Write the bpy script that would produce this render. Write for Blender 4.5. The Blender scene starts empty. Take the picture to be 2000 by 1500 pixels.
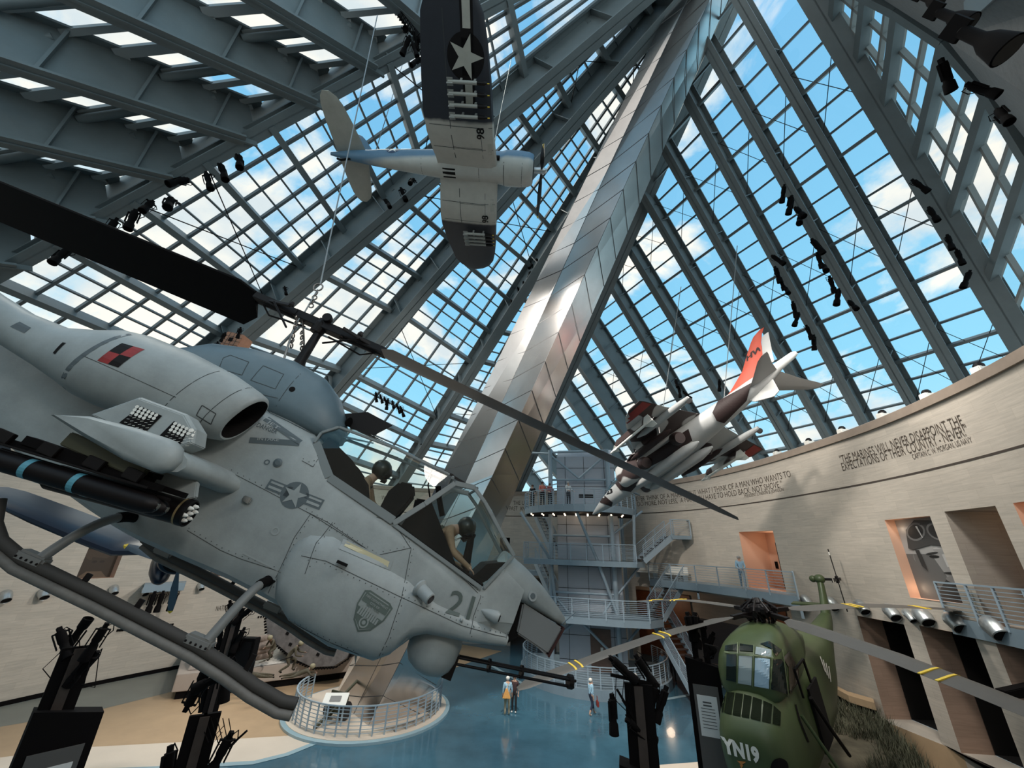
import bpy, math, random
import numpy as np
from mathutils import Vector, Matrix
from mathutils.bvhtree import BVHTree
random.seed(7)
SC = bpy.context.scene
COL = SC.collection
# ------------------------------------------------------------------ camera
F = 752.0                       # focal length in pixels of the 2000 x 1500 frame
_z = np.array([57., 1750., -F]); _z /= np.linalg.norm(_z)
_f = np.array([0, 0, -1.]); _f = _f - _z * (_f @ _z); _f /= np.linalg.norm(_f)
_r = np.cross(_f, _z)
RC = np.array([_r, _f, _z])     # world = RC @ cam
EYE = np.array([0., 0., 8.0])
cd = bpy.data.cameras.new('camera'); cam = bpy.data.objects.new('camera', cd); COL.objects.link(cam)
cd.sensor_width = 36; cd.lens = F / 2000 * 36; cd.clip_start = .1; cd.clip_end = 2000
cam.matrix_world = Matrix([[*RC[0], EYE[0]], [*RC[1], EYE[1]], [*RC[2], EYE[2]], [0, 0, 0, 1]])
SC.camera = cam
SC.view_settings.view_transform = 'Standard'; SC.view_settings.look = 'None'
SC.view_settings.gamma = 1; SC.view_settings.use_curve_mapping = False
SC.view_settings.exposure = 0.42
SC.cycles.max_bounces = 7; SC.cycles.diffuse_bounces = 4; SC.cycles.glossy_bounces = 4
SC.cycles.transmission_bounces = 4; SC.cycles.transparent_max_bounces = 12
SC.cycles.sample_clamp_indirect = 6
SC.cycles.caustics_reflective = False; SC.cycles.caustics_refractive = False
# ------------------------------------------------------------------ sky
wd = bpy.data.worlds.new('sky'); SC.world = wd; wd.use_nodes = True
N = wd.node_tree.nodes; Lk = wd.node_tree.links; N.clear()
tc = N.new('ShaderNodeTexCoord'); mp = N.new('ShaderNodeMapping'); mp.inputs['Scale'].default_value = (1, 1, 1.5)
mp.inputs['Location'].default_value = (.35, 1.2, .1)
nz = N.new('ShaderNodeTexNoise'); nz.inputs['Scale'].default_value = 3.1; nz.inputs['Detail'].default_value = 9
nz.inputs['Roughness'].default_value = .56; nz.inputs['Distortion'].default_value = .35
sx = N.new('ShaderNodeSeparateXYZ'); bias = N.new('ShaderNodeMath'); bias.operation = 'MULTIPLY_ADD'
bias.inputs[1].default_value = -.07; bias.inputs[2].default_value = .0
ad = N.new('ShaderNodeMath'); ad.operation = 'ADD'
cr = N.new('ShaderNodeValToRGB'); cr.color_ramp.elements[0].position = .46; cr.color_ramp.elements[1].position = .56
sky = N.new('ShaderNodeValToRGB'); e = sky.color_ramp.elements
e[0].position = .0; e[0].color = (.52, .78, .90, 1); e[1].position = .9; e[1].color = (.16, .42, .68, 1)
el = sky.color_ramp.elements.new(.35); el.color = (.27, .60, .80, 1)
nz2 = N.new('ShaderNodeTexNoise'); nz2.inputs['Scale'].default_value = 7; nz2.inputs['Detail'].default_value = 6
cc = N.new('ShaderNodeValToRGB'); cc.color_ramp.elements[0].color = (.62, .66, .68, 1); cc.color_ramp.elements[0].position = .35
cc.color_ramp.elements[1].color = (.98, .88, .76, 1); cc.color_ramp.elements[1].position = .62
mx = N.new('ShaderNodeMix'); mx.data_type = 'RGBA'
bg = N.new('ShaderNodeBackground'); bg.inputs['Strength'].default_value = 1.0; ow = N.new('ShaderNodeOutputWorld')
for a, b in ((tc.outputs['Generated'], mp.inputs['Vector']), (mp.outputs['Vector'], nz.inputs['Vector']), (mp.outputs['Vector'], nz2.inputs['Vector']),
             (tc.outputs['Generated'], sx.inputs[0]), (sx.outputs['X'], bias.inputs[0]), (bias.outputs[0], ad.inputs[0]), (nz.outputs['Fac'], ad.inputs[1]),
             (ad.outputs[0], cr.inputs['Fac']), (sx.outputs['Z'], sky.inputs['Fac']), (nz2.outputs['Fac'], cc.inputs['Fac']),
             (cr.outputs['Color'], mx.inputs['Factor']), (sky.outputs['Color'], mx.inputs['A']), (cc.outputs['Color'], mx.inputs['B']),
             (mx.outputs['Result'], bg.inputs['Color']), (bg.outputs[0], ow.inputs[0])):
    Lk.new(a, b)
sl = bpy.data.lights.new('sun', 'SUN'); sl.energy = 1.2; sl.angle = math.radians(20); sl.color = (1, .93, .82)
so = bpy.data.objects.new('sun', sl); COL.objects.link(so)
so.rotation_euler = Vector((.45, -.25, -1)).to_track_quat('-Z', 'Y').to_euler()
# ------------------------------------------------------------------ pixel -> place helpers (measuring the photograph)
def ray(px, py): return RC @ np.array([px - 1000., 750. - py, -F])
def P(px, py, depth): return EYE + ray(px, py) * depth / F
def proj(w):
    c = RC.T @ (np.asarray(w, float) - EYE); return np.array([1000 + F * c[0] / -c[2], 750 - F * c[1] / -c[2], -c[2]])
def hit(px, py, p0, n):
    d = ray(px, py); return EYE + d * (((p0 - EYE) @ n) / (d @ n))
def unit(v): v = np.asarray(v, float); return v / np.linalg.norm(v)
A3 = lambda *a: np.array(a, float)
# ------------------------------------------------------------------ materials
MATS = {}
def mat(name, col, rough=.6, metal=0., var=0., vscale=3., bump=0., bscale=30., spec=.5, emit=None, coat=0.):
    if name in MATS: return MATS[name]
    m = bpy.data.materials.new(name); m.use_nodes = True; t = m.node_tree; b = t.nodes['Principled BSDF']
    b.inputs['Base Color'].default_value = (*col, 1); b.inputs['Roughness'].default_value = rough
    b.inputs['Metallic'].default_value = metal; b.inputs['Specular IOR Level'].default_value = spec
    if coat: b.inputs['Coat Weight'].default_value = coat
    if emit: b.inputs['Emission Color'].default_value = (*emit[:3], 1); b.inputs['Emission Strength'].default_value = emit[3]
    c = t.nodes.new('ShaderNodeTexCoord')
    if var:
        n = t.nodes.new('ShaderNodeTexNoise'); n.inputs['Scale'].default_value = vscale; n.inputs['Detail'].default_value = 6; n.inputs['Roughness'].default_value = .65
        r = t.nodes.new('ShaderNodeMapRange'); r.inputs['From Min'].default_value = .3; r.inputs['From Max'].default_value = .7
        r.inputs['To Min'].default_value = 1 - var; r.inputs['To Max'].default_value = 1 + var
        h = t.nodes.new('ShaderNodeHueSaturation'); h.inputs['Color'].default_value = (*col, 1)
        t.links.new(c.outputs['Object'], n.inputs['Vector']); t.links.new(n.outputs['Fac'], r.inputs['Value'])
        t.links.new(r.outputs[0], h.inputs['Value']); t.links.new(h.outputs[0], b.inputs['Base Color'])
    if bump:
        n = t.nodes.new('ShaderNodeTexNoise'); n.inputs['Scale'].default_value = bscale; n.inputs['Detail'].default_value = 4
        bp = t.nodes.new('ShaderNodeBump'); bp.inputs['Strength'].default_value = bump; bp.inputs['Distance'].default_value = .02
        t.links.new(c.outputs['Object'], n.inputs['Vector']); t.links.new(n.outputs['Fac'], bp.inputs['Height']); t.links.new(bp.outputs[0], b.inputs['Normal'])
    MATS[name] = m; return m
def glassmat(name, tint=(.9, .96, .97), refl=.12, rough=.02):
    if name in MATS: return MATS[name]
    m = bpy.data.materials.new(name); m.use_nodes = True; t = m.node_tree; t.nodes.clear()
    tr = t.nodes.new('ShaderNodeBsdfTransparent'); tr.inputs[0].default_value = (*tint, 1)
    g = t.nodes.new('ShaderNodeBsdfGlossy'); g.inputs['Roughness'].default_value = rough
    lw = t.nodes.new('ShaderNodeLayerWeight'); lw.inputs[0].default_value = .5; fr = t.nodes.new('ShaderNodeMath'); fr.operation = 'POWER'; fr.inputs[1].default_value = 4.; t.links.new(lw.outputs['Facing'], fr.inputs[0])
    mu = t.nodes.new('ShaderNodeMath'); mu.operation = 'MULTIPLY_ADD'; mu.inputs[1].default_value = .7; mu.inputs[2].default_value = .02 + refl * .12
    s = t.nodes.new('ShaderNodeMixShader'); o = t.nodes.new('ShaderNodeOutputMaterial')
    t.links.new(fr.outputs[0], mu.inputs[0]); t.links.new(mu.outputs[0], s.inputs[0]); t.links.new(tr.outputs[0], s.inputs[1]); t.links.new(g.outputs[0], s.inputs[2]); t.links.new(s.outputs[0], o.inputs[0])
    MATS[name] = m; return m
STEEL = mat('painted_steel', (.155, .18, .185), .5, .0, .10, .8)
STEELD = mat('painted_steel_dark', (.085, .10, .105), .55, .0, .1, .8)
BAR = mat('glazing_bar', (.13, .155, .165), .5)
RAILM = mat('railing_steel', (.33, .41, .47), .4, .1)
BLACK = mat('black_metal', (.005, .003, .003), .5, 0, spec=.25)
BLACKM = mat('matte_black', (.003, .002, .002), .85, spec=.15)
RUBBER = mat('rubber', (.02, .018, .018), .8)
CHROME = mat('chrome', (.55, .57, .58), .18, 1.)
GALV = mat('galvanised_metal', (.52, .54, .54), .35, .8, .15, 8)
CABLE = mat('steel_cable', (.25, .26, .26), .4, .6)
ROOFGLASS = glassmat('roof_glass')
# ------------------------------------------------------------------ mesh builder
class MB:
    def __init__(s): s.v = []; s.f = []; s.m = []; s.mi = 0
    def add(s, vs, fs):
        o = len(s.v); s.v += [tuple(map(float, v)) for v in vs]; s.f += [tuple(i + o for i in f) for f in fs]; s.m += [s.mi] * len(fs); return s
    def box(s, c, size, R=None):
        c = np.array(c, float); h = np.array(size, float) / 2; R = np.eye(3) if R is None else np.asarray(R)
        vs = [c + R @ (h * A3(i, j, k)) for i in (-1, 1) for j in (-1, 1) for k in (-1, 1)]
        return s.add(vs, [(0, 1, 3, 2), (4, 6, 7, 5), (0, 4, 5, 1), (2, 3, 7, 6), (0, 2, 6, 4), (1, 5, 7, 3)])
    def beam(s, a, b, w, h, up=(0, 0, 1), off=(0, 0)):
        a = np.array(a, float); b = np.array(b, float); x = unit(b - a); u = np.array(up, float); y = np.cross(u, x)
        if np.linalg.norm(y) < 1e-4: y = np.cross(A3(1, 0, 0), x)
        y = unit(y); z = np.cross(x, y); o = y * off[0] + z * off[1]
        vs = [p + o + y * (i * w / 2) + z * (j * h / 2) for p in (a, b) for i, j in ((-1, -1), (1, -1), (1, 1), (-1, 1))]
        return s.add(vs, [(0, 3, 2, 1), (4, 5, 6, 7), (0, 1, 5, 4), (1, 2, 6, 5), (2, 3, 7, 6), (3, 0, 4, 7)])
    def tube(s, pts, r, n=8, cap=True):
        pts = [np.array(p, float) for p in pts]; rs = r if isinstance(r, (list, tuple)) else [r] * len(pts)
        t0 = unit(pts[1] - pts[0]); u = np.cross(t0, (0, 0, 1)); u = unit(u) if np.linalg.norm(u) > 1e-3 else A3(1, 0, 0)
        vs = []; 
        for i, p in enumerate(pts):
            t = unit(pts[min(i + 1, len(pts) - 1)] - pts[max(i - 1, 0)]); u = unit(u - t * (u @ t)); w = np.cross(t, u)
            vs += [p + rs[i] * (u * math.cos(2 * math.pi * k / n) + w * math.sin(2 * math.pi * k / n)) for k in range(n)]
        fs = [(i * n + k, i * n + (k + 1) % n, (i + 1) * n + (k + 1) % n, (i + 1) * n + k) for i in range(len(pts) - 1) for k in range(n)]
        if cap: fs += [tuple(range(n))[::-1], tuple((len(pts) - 1) * n + k for k in range(n))]
        return s.add(vs, fs)
    def lathe(s, prof, c=(0, 0, 0), axis=(0, 0, 1), n=24, cap=True):     # prof: (radius, along)
        ax = unit(axis); u = np.cross(ax, (0, 0, 1)); u = unit(u) if np.linalg.norm(u) > 1e-3 else A3(1, 0, 0); w = np.cross(ax, u); c = np.array(c, float)
        vs = [c + ax * h + r * (u * math.cos(2 * math.pi * k / n) + w * math.sin(2 * math.pi * k / n)) for r, h in prof for k in range(n)]
        fs = [(i * n + k, i * n + (k + 1) % n, (i + 1) * n + (k + 1) % n, (i + 1) * n + k) for i in range(len(prof) - 1) for k in range(n)]
        if cap: fs += [tuple(range(n))[::-1], tuple((len(prof) - 1) * n + k for k in range(n))]
        return s.add(vs, fs)
    def loft(s, secs, closed=True, cap=True):                              # list of rings with the same count
        n = len(secs[0]); vs = [p for q in secs for p in q]; m = n if closed else n - 1
        fs = [(i * n + k, i * n + (k + 1) % n, (i + 1) * n + (k + 1) % n, (i + 1) * n + k) for i in range(len(secs) - 1) for k in range(m)]
        if cap and closed: fs += [tuple(range(n))[::-1], tuple((len(secs) - 1) * n + k for k in range(n))]
        return s.add(vs, fs)
    def slab(s, poly, vec):                                                 # polygon extruded by vec
        n = len(poly); v = np.array(vec, float); vs = [np.array(p, float) for p in poly] + [np.array(p, float) + v for p in poly]
        return s.add(vs, [tuple(range(n))[::-1], tuple(range(n, 2 * n))] + [(i, (i + 1) % n, n + (i + 1) % n, n + i) for i in range(n)])
    def poly(s, pts): return s.add(pts, [tuple(range(len(pts)))])
    def sphere(s, c, r, n=12, sc=(1, 1, 1)):
        c = np.array(c, float); sc = A3(*sc); rows = n // 2
        vs = [c + sc * r * A3(math.sin(math.pi * (i + .02) / (rows + .04)) * math.cos(2 * math.pi * k / n), math.sin(math.pi * (i + .02) / (rows + .04)) * math.sin(2 * math.pi * k / n), math.cos(math.pi * i / rows)) for i in range(rows + 1) for k in range(n)]
        fs = [(i * n + k, (i + 1) * n + k, (i + 1) * n + (k + 1) % n, i * n + (k + 1) % n) for i in range(rows) for k in range(n)]
        return s.add(vs, fs)
    def build(s, name, m, parent=None, smooth=False, bevel=0, mats=None, sub=0):
        me = bpy.data.meshes.new(name); me.from_pydata(s.v, [], s.f); me.update()
        import bmesh
        b = bmesh.new(); b.from_mesh(me)
        for f in b.faces: f.material_index = 0
        b.faces.ensure_lookup_table()
        if len(b.faces) == len(s.m):
            for f, i in zip(b.faces, s.m): f.material_index = i
        bmesh.ops.recalc_face_normals(b, faces=b.faces)
        if bevel: bmesh.ops.bevel(b, geom=[e for e in b.edges if len(e.link_faces) == 2 and e.calc_face_angle(0) > .6], offset=bevel, segments=2, affect='EDGES', clamp_overlap=True)
        b.to_mesh(me); b.free()
        for q in (mats or [m]): me.materials.append(q)
        o = bpy.data.objects.new(name, me); COL.objects.link(o)
        if sub:
            md = o.modifiers.new('s', 'SUBSURF'); md.levels = sub; md.render_levels = sub
        if smooth:
            for p in me.polygons: p.use_smooth = True
            me.set_sharp_from_angle(angle=math.radians(38 if smooth is True else smooth))
        if parent is not None: o.parent = parent
        return o
def thing(name, label=None, cat=None, group=None, loc=(0, 0, 0), M=None, kind=None):
    o = bpy.data.objects.new(name, None); o.empty_display_size = .2; COL.objects.link(o)
    if M is not None: o.matrix_world = M
    else: o.location = loc
    return tag(o, label, cat, group, kind)
def tag(o, label=None, cat=None, group=None, kind=None):
    if label: o['label'] = label
    if cat: o['category'] = cat
    if group: o['group'] = group
    if kind: o['kind'] = kind
    return o
def S(o): o['kind'] = 'structure'; return o
def dup(root, M, label=None, group=None):
    r = root.copy(); COL.objects.link(r); r.matrix_world = M
    if label: r['label'] = label
    if group: r['group'] = group
    for ch in list(root.children):
        c = ch.copy(); COL.objects.link(c); c.parent = r
        for g in list(ch.children):
            d = g.copy(); COL.objects.link(d); d.parent = c
    return r
def M4(R, t, s=1.):
    R = np.asarray(R) * s
    return Matrix([[*R[0], t[0]], [*R[1], t[1]], [*R[2], t[2]], [0, 0, 0, 1]])
def frameZ(z, x=(1, 0, 0)):
    z = unit(z); x = np.array(x, float); x = x - z * (x @ z)
    if np.linalg.norm(x) < 1e-3: x = np.cross(z, (0, 1, 0))
    x = unit(x); return np.array([x, np.cross(z, x), z]).T
def frameX(x, z=(0, 0, 1)):
    x = unit(x); z = np.array(z, float); z = z - x * (x @ z)
    if np.linalg.norm(z) < 1e-3: z = np.cross(x, (0, 1, 0))
    z = unit(z); return np.array([x, np.cross(z, x), z]).T
def textmesh(s, size, align='CENTER', font=None, extrude=0., shear=0., space=1., bold=0.):
    c = bpy.data.curves.new('t', 'FONT'); c.body = s; c.size = size; c.align_x = align; c.extrude = extrude; c.shear = shear; c.space_character = space; c.offset = bold
    c.resolution_u = 3
    o = bpy.data.objects.new('t', c); COL.objects.link(o); dg = bpy.context.evaluated_depsgraph_get(); dg.update()
    me = bpy.data.meshes.new_from_object(o.evaluated_get(dg)); vs = [tuple(v.co) for v in me.vertices]; fs = [tuple(p.vertices) for p in me.polygons]
    bpy.data.objects.remove(o); bpy.data.meshes.remove(me); bpy.data.curves.remove(c)
    return vs, fs
ORD = ['first', 'second', 'third', 'fourth', 'fifth', 'sixth', 'seventh', 'eighth', 'ninth', 'tenth', 'eleventh', 'twelfth', 'thirteenth', 'fourteenth', 'fifteenth', 'sixteenth']
# ================================================================== rotunda wall
_az = np.array([-180, -150, -115, -80, -46.8, -30, -18.3, 0, 12, 24.7, 38.4, 50.6, 57, 70, 90, 120, 150, 180.])
_D = np.array([4.5, 8, 16, 26, 34.7, 39.5, 42.2, 41.6, 38.5, 33.2, 25.1, 19.3, 16.6, 12, 8, 5, 4, 4.5])
_gx = np.linspace(-180, 180, 721); _gd = np.interp(_gx, _az, _D)
for _ in range(60): _gd = (_gd + .5 * (np.roll(_gd[:-1].copy(), 1).tolist() + [0] + np.array([0])) if False else _gd)
_k = np.exp(-np.linspace(-2.2, 2.2, 25) ** 2); _k /= _k.sum()
_gd = np.convolve(np.concatenate([_gd[-13:-1], _gd, _gd[1:13]]), _k, 'valid')
def Dw(a): return float(np.interp((a + 180) % 360 - 180, _gx, _gd))
def W(a, z, off=0.):
    d = Dw(a) + off; return A3(d * math.sin(math.radians(a)), d * math.cos(math.radians(a)), z)
def wallhit(px, py, off=0.):
    r = ray(px, py); a = math.degrees(math.atan2(r[0], r[1])); h = math.hypot(r[0], r[1]); return a, EYE[2] + r[2] / h * (Dw(a) + off)
_sx = np.linspace(-180, 180, 1441); _pts = np.array([W(a, 0) for a in _sx]); _sl = np.concatenate([[0], np.cumsum(np.linalg.norm(np.diff(_pts, axis=0), axis=1))])
def arc(a): return float(np.interp(a, _sx, _sl))
def arcinv(s): return float(np.interp(s, _sl, _sx))
ZTOP = 13.2
def travertine(name, c1, c2, mortar=.012):
    m = bpy.data.materials.new(name); m.use_nodes = True; t = m.node_tree; b = t.nodes['Principled BSDF']; b.inputs['Roughness'].default_value = .7
    uv = t.nodes.new('ShaderNodeUVMap'); br = t.nodes.new('ShaderNodeTexBrick')
    br.inputs['Color1'].default_value = (*c1, 1); br.inputs['Color2'].default_value = (*c2, 1); br.inputs['Mortar'].default_value = (c1[0] * .86, c1[1] * .85, c1[2] * .84, 1)
    br.inputs['Scale'].default_value = 1; br.inputs['Mortar Size'].default_value = mortar; br.inputs['Brick Width'].default_value = 1.15; br.inputs['Row Height'].default_value = .32
    br.inputs['Mortar Smooth'].default_value = .6; br.offset = .37
    mp = t.nodes.new('ShaderNodeMapping'); mp.inputs['Scale'].default_value = (.9, 11, 1); n = t.nodes.new('ShaderNodeTexNoise'); n.inputs['Scale'].default_value = 1.2; n.inputs['Detail'].default_value = 7; n.inputs['Roughness'].default_value = .7
    r = t.nodes.new('ShaderNodeMapRange'); r.inputs['From Min'].default_value = .3; r.inputs['From Max'].default_value = .7; r.inputs['To Min'].default_value = .84; r.inputs['To Max'].default_value = 1.12
    h = t.nodes.new('ShaderNodeHueSaturation')
    t.links.new(uv.outputs[0], br.inputs['Vector']); t.links.new(uv.outputs[0], mp.inputs[0]); t.links.new(mp.outputs[0], n.inputs[0]); t.links.new(n.outputs['Fac'], r.inputs[0])
    t.links.new(r.outputs[0], h.inputs['Value']); t.links.new(br.outputs['Color'], h.inputs['Color']); t.links.new(h.outputs[0], b.inputs['Base Color']); return m
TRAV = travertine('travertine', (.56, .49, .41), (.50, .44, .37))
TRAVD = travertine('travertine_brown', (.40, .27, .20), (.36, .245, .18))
PEACH = mat('peach_plaster', (.66, .40, .28), .7)
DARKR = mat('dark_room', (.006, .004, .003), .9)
def uvwall(o, fn):
    me = o.data; uv = me.uv_layers.new(name='UVMap')
    for l in me.loops: uv.data[l.index].uv = fn(me.vertices[l.vertex_index].co)
def wuv(co):
    return (arc(math.degrees(math.atan2(co.x, co.y))), co.z)
# openings: corner pixels measured on the photograph -> azimuth and height
def opening(tl, tr, z0=None, bl=None, br=None):
    a0, z1 = wallhit(*tl); a1, z1b = wallhit(*tr)
    if bl: a0b, z0 = wallhit(*bl); a0 = (a0 + a0b) / 2
    return [a0, a1, z0, (z1 + z1b) / 2]
OPEN = dict(
    upper_door=opening((1443, 1040), (1509, 1035), 6.3),
    portrait=opening((1729, 1018), (1815, 1005), bl=(1777, 1167)),
    tall=opening((1845, 1001), (1943, 986), 6.3),
    edge=opening((1979, 984), (2075, 968), 6.3),
    low_a=opening((1675, 1204), (1765, 1218), bl=(1730, 1404)),
    low_b=opening((1798, 1223), (1903, 1242), bl=(1872, 1462)),
    low_c=opening((1942, 1250), (2060, 1275), 1.7),
    port_left=opening((172, 1068), (247, 1065), bl=(150, 1131)),
    port_mid=opening((412, 1098), (452, 1096), bl=(412, 1126)),
    dark_left=opening((977, 1050), (996, 1050), 6.3),
    recess=opening((1243, 1167), (1538, 1167), 0.),
    recess_left=opening((1000, 1130), (1085, 1130), 0.),
)
OPEN['recess'][3] = 5.6; OPEN['recess_left'][3] = 5.6
PLAT = OPEN['low_a'][2]
for k in ('low_b', 'low_c'): OPEN[k][2] = PLAT
print('OPEN', {k: [round(x, 2) for x in v] for k, v in OPEN.items()})
def wallgrid(a0, a1, z0, z1, name, off=0.):
    As = set(np.arange(a0, a1 + .01, 1.5).tolist()) | {a1}; Zs = {z0, z1}
    for o in OPEN.values():
        if a0 < o[0] < a1: As |= {o[0], o[1]}; Zs |= {min(max(o[2], z0), z1), min(max(o[3], z0), z1)}
    As = sorted(As); Zs = sorted(Zs); mb = MB(); idx = {}
    vs = [W(a, z, off) for a in As for z in Zs]; nz = len(Zs); fs = []
    for i in range(len(As) - 1):
        for j in range(nz - 1):
            ca, cz = (As[i] + As[i + 1]) / 2, (Zs[j] + Zs[j + 1]) / 2
            if any(o[0] < ca < o[1] and o[2] < cz < o[3] for o in OPEN.values()): continue
            fs.append((i * nz + j, i * nz + j + 1, (i + 1) * nz + j + 1, (i + 1) * nz + j))
    mb.add(vs, fs); o = mb.build(name, TRAV); uvwall(o, wuv); return S(o)
wallgrid(-10, 88, 0, ZTOP, 'wall_right'); wallgrid(-140, -10, 0, ZTOP, 'wall_left'); wallgrid(88, 220, 0, ZTOP, 'wall_back')
# coping, its soffit line and the ledge behind it
COPE = mat('coping_stone', (.30, .235, .185), .6, 0, .1, 2)
mb = MB(); A_ = list(np.arange(-130, 100, 1.5))
mb.loft([[W(a, ZTOP - .02, -.16), W(a, ZTOP - .02, .5), W(a, ZTOP + .38, .5), W(a, ZTOP + .38, .1), W(a, ZTOP + .3, -.16)] for a in A_]); S(mb.build('trim_1', COPE))
LEDGE = mat('ledge_membrane', (.5, .49, .46), .9)
mb = MB(); mb.loft([[W(a, ZTOP, .4), W(a, ZTOP, 26)] for a in list(np.arange(-180, 181, 3))], closed=False); S(mb.build('trim_2', LEDGE))
GROOVE = mat('groove_shadow_gap', (.06, .045, .035), .9)
mb = MB(); mb.loft([[W(a, 11.08, -.012), W(a, 11.15, -.012)] for a in A_], closed=False); S(mb.build('trim_3', GROOVE))
mb = MB(); mb.loft([[W(a, 0, -.02), W(a, .22, -.02)] for a in np.arange(-120, -8, 1.5)], closed=False); S(mb.build('baseboard_left', BLACKM))
# reveals of the openings
def reveal(key, depth, mside_l=None, mback=None, mside_r=None, mtop=None, mfloor=None, name='door', n=1, back=True):
    a0, a1, z0, z1 = OPEN[key]; r = thing(name + '_%d' % n, kind='structure')
    p = lambda a, z, d: W(a, z, 0) + nrm * d
    mid = (a0 + a1) / 2; t = W(mid + .5, 0) - W(mid - .5, 0); t = unit(t); nrm = np.cross((0, 0, 1), t) * 1.; nrm = unit(nrm)
    if nrm @ W(mid, 0) < 0: nrm = -nrm
    def q(nm, pts, m, proj_t=False):
        o = MB().poly(pts).build(nm, m or TRAVD, r); d = unit(np.array(pts[1]) - np.array(pts[0])) if proj_t else nrm
        uvwall(o, lambda c: (float(np.dot((c.x, c.y, 0), d)), c.z)); return S(o)
    q('left_reveal', [p(a0, z0, 0), p(a0, z0, depth), p(a0, z1, depth), p(a0, z1, 0)], mside_l)
    q('right_reveal', [p(a1, z0, 0), p(a1, z0, depth), p(a1, z1, depth), p(a1, z1, 0)], mside_r or mside_l)
    q('soffit', [p(a0, z1, 0), p(a1, z1, 0), p(a1, z1, depth), p(a0, z1, depth)], mtop or mside_l)
    q('threshold', [p(a0, z0, 0), p(a1, z0, 0), p(a1, z0, depth), p(a0, z0, depth)], mfloor or mside_l)
    if back: q('back_wall', [p(a0, z0, depth), p(a1, z0, depth), p(a1, z1, depth), p(a0, z1, depth)], mback, True)
    return r, (lambda a, z, d: p(a, z, d)), nrm, t
def lamp(name, loc, e, col, size=.3, typ='POINT', rot=None):
    l = bpy.data.lights.new(name, typ); l.energy = e; l.color = col
    if typ == 'POINT': l.shadow_soft_size = size
    o = bpy.data.objects.new(name, l); COL.objects.link(o); o.location = loc; return o
WARM = (1, .74, .52)
r1, p1, n1, t1 = reveal('upper_door', 1.9, PEACH, PEACH, n=1)
o = OPEN['upper_door']; am = (o[0] + o[1]) / 2
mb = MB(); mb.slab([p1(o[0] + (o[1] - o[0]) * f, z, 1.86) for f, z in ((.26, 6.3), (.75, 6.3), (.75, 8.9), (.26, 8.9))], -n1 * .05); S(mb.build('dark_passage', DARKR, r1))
mb = MB(); mb.slab([p1(o[0] + (o[1] - o[0]) * f, z, 1.88) for f, z in ((.12, 7.4), (.19, 7.4), (.19, 7.8), (.12, 7.8))], -n1 * .04); S(mb.build('wall_plaque', BLACKM, r1))
lamp('recess_lamp', p1(am, o[3] - .5, 1.1), 13, WARM)
r2, p2, n2, t2 = reveal('portrait', .5, PEACH, DARKR, n=2)
o2 = OPEN['portrait']; lamp('recess_lamp', p2(o2[0] + (o2[1] - o2[0]) * .12, o2[2] + .35, .3), 5, WARM); lamp('recess_lamp', p2(o2[0] + (o2[1] - o2[0]) * .12, o2[3] - .35, .3), 3, WARM)
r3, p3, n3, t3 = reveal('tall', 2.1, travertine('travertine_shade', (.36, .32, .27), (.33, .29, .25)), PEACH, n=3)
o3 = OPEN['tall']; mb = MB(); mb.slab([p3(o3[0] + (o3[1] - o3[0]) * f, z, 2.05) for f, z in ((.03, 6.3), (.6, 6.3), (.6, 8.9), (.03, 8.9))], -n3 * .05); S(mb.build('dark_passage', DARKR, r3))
ORG = mat('orange_display_panel', (.75, .27, .08), .6, 0, .4, 2)
mb = MB(); mb.slab([p3(o3[0] + (o3[1] - o3[0]) * f, z, 1.95) for f, z in ((.12, 6.3), (.45, 6.3), (.45, 8.1), (.12, 8.1))], -n3 * .05); S(mb.build('display_panel', ORG, r3))
lamp('recess_lamp', p3(o3[0] + (o3[1] - o3[0]) * .7, 9.3, 1.4), 6, WARM)
r4, p4, n4, t4 = reveal('edge', 2.5, PEACH, PEACH, n=4); lamp('recess_lamp', p4((OPEN['edge'][0] + OPEN['edge'][1]) / 2, 9.5, 1.2), 14, WARM)
for n_, k in ((5, 'low_a'), (6, 'low_b'), (7, 'low_c')):
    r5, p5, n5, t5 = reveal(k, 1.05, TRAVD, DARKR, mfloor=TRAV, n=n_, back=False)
    o5 = OPEN[k]; mb = MB(); mb.slab([p5(o5[1] + (o5[1] - o5[0]) * f * .01, z, d) for f, z, d in ((0, PLAT + .02, .6), (0, PLAT + .02, 1.04), (0, o5[3] - .6, 1.04), (0, o5[3] - .6, .6))], t5 * -.06)
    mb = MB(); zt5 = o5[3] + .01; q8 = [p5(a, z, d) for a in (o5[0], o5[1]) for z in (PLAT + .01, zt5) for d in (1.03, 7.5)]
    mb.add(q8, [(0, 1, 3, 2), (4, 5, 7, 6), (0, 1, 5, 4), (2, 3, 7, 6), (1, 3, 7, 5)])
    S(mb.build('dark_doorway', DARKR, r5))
reveal('port_left', 1.0, PEACH, DARKR, n=8); reveal('port_mid', 1.0, PEACH, DARKR, n=9); reveal('dark_left', 2.0, TRAVD, DARKR, n=10)
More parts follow.
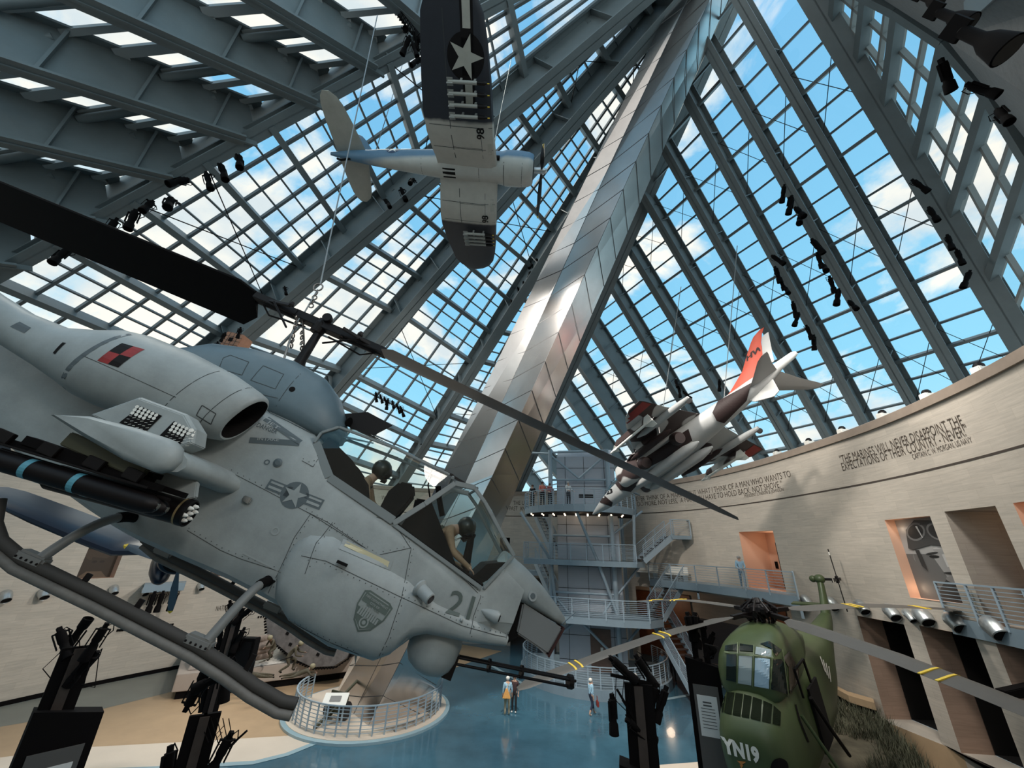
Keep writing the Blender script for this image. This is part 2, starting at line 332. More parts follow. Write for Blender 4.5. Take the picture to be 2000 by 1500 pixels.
# recess below the bridge: a second wall further back
for n_, k, dep in ((11, 'recess', 5.5), (12, 'recess_left', 4.5)):
    a0, a1, z0, z1 = OPEN[k]; aa = list(np.arange(a0, a1, 1.5)) + [a1]
    r = thing('door_%d' % n_, kind='structure')
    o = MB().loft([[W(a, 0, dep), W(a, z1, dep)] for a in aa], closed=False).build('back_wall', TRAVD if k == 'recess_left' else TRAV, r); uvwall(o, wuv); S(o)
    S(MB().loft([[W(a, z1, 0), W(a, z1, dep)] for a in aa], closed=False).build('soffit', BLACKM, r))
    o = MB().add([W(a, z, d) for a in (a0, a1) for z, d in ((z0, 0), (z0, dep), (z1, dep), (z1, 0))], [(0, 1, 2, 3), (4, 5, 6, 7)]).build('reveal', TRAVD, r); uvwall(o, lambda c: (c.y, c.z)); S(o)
    if k == 'recess':
        WOOD = mat('brown_wood', (.17, .065, .03), .5, 0, .15, 3)
        for f0, f1, m_, zt in ((.0, .38, WOOD, 4.9), (.38, .74, mat('slate_grey_panel', (.10, .10, .11), .5), 3.4), (.74, .97, WOOD, 5.2)):
            S(MB().loft([[W(a, 0, dep - .15), W(a, zt, dep - .15)] for a in np.linspace(a0 + (a1 - a0) * f0, a0 + (a1 - a0) * f1, 8)], closed=False).build('wall_panel', m_, r))
        mb = MB().loft([[W(a, 0, dep - .3), W(a, .35, dep - .3), W(a, .5, dep - .15)] for a in np.linspace(a0 + (a1 - a0) * .3, a1, 10)], closed=False); S(mb.build('plinth', PEACH, r))
        lamp('recess_lamp', W(a0 + (a1 - a0) * .15, 4.2, 3.2), 22, WARM); lamp('recess_lamp', W(a0 + (a1 - a0) * .85, 3.5, 3.2), 14, WARM)
# ================================================================== floor
def floormat(name, c, rough, var=.12, coat=.0):
    return mat(name, c, rough, 0, var, .55, coat=coat)
BLUE = floormat('blue_epoxy', (.05, .125, .175), .16, .22, .3); SAND = floormat('sand_floor', (.42, .285, .17), .45, .1); CREAM = floormat('cream_floor', (.66, .56, .46), .4, .05)
GREYF = floormat('grey_green_floor', (.20, .20, .17), .45, .1); LBLUE = floormat('light_blue_band', (.30, .42, .47), .25, .05)
mb = MB(); mb.poly([W(a, 0, 7) for a in range(-178, 181, 4)]); S(mb.build('floor', BLUE))
Z0 = A3(0, 0, 0); UP = A3(0, 0, 1)
def fl(px, py, z=0.): return hit(px, py, A3(0, 0, z), UP)
def lift(pts, z): return [A3(p[0], p[1], z) for p in pts]
shore = [fl(*p) for p in ((-260, 1560), (0, 1535), (165, 1507), (330, 1500), (495, 1490), (560, 1474), (620, 1450))]
creamtop = [fl(*p) for p in ((640, 1420), (570, 1437), (350, 1450), (165, 1460), (0, 1480), (-260, 1500))]
wallbase = [W(a, 0, -.02) for a in (-75, -60, -52, -46, -40, -34, -29, -25, -22)]
far = [fl(*p) for p in ((980, 1272), (900, 1300), (800, 1340), (700, 1400))]
def rib2(pts, w, z, name, m):
    mb = MB(); L = []
    for i, p in enumerate(pts):
        d = unit(pts[min(i + 1, len(pts) - 1)] - pts[max(i - 1, 0)]); s = np.cross(UP, d) * w / 2; L.append([A3(*(p - s)[:2], z), A3(*(p + s)[:2], z)])
    mb.loft(L, closed=False); return S(mb.build(name, m))
S(MB().poly(lift(creamtop[::-1] + [far[3], far[2], far[1], far[0]] + [W(a, 0, -.02) for a in (-6, -12, -18)] + wallbase[::-1], .004)).build('floor_sand', SAND)); bpy.data.objects['floor_sand'].name = 'trim_4'
o = S(MB().poly(lift(shore + creamtop, .008)).build('trim_5', CREAM))
rib2(shore + [fl(700, 1440)], .30, .012, 'trim_6', LBLUE)
greyp = [fl(*p) for p in ((345, 1349), (200, 1385), (0, 1420), (-200, 1470))]
S(MB().poly(lift(greyp + [W(a, 0, -.02) for a in (-62, -52, -46, -40, -34)], .008)).build('trim_7', GREYF))
rib2([fl(*p) for p in ((960, 1300), (1020, 1335), (1100, 1352), (1190, 1364), (1300, 1366), (1380, 1352), (1440, 1330), (1520, 1290))], .28, .01, 'trim_8', LBLUE)
rib2([fl(*p) for p in ((1240, 1506), (1300, 1500), (1380, 1494), (1480, 1480), (1560, 1450))], .5, .01, 'trim_9', CREAM)
# raised exhibit platform at the right
TANW = mat('tan_plaster', (.50, .34, .20), .6, 0, .08, 1)
edge = [hit(px, py, A3(0, 0, PLAT), UP) for px, py in ((1520, 1330), (1580, 1350), (1640, 1380), (1700, 1400), (1756, 1420), (1844, 1456), (1940, 1498), (2080, 1560), (2300, 1700))]
top = edge + [W(a, PLAT, .0) for a in (88, 80, 70, 62, 56, 50, 46, 42, 38, 34, 31)]
mb = MB(); mb.poly([A3(*p[:2], PLAT) for p in top]); o = mb.build('floor_platform', TRAV); uvwall(o, lambda c: (c.x, c.y)); S(o); o.name = 'trim_10'
mb = MB(); mb.loft([[A3(*p[:2], 0), A3(*p[:2], PLAT)] for p in edge], closed=False); S(mb.build('trim_11', TANW))
# ================================================================== stainless mast
nR = unit(A3(.70141221, .33863847, .62717214)); pR = EYE + (A3(14.0826, 29.2303, 13.2 + .0) - EYE) * 1.25
Lb, Mb_, Rb = fl(645, 1378), fl(716, 1424), fl(828, 1398)
def mastpt(px, py, d): return P(px, py, d)
dM = 20.9
def depth_at(y): return 19.2 + (1420 - y) / 1420 * 1.4
Lt = P(1310 + .478 * 500, -500, 22.8); Mt = P(1385 + .43 * 500, -500, 20.9); Rt = P(1422 + .44 * 500, -500, 21.9); Kt = P(1343 + .46 * 500, -500, 22.2)
MAST = thing('leaning_mast', 'tall leaning mast clad in polished steel panels rising from the floor to the roof', 'mast', loc=(0, 0, 0))
def steelpanel(name, col, rough):
    m = mat(name, col, rough, 1., .10, .5); return m
MST = steelpanel('brushed_steel_cladding', (.60, .57, .55), .24)
SEAM = mat('panel_seam', (.05, .05, .05), .6)
Kb = Lb * .55 + Mb_ * .45 + A3(0, -.15, 0) * 0
back1b = Lb + A3(1.4, 3.4, 0); back2b = Rb + A3(-.3, 2.2, 0); back1 = Lt + A3(.8, 2.6, .6); back2 = Rt + A3(-.2, 2.2, .4)
Kb2 = unit(ray(687, 1405)); Kb = EYE + Kb2 * (np.linalg.norm((Lb + Mb_) / 2 - EYE)) * .997; Kb[2] = 0
def edgept(line, t): return line[0] + (line[1] - line[0]) * t
# edges follow the photograph's edge pixels; their depth grows from foot to top
def polyedge(pix, d0, d1):
    return [P(x, y, d0 + (d1 - d0) * (1400 - y) / 1900.) for x, y in pix]
EL = [Lb] + polyedge([(863, 927), (1047, 550), (1150, 337), (1307, 13), (1546, -500)], 20.6, 22.8)
EK = [Kb] + polyedge([(905, 950), (1090, 545), (1185, 335), (1340, 5), (1570, -500)], 20.3, 22.2)
EM = [Mb_] + polyedge([(963, 927), (1138, 545), (1232, 337), (1380, 12), (1605, -500)], 19.4, 20.9)
ER = [Rb] + polyedge([(1020, 927), (1186, 545), (1276, 337), (1417, 12), (1645, -500)], 20.2, 21.9)
EB = [Rb + A3(-.2, 2.0, 0)] + [p + A3(-.2, 2.0, .3) for p in ER[1:]]
EC = [Lb + A3(1.2, 2.6, 0)] + [p + A3(.8, 2.2, .4) for p in EL[1:]]
body = MB(); body.loft([[EL[i], EK[i], EM[i], ER[i], EB[i], EC[i]] for i in range(6)], cap=True)
body.build('steel_cladding', MST, MAST)
# seams between the panels (thin dark joints lying on the faces)
def along(E_, t):                                                       # t in metres of height
    for i in range(5):
        if E_[i][2] <= t <= E_[i + 1][2]: return E_[i] + (E_[i + 1] - E_[i]) * ((t - E_[i][2]) / (E_[i + 1][2] - E_[i][2]))
    return E_[-1]
sm = MB()
for z in np.arange(.9, 45, 1.42):
    a, k, m_, r_ = along(EL, z - .35), along(EK, z), along(EM, z + .5), along(ER, z - .9)
    for u_, v_ in ((a, k), (k, m_), (m_, r_)):
        n_ = unit(EYE - (u_ + v_) / 2); sm.beam(u_ + n_ * .012, v_ + n_ * .012, .03, .012, up=n_)
for E_ in (EK, EM):
    for i in range(5): n_ = unit(EYE - E_[i]); sm.beam(E_[i] + n_ * .012, E_[i + 1] + n_ * .012, .022, .012, up=n_)
sm.build('panel_joints', SEAM, MAST)
# ================================================================== left glass cone: ribs fan out from the mast top
APEX = P(1560, -320, 21.4)
def onring(pl, a_lo, a_hi, z=ZTOP + .1, off=2.6):
    N_ = np.cross(ray(*pl[0]), ray(*pl[1])); f = lambda a: (W(a, z, off) - EYE) @ N_
    g = np.linspace(a_lo, a_hi, 400); v = [f(a) for a in g]
    for i in range(399):
        if v[i] * v[i + 1] <= 0: return W((g[i] + g[i + 1]) / 2, z, off)
    raise Exception('no ring hit')
gl = [((0, 522), (1560, -320)), ((400, 674), (1560, -320)), ((640, 746), (1560, -320)), ((800, 890), (1560, -320)), ((1010, 940), (1560, -320))]
BASE = [onring(g, -100, 10) for g in gl]
print('bases', [np.round(b, 1) for b in BASE])
def ribhit(i, seg):                                                     # where a photographed line crosses rib i
    N_ = np.cross(ray(*seg[0]), ray(*seg[1])); a, b = APEX, BASE[i]; fa, fb = (a - EYE) @ N_, (b - EYE) @ N_
    return a + (b - a) * (fa / (fa - fb)), fa / (fa - fb)
def ibeam(mb, a, b, nin, depth, fw, tw=.06, tf=.08):
    nin = np.array(nin, float); x = unit(b - a); nin = unit(nin - x * (nin @ x)); side = np.cross(nin, x)
    mb.beam(a + nin * depth / 2, b + nin * depth / 2, tw, depth, up=nin)
    for d in (tf / 2, depth - tf / 2): mb.beam(a + nin * d, b + nin * d, fw, tf, up=nin)
    n = max(2, int(np.linalg.norm(b - a) / 4))
    for k in range(1, n):
        p = a + (b - a) * k / n; mb.beam(p + nin * tf, p + nin * (depth - tf), fw * .8, .05, up=x)
def rib_thing(a, b, nin, depth, fw, label, group=None, name='roof_girder'):
    mb = MB(); ibeam(mb, a, b, nin, depth, fw); o = mb.build(name, STEEL); tag(o, label, 'girder', group); return o
facen = []
for i in range(4):
    n = unit(np.cross(BASE[i] - APEX, BASE[i + 1] - APEX)); facen.append(n if n @ (EYE - APEX) > 0 else -n)
GL = ['edge girder between the coffered roof and the left glass', 'thick grey roof girder passing behind the hung fighter tail', 'thick grey roof girder passing behind the fighter wing tip',
      'grey roof girder nearest the left side of the mast', 'grey roof girder running up behind the mast']
for i in range(5):
    n = unit(facen[max(i - 1, 0)] + facen[min(i, 3)])
    dep = (.5, 2.3, 2.3, 2.2, 1.6)[i]
    rib_thing(APEX + (BASE[i] - APEX) * .04, BASE[i], n, dep, .85 if i else .62, GL[i])
PUR = [
 [((0, 546), (336, 690)), ((154, 490), (413, 634)), ((276, 399), (444, 525)), ((410, 322), (563, 490)), ((535, 255), (647, 416)), ((650, 190), (727, 345)), ((759, 135), (807, 282)), ((870, 85), (895, 200)), ((990, 20), (1010, 110))],
 [((300, 640), (520, 730)), ((448, 642), (664, 718)), ((596, 514), (756, 598)), ((680, 450), (812, 534)), ((760, 365), (868, 458)), ((850, 300), (935, 395)), ((915, 238), (985, 325)), ((984, 186), (1035, 258)), ((1062, 120), (1095, 186)), ((1143, 51), (1164, 90)), ((1230, -30), (1250, 5))],
 [((560, 850), (720, 905)), ((676, 790), (804, 850)), ((688, 726), (836, 802)), ((784, 610), (900, 690)), ((832, 554), (940, 634)), ((920, 522), (976, 570)), ((968, 462), (1016, 502)), ((996, 360), (1056, 426)), ((1056, 291), (1104, 357)), ((1113, 216), (1149, 270)), ((1179, 144), (1197, 171)), ((1240, 70), (1265, 105)), ((1320, -10), (1340, 20))],
 [((790, 940), (860, 956)), ((816, 902), (868, 918)), ((832, 862), (892, 874)), ((860, 802), (916, 822)), ((888, 746), (940, 766)), ((924, 698), (968, 710)), ((960, 642), (996, 650)), ((1000, 574), (1028, 586)), ((1040, 505), (1075, 525)), ((1080, 430), (1115, 455)), ((1120, 350), (1150, 380)), ((1180, 250), (1210, 285)), ((1240, 150), (1265, 185)), ((1310, 40), (1330, 70))]]
for i in range(4):
    n = facen[i]; segs = []
    for s in PUR[i]:
        a, ta = ribhit(i, s); b, tb = ribhit(i + 1, s)
        if 0.03 < ta < 1.02 and .03 < tb < 1.02: segs.append((ta, tb))
    segs.sort(key=lambda q: q[0] + q[1])
    print('facet', i, [(round(a, 2), round(b, 2)) for a, b in segs])
    rp = lambda j, t: APEX + (BASE[j] - APEX) * t
    win = thing('window_%d' % (i + 1), kind='structure')
    big = MB(); bars = MB(); ext = [(0.05, .05)] + segs + [(1., 1.)]
    for ta, tb in segs: big.beam(rp(i, ta) + n * .25, rp(i + 1, tb) + n * .3, .30, .65, up=n)
    for k in range(len(ext) - 1):
        for q in (1 / 3, 2 / 3):
            if k == 0: continue
            ta = ext[k][0] * (1 - q) + ext[k + 1][0] * q; tb = ext[k][1] * (1 - q) + ext[k + 1][1] * q
            bars.beam(rp(i, ta) + n * .06, rp(i + 1, tb) + n * .06, .09, .14, up=n)
    nv = (6, 5, 5, 4)[i]
    for v in range(1, nv):
        f = v / nv; a = rp(i, .06) * (1 - f) + rp(i + 1, .06) * f; b = rp(i, 1) * (1 - f) + rp(i + 1, 1) * f
        bars.beam(a + n * .1, b + n * .1, .13, .2, up=n)
    S(big.build('purlin', STEEL, win)); S(bars.build('glazing_bars', BAR, win))
    S(MB().poly([rp(i, .04), rp(i, 1), rp(i + 1, 1), rp(i + 1, .04)]).build('glass', ROOFGLASS, win))
    # tie rods
    rods = MB()
    for k in range(1, len(segs) - 1, 4):
        rods.tube([rp(i, segs[k][0]) + n * .5, rp(i + 1, segs[k + 1][1]) + n * .5], .028, 5); rods.tube([rp(i + 1, segs[k][1]) + n * .5, rp(i, segs[k + 1][0]) + n * .5], .028, 5)
    S(rods.build('tie_rods', BLACK, win))
# ================================================================== right glass plane
def hR(px, py): return hit(px, py, pR, nR)
RR = [((1440, -27), (1896, 760)), ((1372, 46), (1808, 810)), ((1332, 142), (1716, 850)), ((1287, 240), (1645, 876)), ((1247, 335), (1576, 896)), ((1210, 425), (1508, 912)),
      ((1170, 490), (1420, 905)), ((1143, 585), (1370, 930)), ((1115, 645), (1300, 930)), ((1085, 705), (1245, 930)), ((1058, 765), (1190, 940)), ((1030, 825), (1140, 960)), ((1005, 875), (1080, 970))]
EDG = ((1583, -24), (2030, 716))
LR = [hR(*a) for a, b in RR]
Eg = (hR(*EDG[0]), hR(*EDG[1]))
nin = -nR
names = ['next to the upper right edge girder', 'second in from the upper right edge girder', 'third in from the upper right edge girder', 'fourth in from the upper right edge girder', 'fifth in from the upper right edge girder',
         'crossing above the tail of the camouflaged jet', 'seen through the tail fin of the jet', 'above the red wing tip of the jet', 'ending above the left wing of the jet', 'ending behind the lift tower roof', 'fourth from the foot of the mast', 'third from the foot of the mast', 'lowest one beside the mast']
for (a, b), nm in zip(RR, names):
    rib_thing(hR(*a), hR(*b), nin, 1.25 if a[1] < 500 else 1.9, .5, 'grey steel rib of the right glass roof, ' + nm)
rib_thing(Eg[0], Eg[1], nin, .9, .95, 'wide grey edge girder between the right glass roof and the coffered glass side')
lines = [(hR(*a), hR(*b)) for a, b in [EDG] + RR]
def atz(l, z): a, b = l; return a + (b - a) * ((z - a[2]) / (b[2] - a[2]))
zt = max(l[0][2] for l in lines); zb = ZTOP
lev = [hR(*p)[2] for p in ((1604, 196), (1648, 276), (1710, 416), (1754, 460))]
print('levels', lev, zt, [round(proj(l[0])[2], 1) for l in lines])
dz = (hR(1504, 56)[2] - hR(1754, 460)[2]) / 10.
wn = 5
for k in range(len(lines) - 1):
    l0, l1 = lines[k], lines[k + 1]; win = thing('window_%d' % wn, kind='structure'); wn += 1
    bars = MB(); main = MB(); z = zb + .5; c = 0; zmax = min(l0[0][2], l1[0][2] + 6)
    while z < zmax:
        a, b = atz(l0, z), atz(l1, z)
        if c % 3 == 2: main.beam(a + nin * .25, b + nin * .25, .16, .34, up=nR)
        else: bars.beam(a + nin * .08, b + nin * .08, .11, .16, up=nR)
        z += dz; c += 1
    S(bars.build('glazing_bars', BAR, win)); S(main.build('purlin', STEEL, win))
    S(MB().poly([atz(l0, zb), atz(l0, zmax), atz(l1, zmax), atz(l1, zb)]).build('glass', ROOFGLASS, win))
    mul = MB()
    for f in (.06,):
        mul.beam(atz(l0, zb) * (1 - f) + atz(l1, zb) * f, atz(l0, zmax) * (1 - f) + atz(l1, zmax) * f, .06, .1, up=nR)
    f = .94; mul.beam(atz(l0, zb) * (1 - f) + atz(l1, zb) * f, atz(l0, zmax) * (1 - f) + atz(l1, zmax) * f, .06, .1, up=nR)
    S(mul.build('mullion', BAR, win))
    rods = MB()
    if k < 9:
        zz = zb + 1.5 + dz * 2
        while zz + 3 * dz < zmax:
            rods.tube([atz(l0, zz) + nin * .4, atz(l1, zz + 3 * dz) + nin * .4], .02, 4); rods.tube([atz(l1, zz) + nin * .4, atz(l0, zz + 3 * dz) + nin * .4], .02, 4); zz += dz * 6
        if rods.v: S(rods.build('tie_rods', BLACK, win))
# ================================================================== coffered glass side at the far right
qd = unit(ray(1598, 1146)); dE = unit(Eg[1] - Eg[0]); nE = unit(np.cross(dE, qd)); nE = nE if nE @ (EYE - Eg[0]) > 0 else -nE
hE = lambda px, py: hit(px, py, Eg[0], nE)
posts = [((1590, -14), (1600, -90)), ((1635, 61), (1648, -50)), ((1685, 136), (1705, -20)), ((1736, 224), (1768, 10)), ((1797, 325), (1862, 70)), ((1864, 432), (1950, 170)), ((1936, 568), (2030, 300)), ((2010, 690), (2120, 420))]
PP = [(hE(*a), hE(*b)) for a, b in posts]
for i, (a, b) in enumerate(PP[1:7]):
    mb = MB(); mb.beam(a + nE * .2, b + nE * .2, .34, .4, up=nE); o = mb.build('roof_post', STEEL)
    tag(o, 'grey post of the coffered glass side, %s from the top' % ORD[i], 'girder')
win = thing('window_%d' % wn, kind='structure'); wn += 1
lat = MB(); G_ = MB()
for k in range(len(PP) - 1):
    (a0, b0), (a1, b1) = PP[k], PP[k + 1]
    for f in (.04, .36, .66, .96): lat.beam(a0 * (1 - f) + b0 * f, a1 * (1 - f) + b1 * f, .13, .2, up=nE)
    for g in (.04, .5): lat.beam(a0 * (1 - g) + a1 * g, b0 * (1 - g) + b1 * g, .13, .2, up=nE)
    G_.poly([a0 - nE * .12, a1 - nE * .12, b1 - nE * .12, b0 - nE * .12])
S(lat.build('coffer_frame', mat('coffer_paint', (.30, .31, .30), .6), win)); S(G_.build('glass', ROOFGLASS, win))
PLASTER = mat('rough_grey_plaster', (.17, .175, .175), .9, 0, .12, 6, .4, 60)
bl = [b for a, b in PP]; far_ = [P(2350, 420, 4.5), P(2250, -50, 4.2), P(1750, -420, 4.2)]
mb = MB(); pts = bl + far_; c0 = sum(pts) / len(pts); vs = pts + [c0] + [p + A3(.3, -.2, .5) for p in pts] + [c0 + A3(.3, -.2, .5)]; n = len(pts)
mb.add(vs, [(i, (i + 1) % n, n) for i in range(n)] + [(n + 1 + i, n + 1 + (i + 1) % n, 2 * n + 1) for i in range(n)] + [(i, (i + 1) % n, n + 1 + (i + 1) % n, n + 1 + i) for i in range(n)])
S(mb.build('ceiling', PLASTER))
mb = MB()
for k in range(len(bl) - 1): mb.beam(bl[k] + nE * .2, bl[k + 1] + nE * .2, .3, .5, up=nE)
S(mb.build('trim_12', STEEL))
for k, (px0, px1) in enumerate((((1862, 60), (1990, -80)), ((1950, 165), (2100, 0)))):
    mb = MB(); a = hE(*px0) + nE * .1; b = P(*px1, 5.2); mb.beam(a, b, .28, .4); tag(mb.build('ceiling_beam', STEEL), 'short grey beam under the dark ceiling at the upper right, %s' % ('nearer the glass' if k == 0 else 'at the right edge'), 'girder')
# ================================================================== coffered roof at the upper left
ud = unit(ray(1650, 655)); dG = unit(BASE[0] - APEX); nU = unit(np.cross(dG, ud)); nU = nU if nU @ (EYE - APEX) < 0 else -nU       # outward
pU = APEX + facen[0] * .6
hU = lambda px, py: hit(px, py, pU, nU)
UG = [((690, -60), (850, 75)), ((400, -60), (732, 138)), ((60, -40), (616, 205)), ((-220, 52), (478, 275)), ((-260, 214), (336, 352)), ((-300, 350), (186, 432)), ((-300, 478), (32, 522))]
hg = 1.0; VZ = A3(0, 0, 1)
for h_ in np.arange(.3, 6, .05):
    q = proj(hU(616, 205) + VZ * h_)
    if q[1] < 145: hg = h_; break
print('web', hg, q)
UGn = ['touching the top edge, rightmost', 'second from the right', 'third, ending beside the upper tail plane', 'fourth, crossing the upper left corner', 'fifth, above the dark rotor blade', 'sixth, partly behind the dark rotor blade', 'lowest one at the left edge']
tops = []
for (a, b), nm in zip(UG, UGn):
    A_3, B_3 = hU(*a), hU(*b); mb = MB(); x = unit(B_3 - A_3)
    mb.beam(A_3 + VZ * hg / 2, B_3 + VZ * hg / 2, .10, hg, up=VZ); mb.beam(A_3, B_3, .62, .10, up=VZ); mb.beam(A_3 + VZ * hg, B_3 + VZ * hg, .62, .10, up=VZ)
    L_ = np.linalg.norm(B_3 - A_3); s = 1.2
    while s < L_:
        p = B_3 - x * s; mb.beam(p + VZ * .05, p + VZ * (hg - .05), .5, .09, up=x); s += 2.4
    tag(mb.build('coffer_girder', STEEL), 'deep grey plate girder of the coffered roof, ' + nm, 'girder'); tops.append((A_3 + VZ * hg, B_3 + VZ * hg))
win = thing('window_%d' % wn, kind='structure'); wn += 1
pm = MB(); gm = MB(); gd_ = unit(hU(353, 101) - hU(228, 115))
for k in range(len(tops) - 1):
    (a0, b0), (a1, b1) = tops[k], tops[k + 1]; x = unit(b1 - a1); L_ = np.linalg.norm(b1 - a1); s = .8; c = 0
    while s < L_:
        p = b1 - x * s; w0 = (a0 - p); x0 = unit(b0 - a0); q = None
        # line p + g*t meets line (a0,b0)
        M_ = np.array([gd_, -x0]).T; t_, s_ = np.linalg.lstsq(M_, a0 - p, rcond=None)[0]
        q = p + gd_ * t_
        if np.linalg.norm(q - p) < 14: pm.beam(p - VZ * .1, q - VZ * .1, .34 if c % 4 == 3 else .22, .24, up=nU)
        s += 1.35; c += 1
    pm.beam(b0 - VZ * hg * .35, b1 - VZ * hg * .35, .08, hg * .75, up=VZ)
    gm.poly([a0 + VZ * .1, b0 + VZ * .1, b1 + VZ * .1, a1 + VZ * .1])
S(pm.build('purlin', mat('coffer_purlin', (.34, .36, .36), .5), win)); S(gm.build('glass', ROOFGLASS, win))
tb = MB()
for k in range(1, len(UG) - 1):
    (a0, b0), (a1, b1) = (hU(*UG[k][0]), hU(*UG[k][1])), (hU(*UG[k + 1][0]), hU(*UG[k + 1][1]))
    for s in (3.4, 8.0, 12.6):
        p = b1 - unit(b1 - a1) * s; x0 = unit(b0 - a0); t_, s_ = np.linalg.lstsq(np.array([gd_, -x0]).T, a0 - p, rcond=None)[0]
        if abs(t_) < 14: o = MB().tube([p + VZ * hg * .8, p + gd_ * t_ + VZ * hg * .8], .16, 10).build('strut_tube', STEEL, None, True); tag(o, 'round grey strut tube between two plate girders of the coffered roof', 'strut', 'strut tubes of the coffered roof')
# ================================================================== figures
def skinmesh(V, E_, Rr, sub=1):
    import bmesh
    me = bpy.data.meshes.new('s'); b = bmesh.new(); ly = b.verts.layers.skin.verify(); vs = []
    for i, (v, r) in enumerate(zip(V, Rr)):
        q = b.verts.new(v); q[ly].radius = (r, r) if not isinstance(r, tuple) else r; q[ly].use_root = (i == 0); vs.append(q)
    for i, j in E_: b.edges.new((vs[i], vs[j]))
    b.to_mesh(me); b.free()
    o = bpy.data.objects.new('s', me); COL.objects.link(o); o.modifiers.new('k', 'SKIN').use_smooth_shade = True
    m = o.modifiers.new('u', 'SUBSURF'); m.levels = sub; m.render_levels = sub
    dg = bpy.context.evaluated_depsgraph_get(); dg.update(); r = bpy.data.meshes.new_from_object(o.evaluated_get(dg))
    bpy.data.objects.remove(o); return r
SKIN = mat('skin', (.55, .33, .23), .6)
def person(label, J, mats, hair=None, headgear=None, group=None, M=None, name='person', s=1., hidecat=False, parent=None, fingers=False):
    """J: joints of a body; mats: materials for skin, top, bottom, shoes; sleeves = share of the arm covered"""
    k = ['pelvis', 'waist', 'chest', 'neck', 'head', 'crown', 'shL', 'elL', 'wrL', 'haL', 'shR', 'elR', 'wrR', 'haR', 'hpL', 'knL', 'anL', 'toL', 'hpR', 'knR', 'anR', 'toR']
    rad = [.13, .115, .14, .055, .085, .07, .075, .048, .034, .04, .075, .048, .034, .04, .10, .068, .045, .045, .10, .068, .045, .045]
    E_ = [(0, 1), (1, 2), (2, 3), (3, 4), (4, 5), (2, 6), (6, 7), (7, 8), (8, 9), (2, 10), (10, 11), (11, 12), (12, 13), (0, 14), (14, 15), (15, 16), (16, 17), (0, 18), (18, 19), (19, 20), (20, 21)]
    V = [np.array(J[q], float) * s for q in k]; Rr = [r * s for r in rad]
    me = skinmesh(V, E_, Rr); me.name = 'body'
    lab = [1, 1, 1, 0, 0, 0, 1, J.get('sleeve', 1), J.get('forearm', 0), 0, 1, J.get('sleeve', 1), J.get('forearm', 0), 0, 2, J.get('knee', 2), J.get('ankle', 2), 3, 2, J.get('knee', 2), J.get('ankle', 2), 3]
    lab[0] = 2
    # densify the skeleton so the borders of clothes fall between joints
    pts, ls = [], []
    for a, b in E_:
        for t in (.0, .25, .45): pts.append(V[a] * (1 - t) + V[b] * t); ls.append(lab[a])
        for t in (.55, .75, 1.): pts.append(V[a] * (1 - t) + V[b] * t); ls.append(lab[b])
    pts = np.array(pts)
    for m_ in mats: me.materials.append(m_)
    for p in me.polygons:
        c = np.array(p.center); p.material_index = ls[int(np.argmin(((pts - c) ** 2).sum(1)))]; p.use_smooth = True
    o = bpy.data.objects.new(name, me); COL.objects.link(o)
    if M is not None: o.matrix_world = M
    if parent is not None: o.parent = parent
    hd, cr = V[4], V[5]; up = unit(cr - hd); fw = np.array(J.get('face', (0, 1, 0)), float); fw = unit(fw - up * (fw @ up)); sd = np.cross(fw, up)
    f = MB()
    f.add([hd + fw * .085 * s + up * .02 * s, hd + fw * .118 * s - up * .015 * s, hd + fw * .085 * s - up * .03 * s + sd * .016 * s, hd + fw * .085 * s - up * .03 * s - sd * .016 * s], [(0, 1, 2), (0, 3, 1), (1, 3, 2)])
    for g in (-1, 1): f.sphere(hd + sd * g * .088 * s, .022 * s, 6)
    f.build('nose_and_ears', mats[0], o, True)
    e_ = MB()
    for g in (-1, 1): e_.sphere(hd + fw * .088 * s + sd * g * .03 * s + up * .022 * s, .011 * s, 6)
    e_.beam(hd + fw * .09 * s - up * .055 * s - sd * .02 * s, hd + fw * .09 * s - up * .055 * s + sd * .02 * s, .008 * s, .006 * s)
    e_.build('eyes_and_mouth', mat('eye_dark', (.03, .015, .012), .4), o)
    for side in ('L', 'R'):
        w_, h_ = V[k.index('wr' + side)], V[k.index('ha' + side)]; d = unit(h_ - w_); px_ = np.cross(d, up); px_ = unit(px_) if np.linalg.norm(px_) > .1 else sd
        fm = MB()
        for q in range(4):
            b0 = h_ + px_ * (q - 1.5) * .018 * s; L_ = (.055, .065, .06, .045)[q] * s; cu = -up * .35 + fw * .2
            fm.tube([b0, b0 + d * L_ * .5, b0 + d * L_ * .85 + cu * L_ * .3, b0 + d * L_ * 1.05 + cu * L_ * .8], [.010 * s, .009 * s, .0085 * s, .006 * s], 6)
        fm.tube([w_ + (h_ - w_) * .3 + px_ * .02 * s, h_ + px_ * .045 * s, h_ + px_ * .05 * s + d * .03 * s], [.012 * s, .011 * s, .007 * s], 6)
        fm.build('fingers', mats[0], o, True)
    if hair: h = MB(); h.sphere(hd + up * .035 * s - fw * .018 * s, .108 * s, 12, (1, 1, .95)); h.build('hair', hair, o, True)
    if headgear: headgear(o, hd, up, fw, sd)
    if label and not hidecat: tag(o, label, 'person', group)
    return o
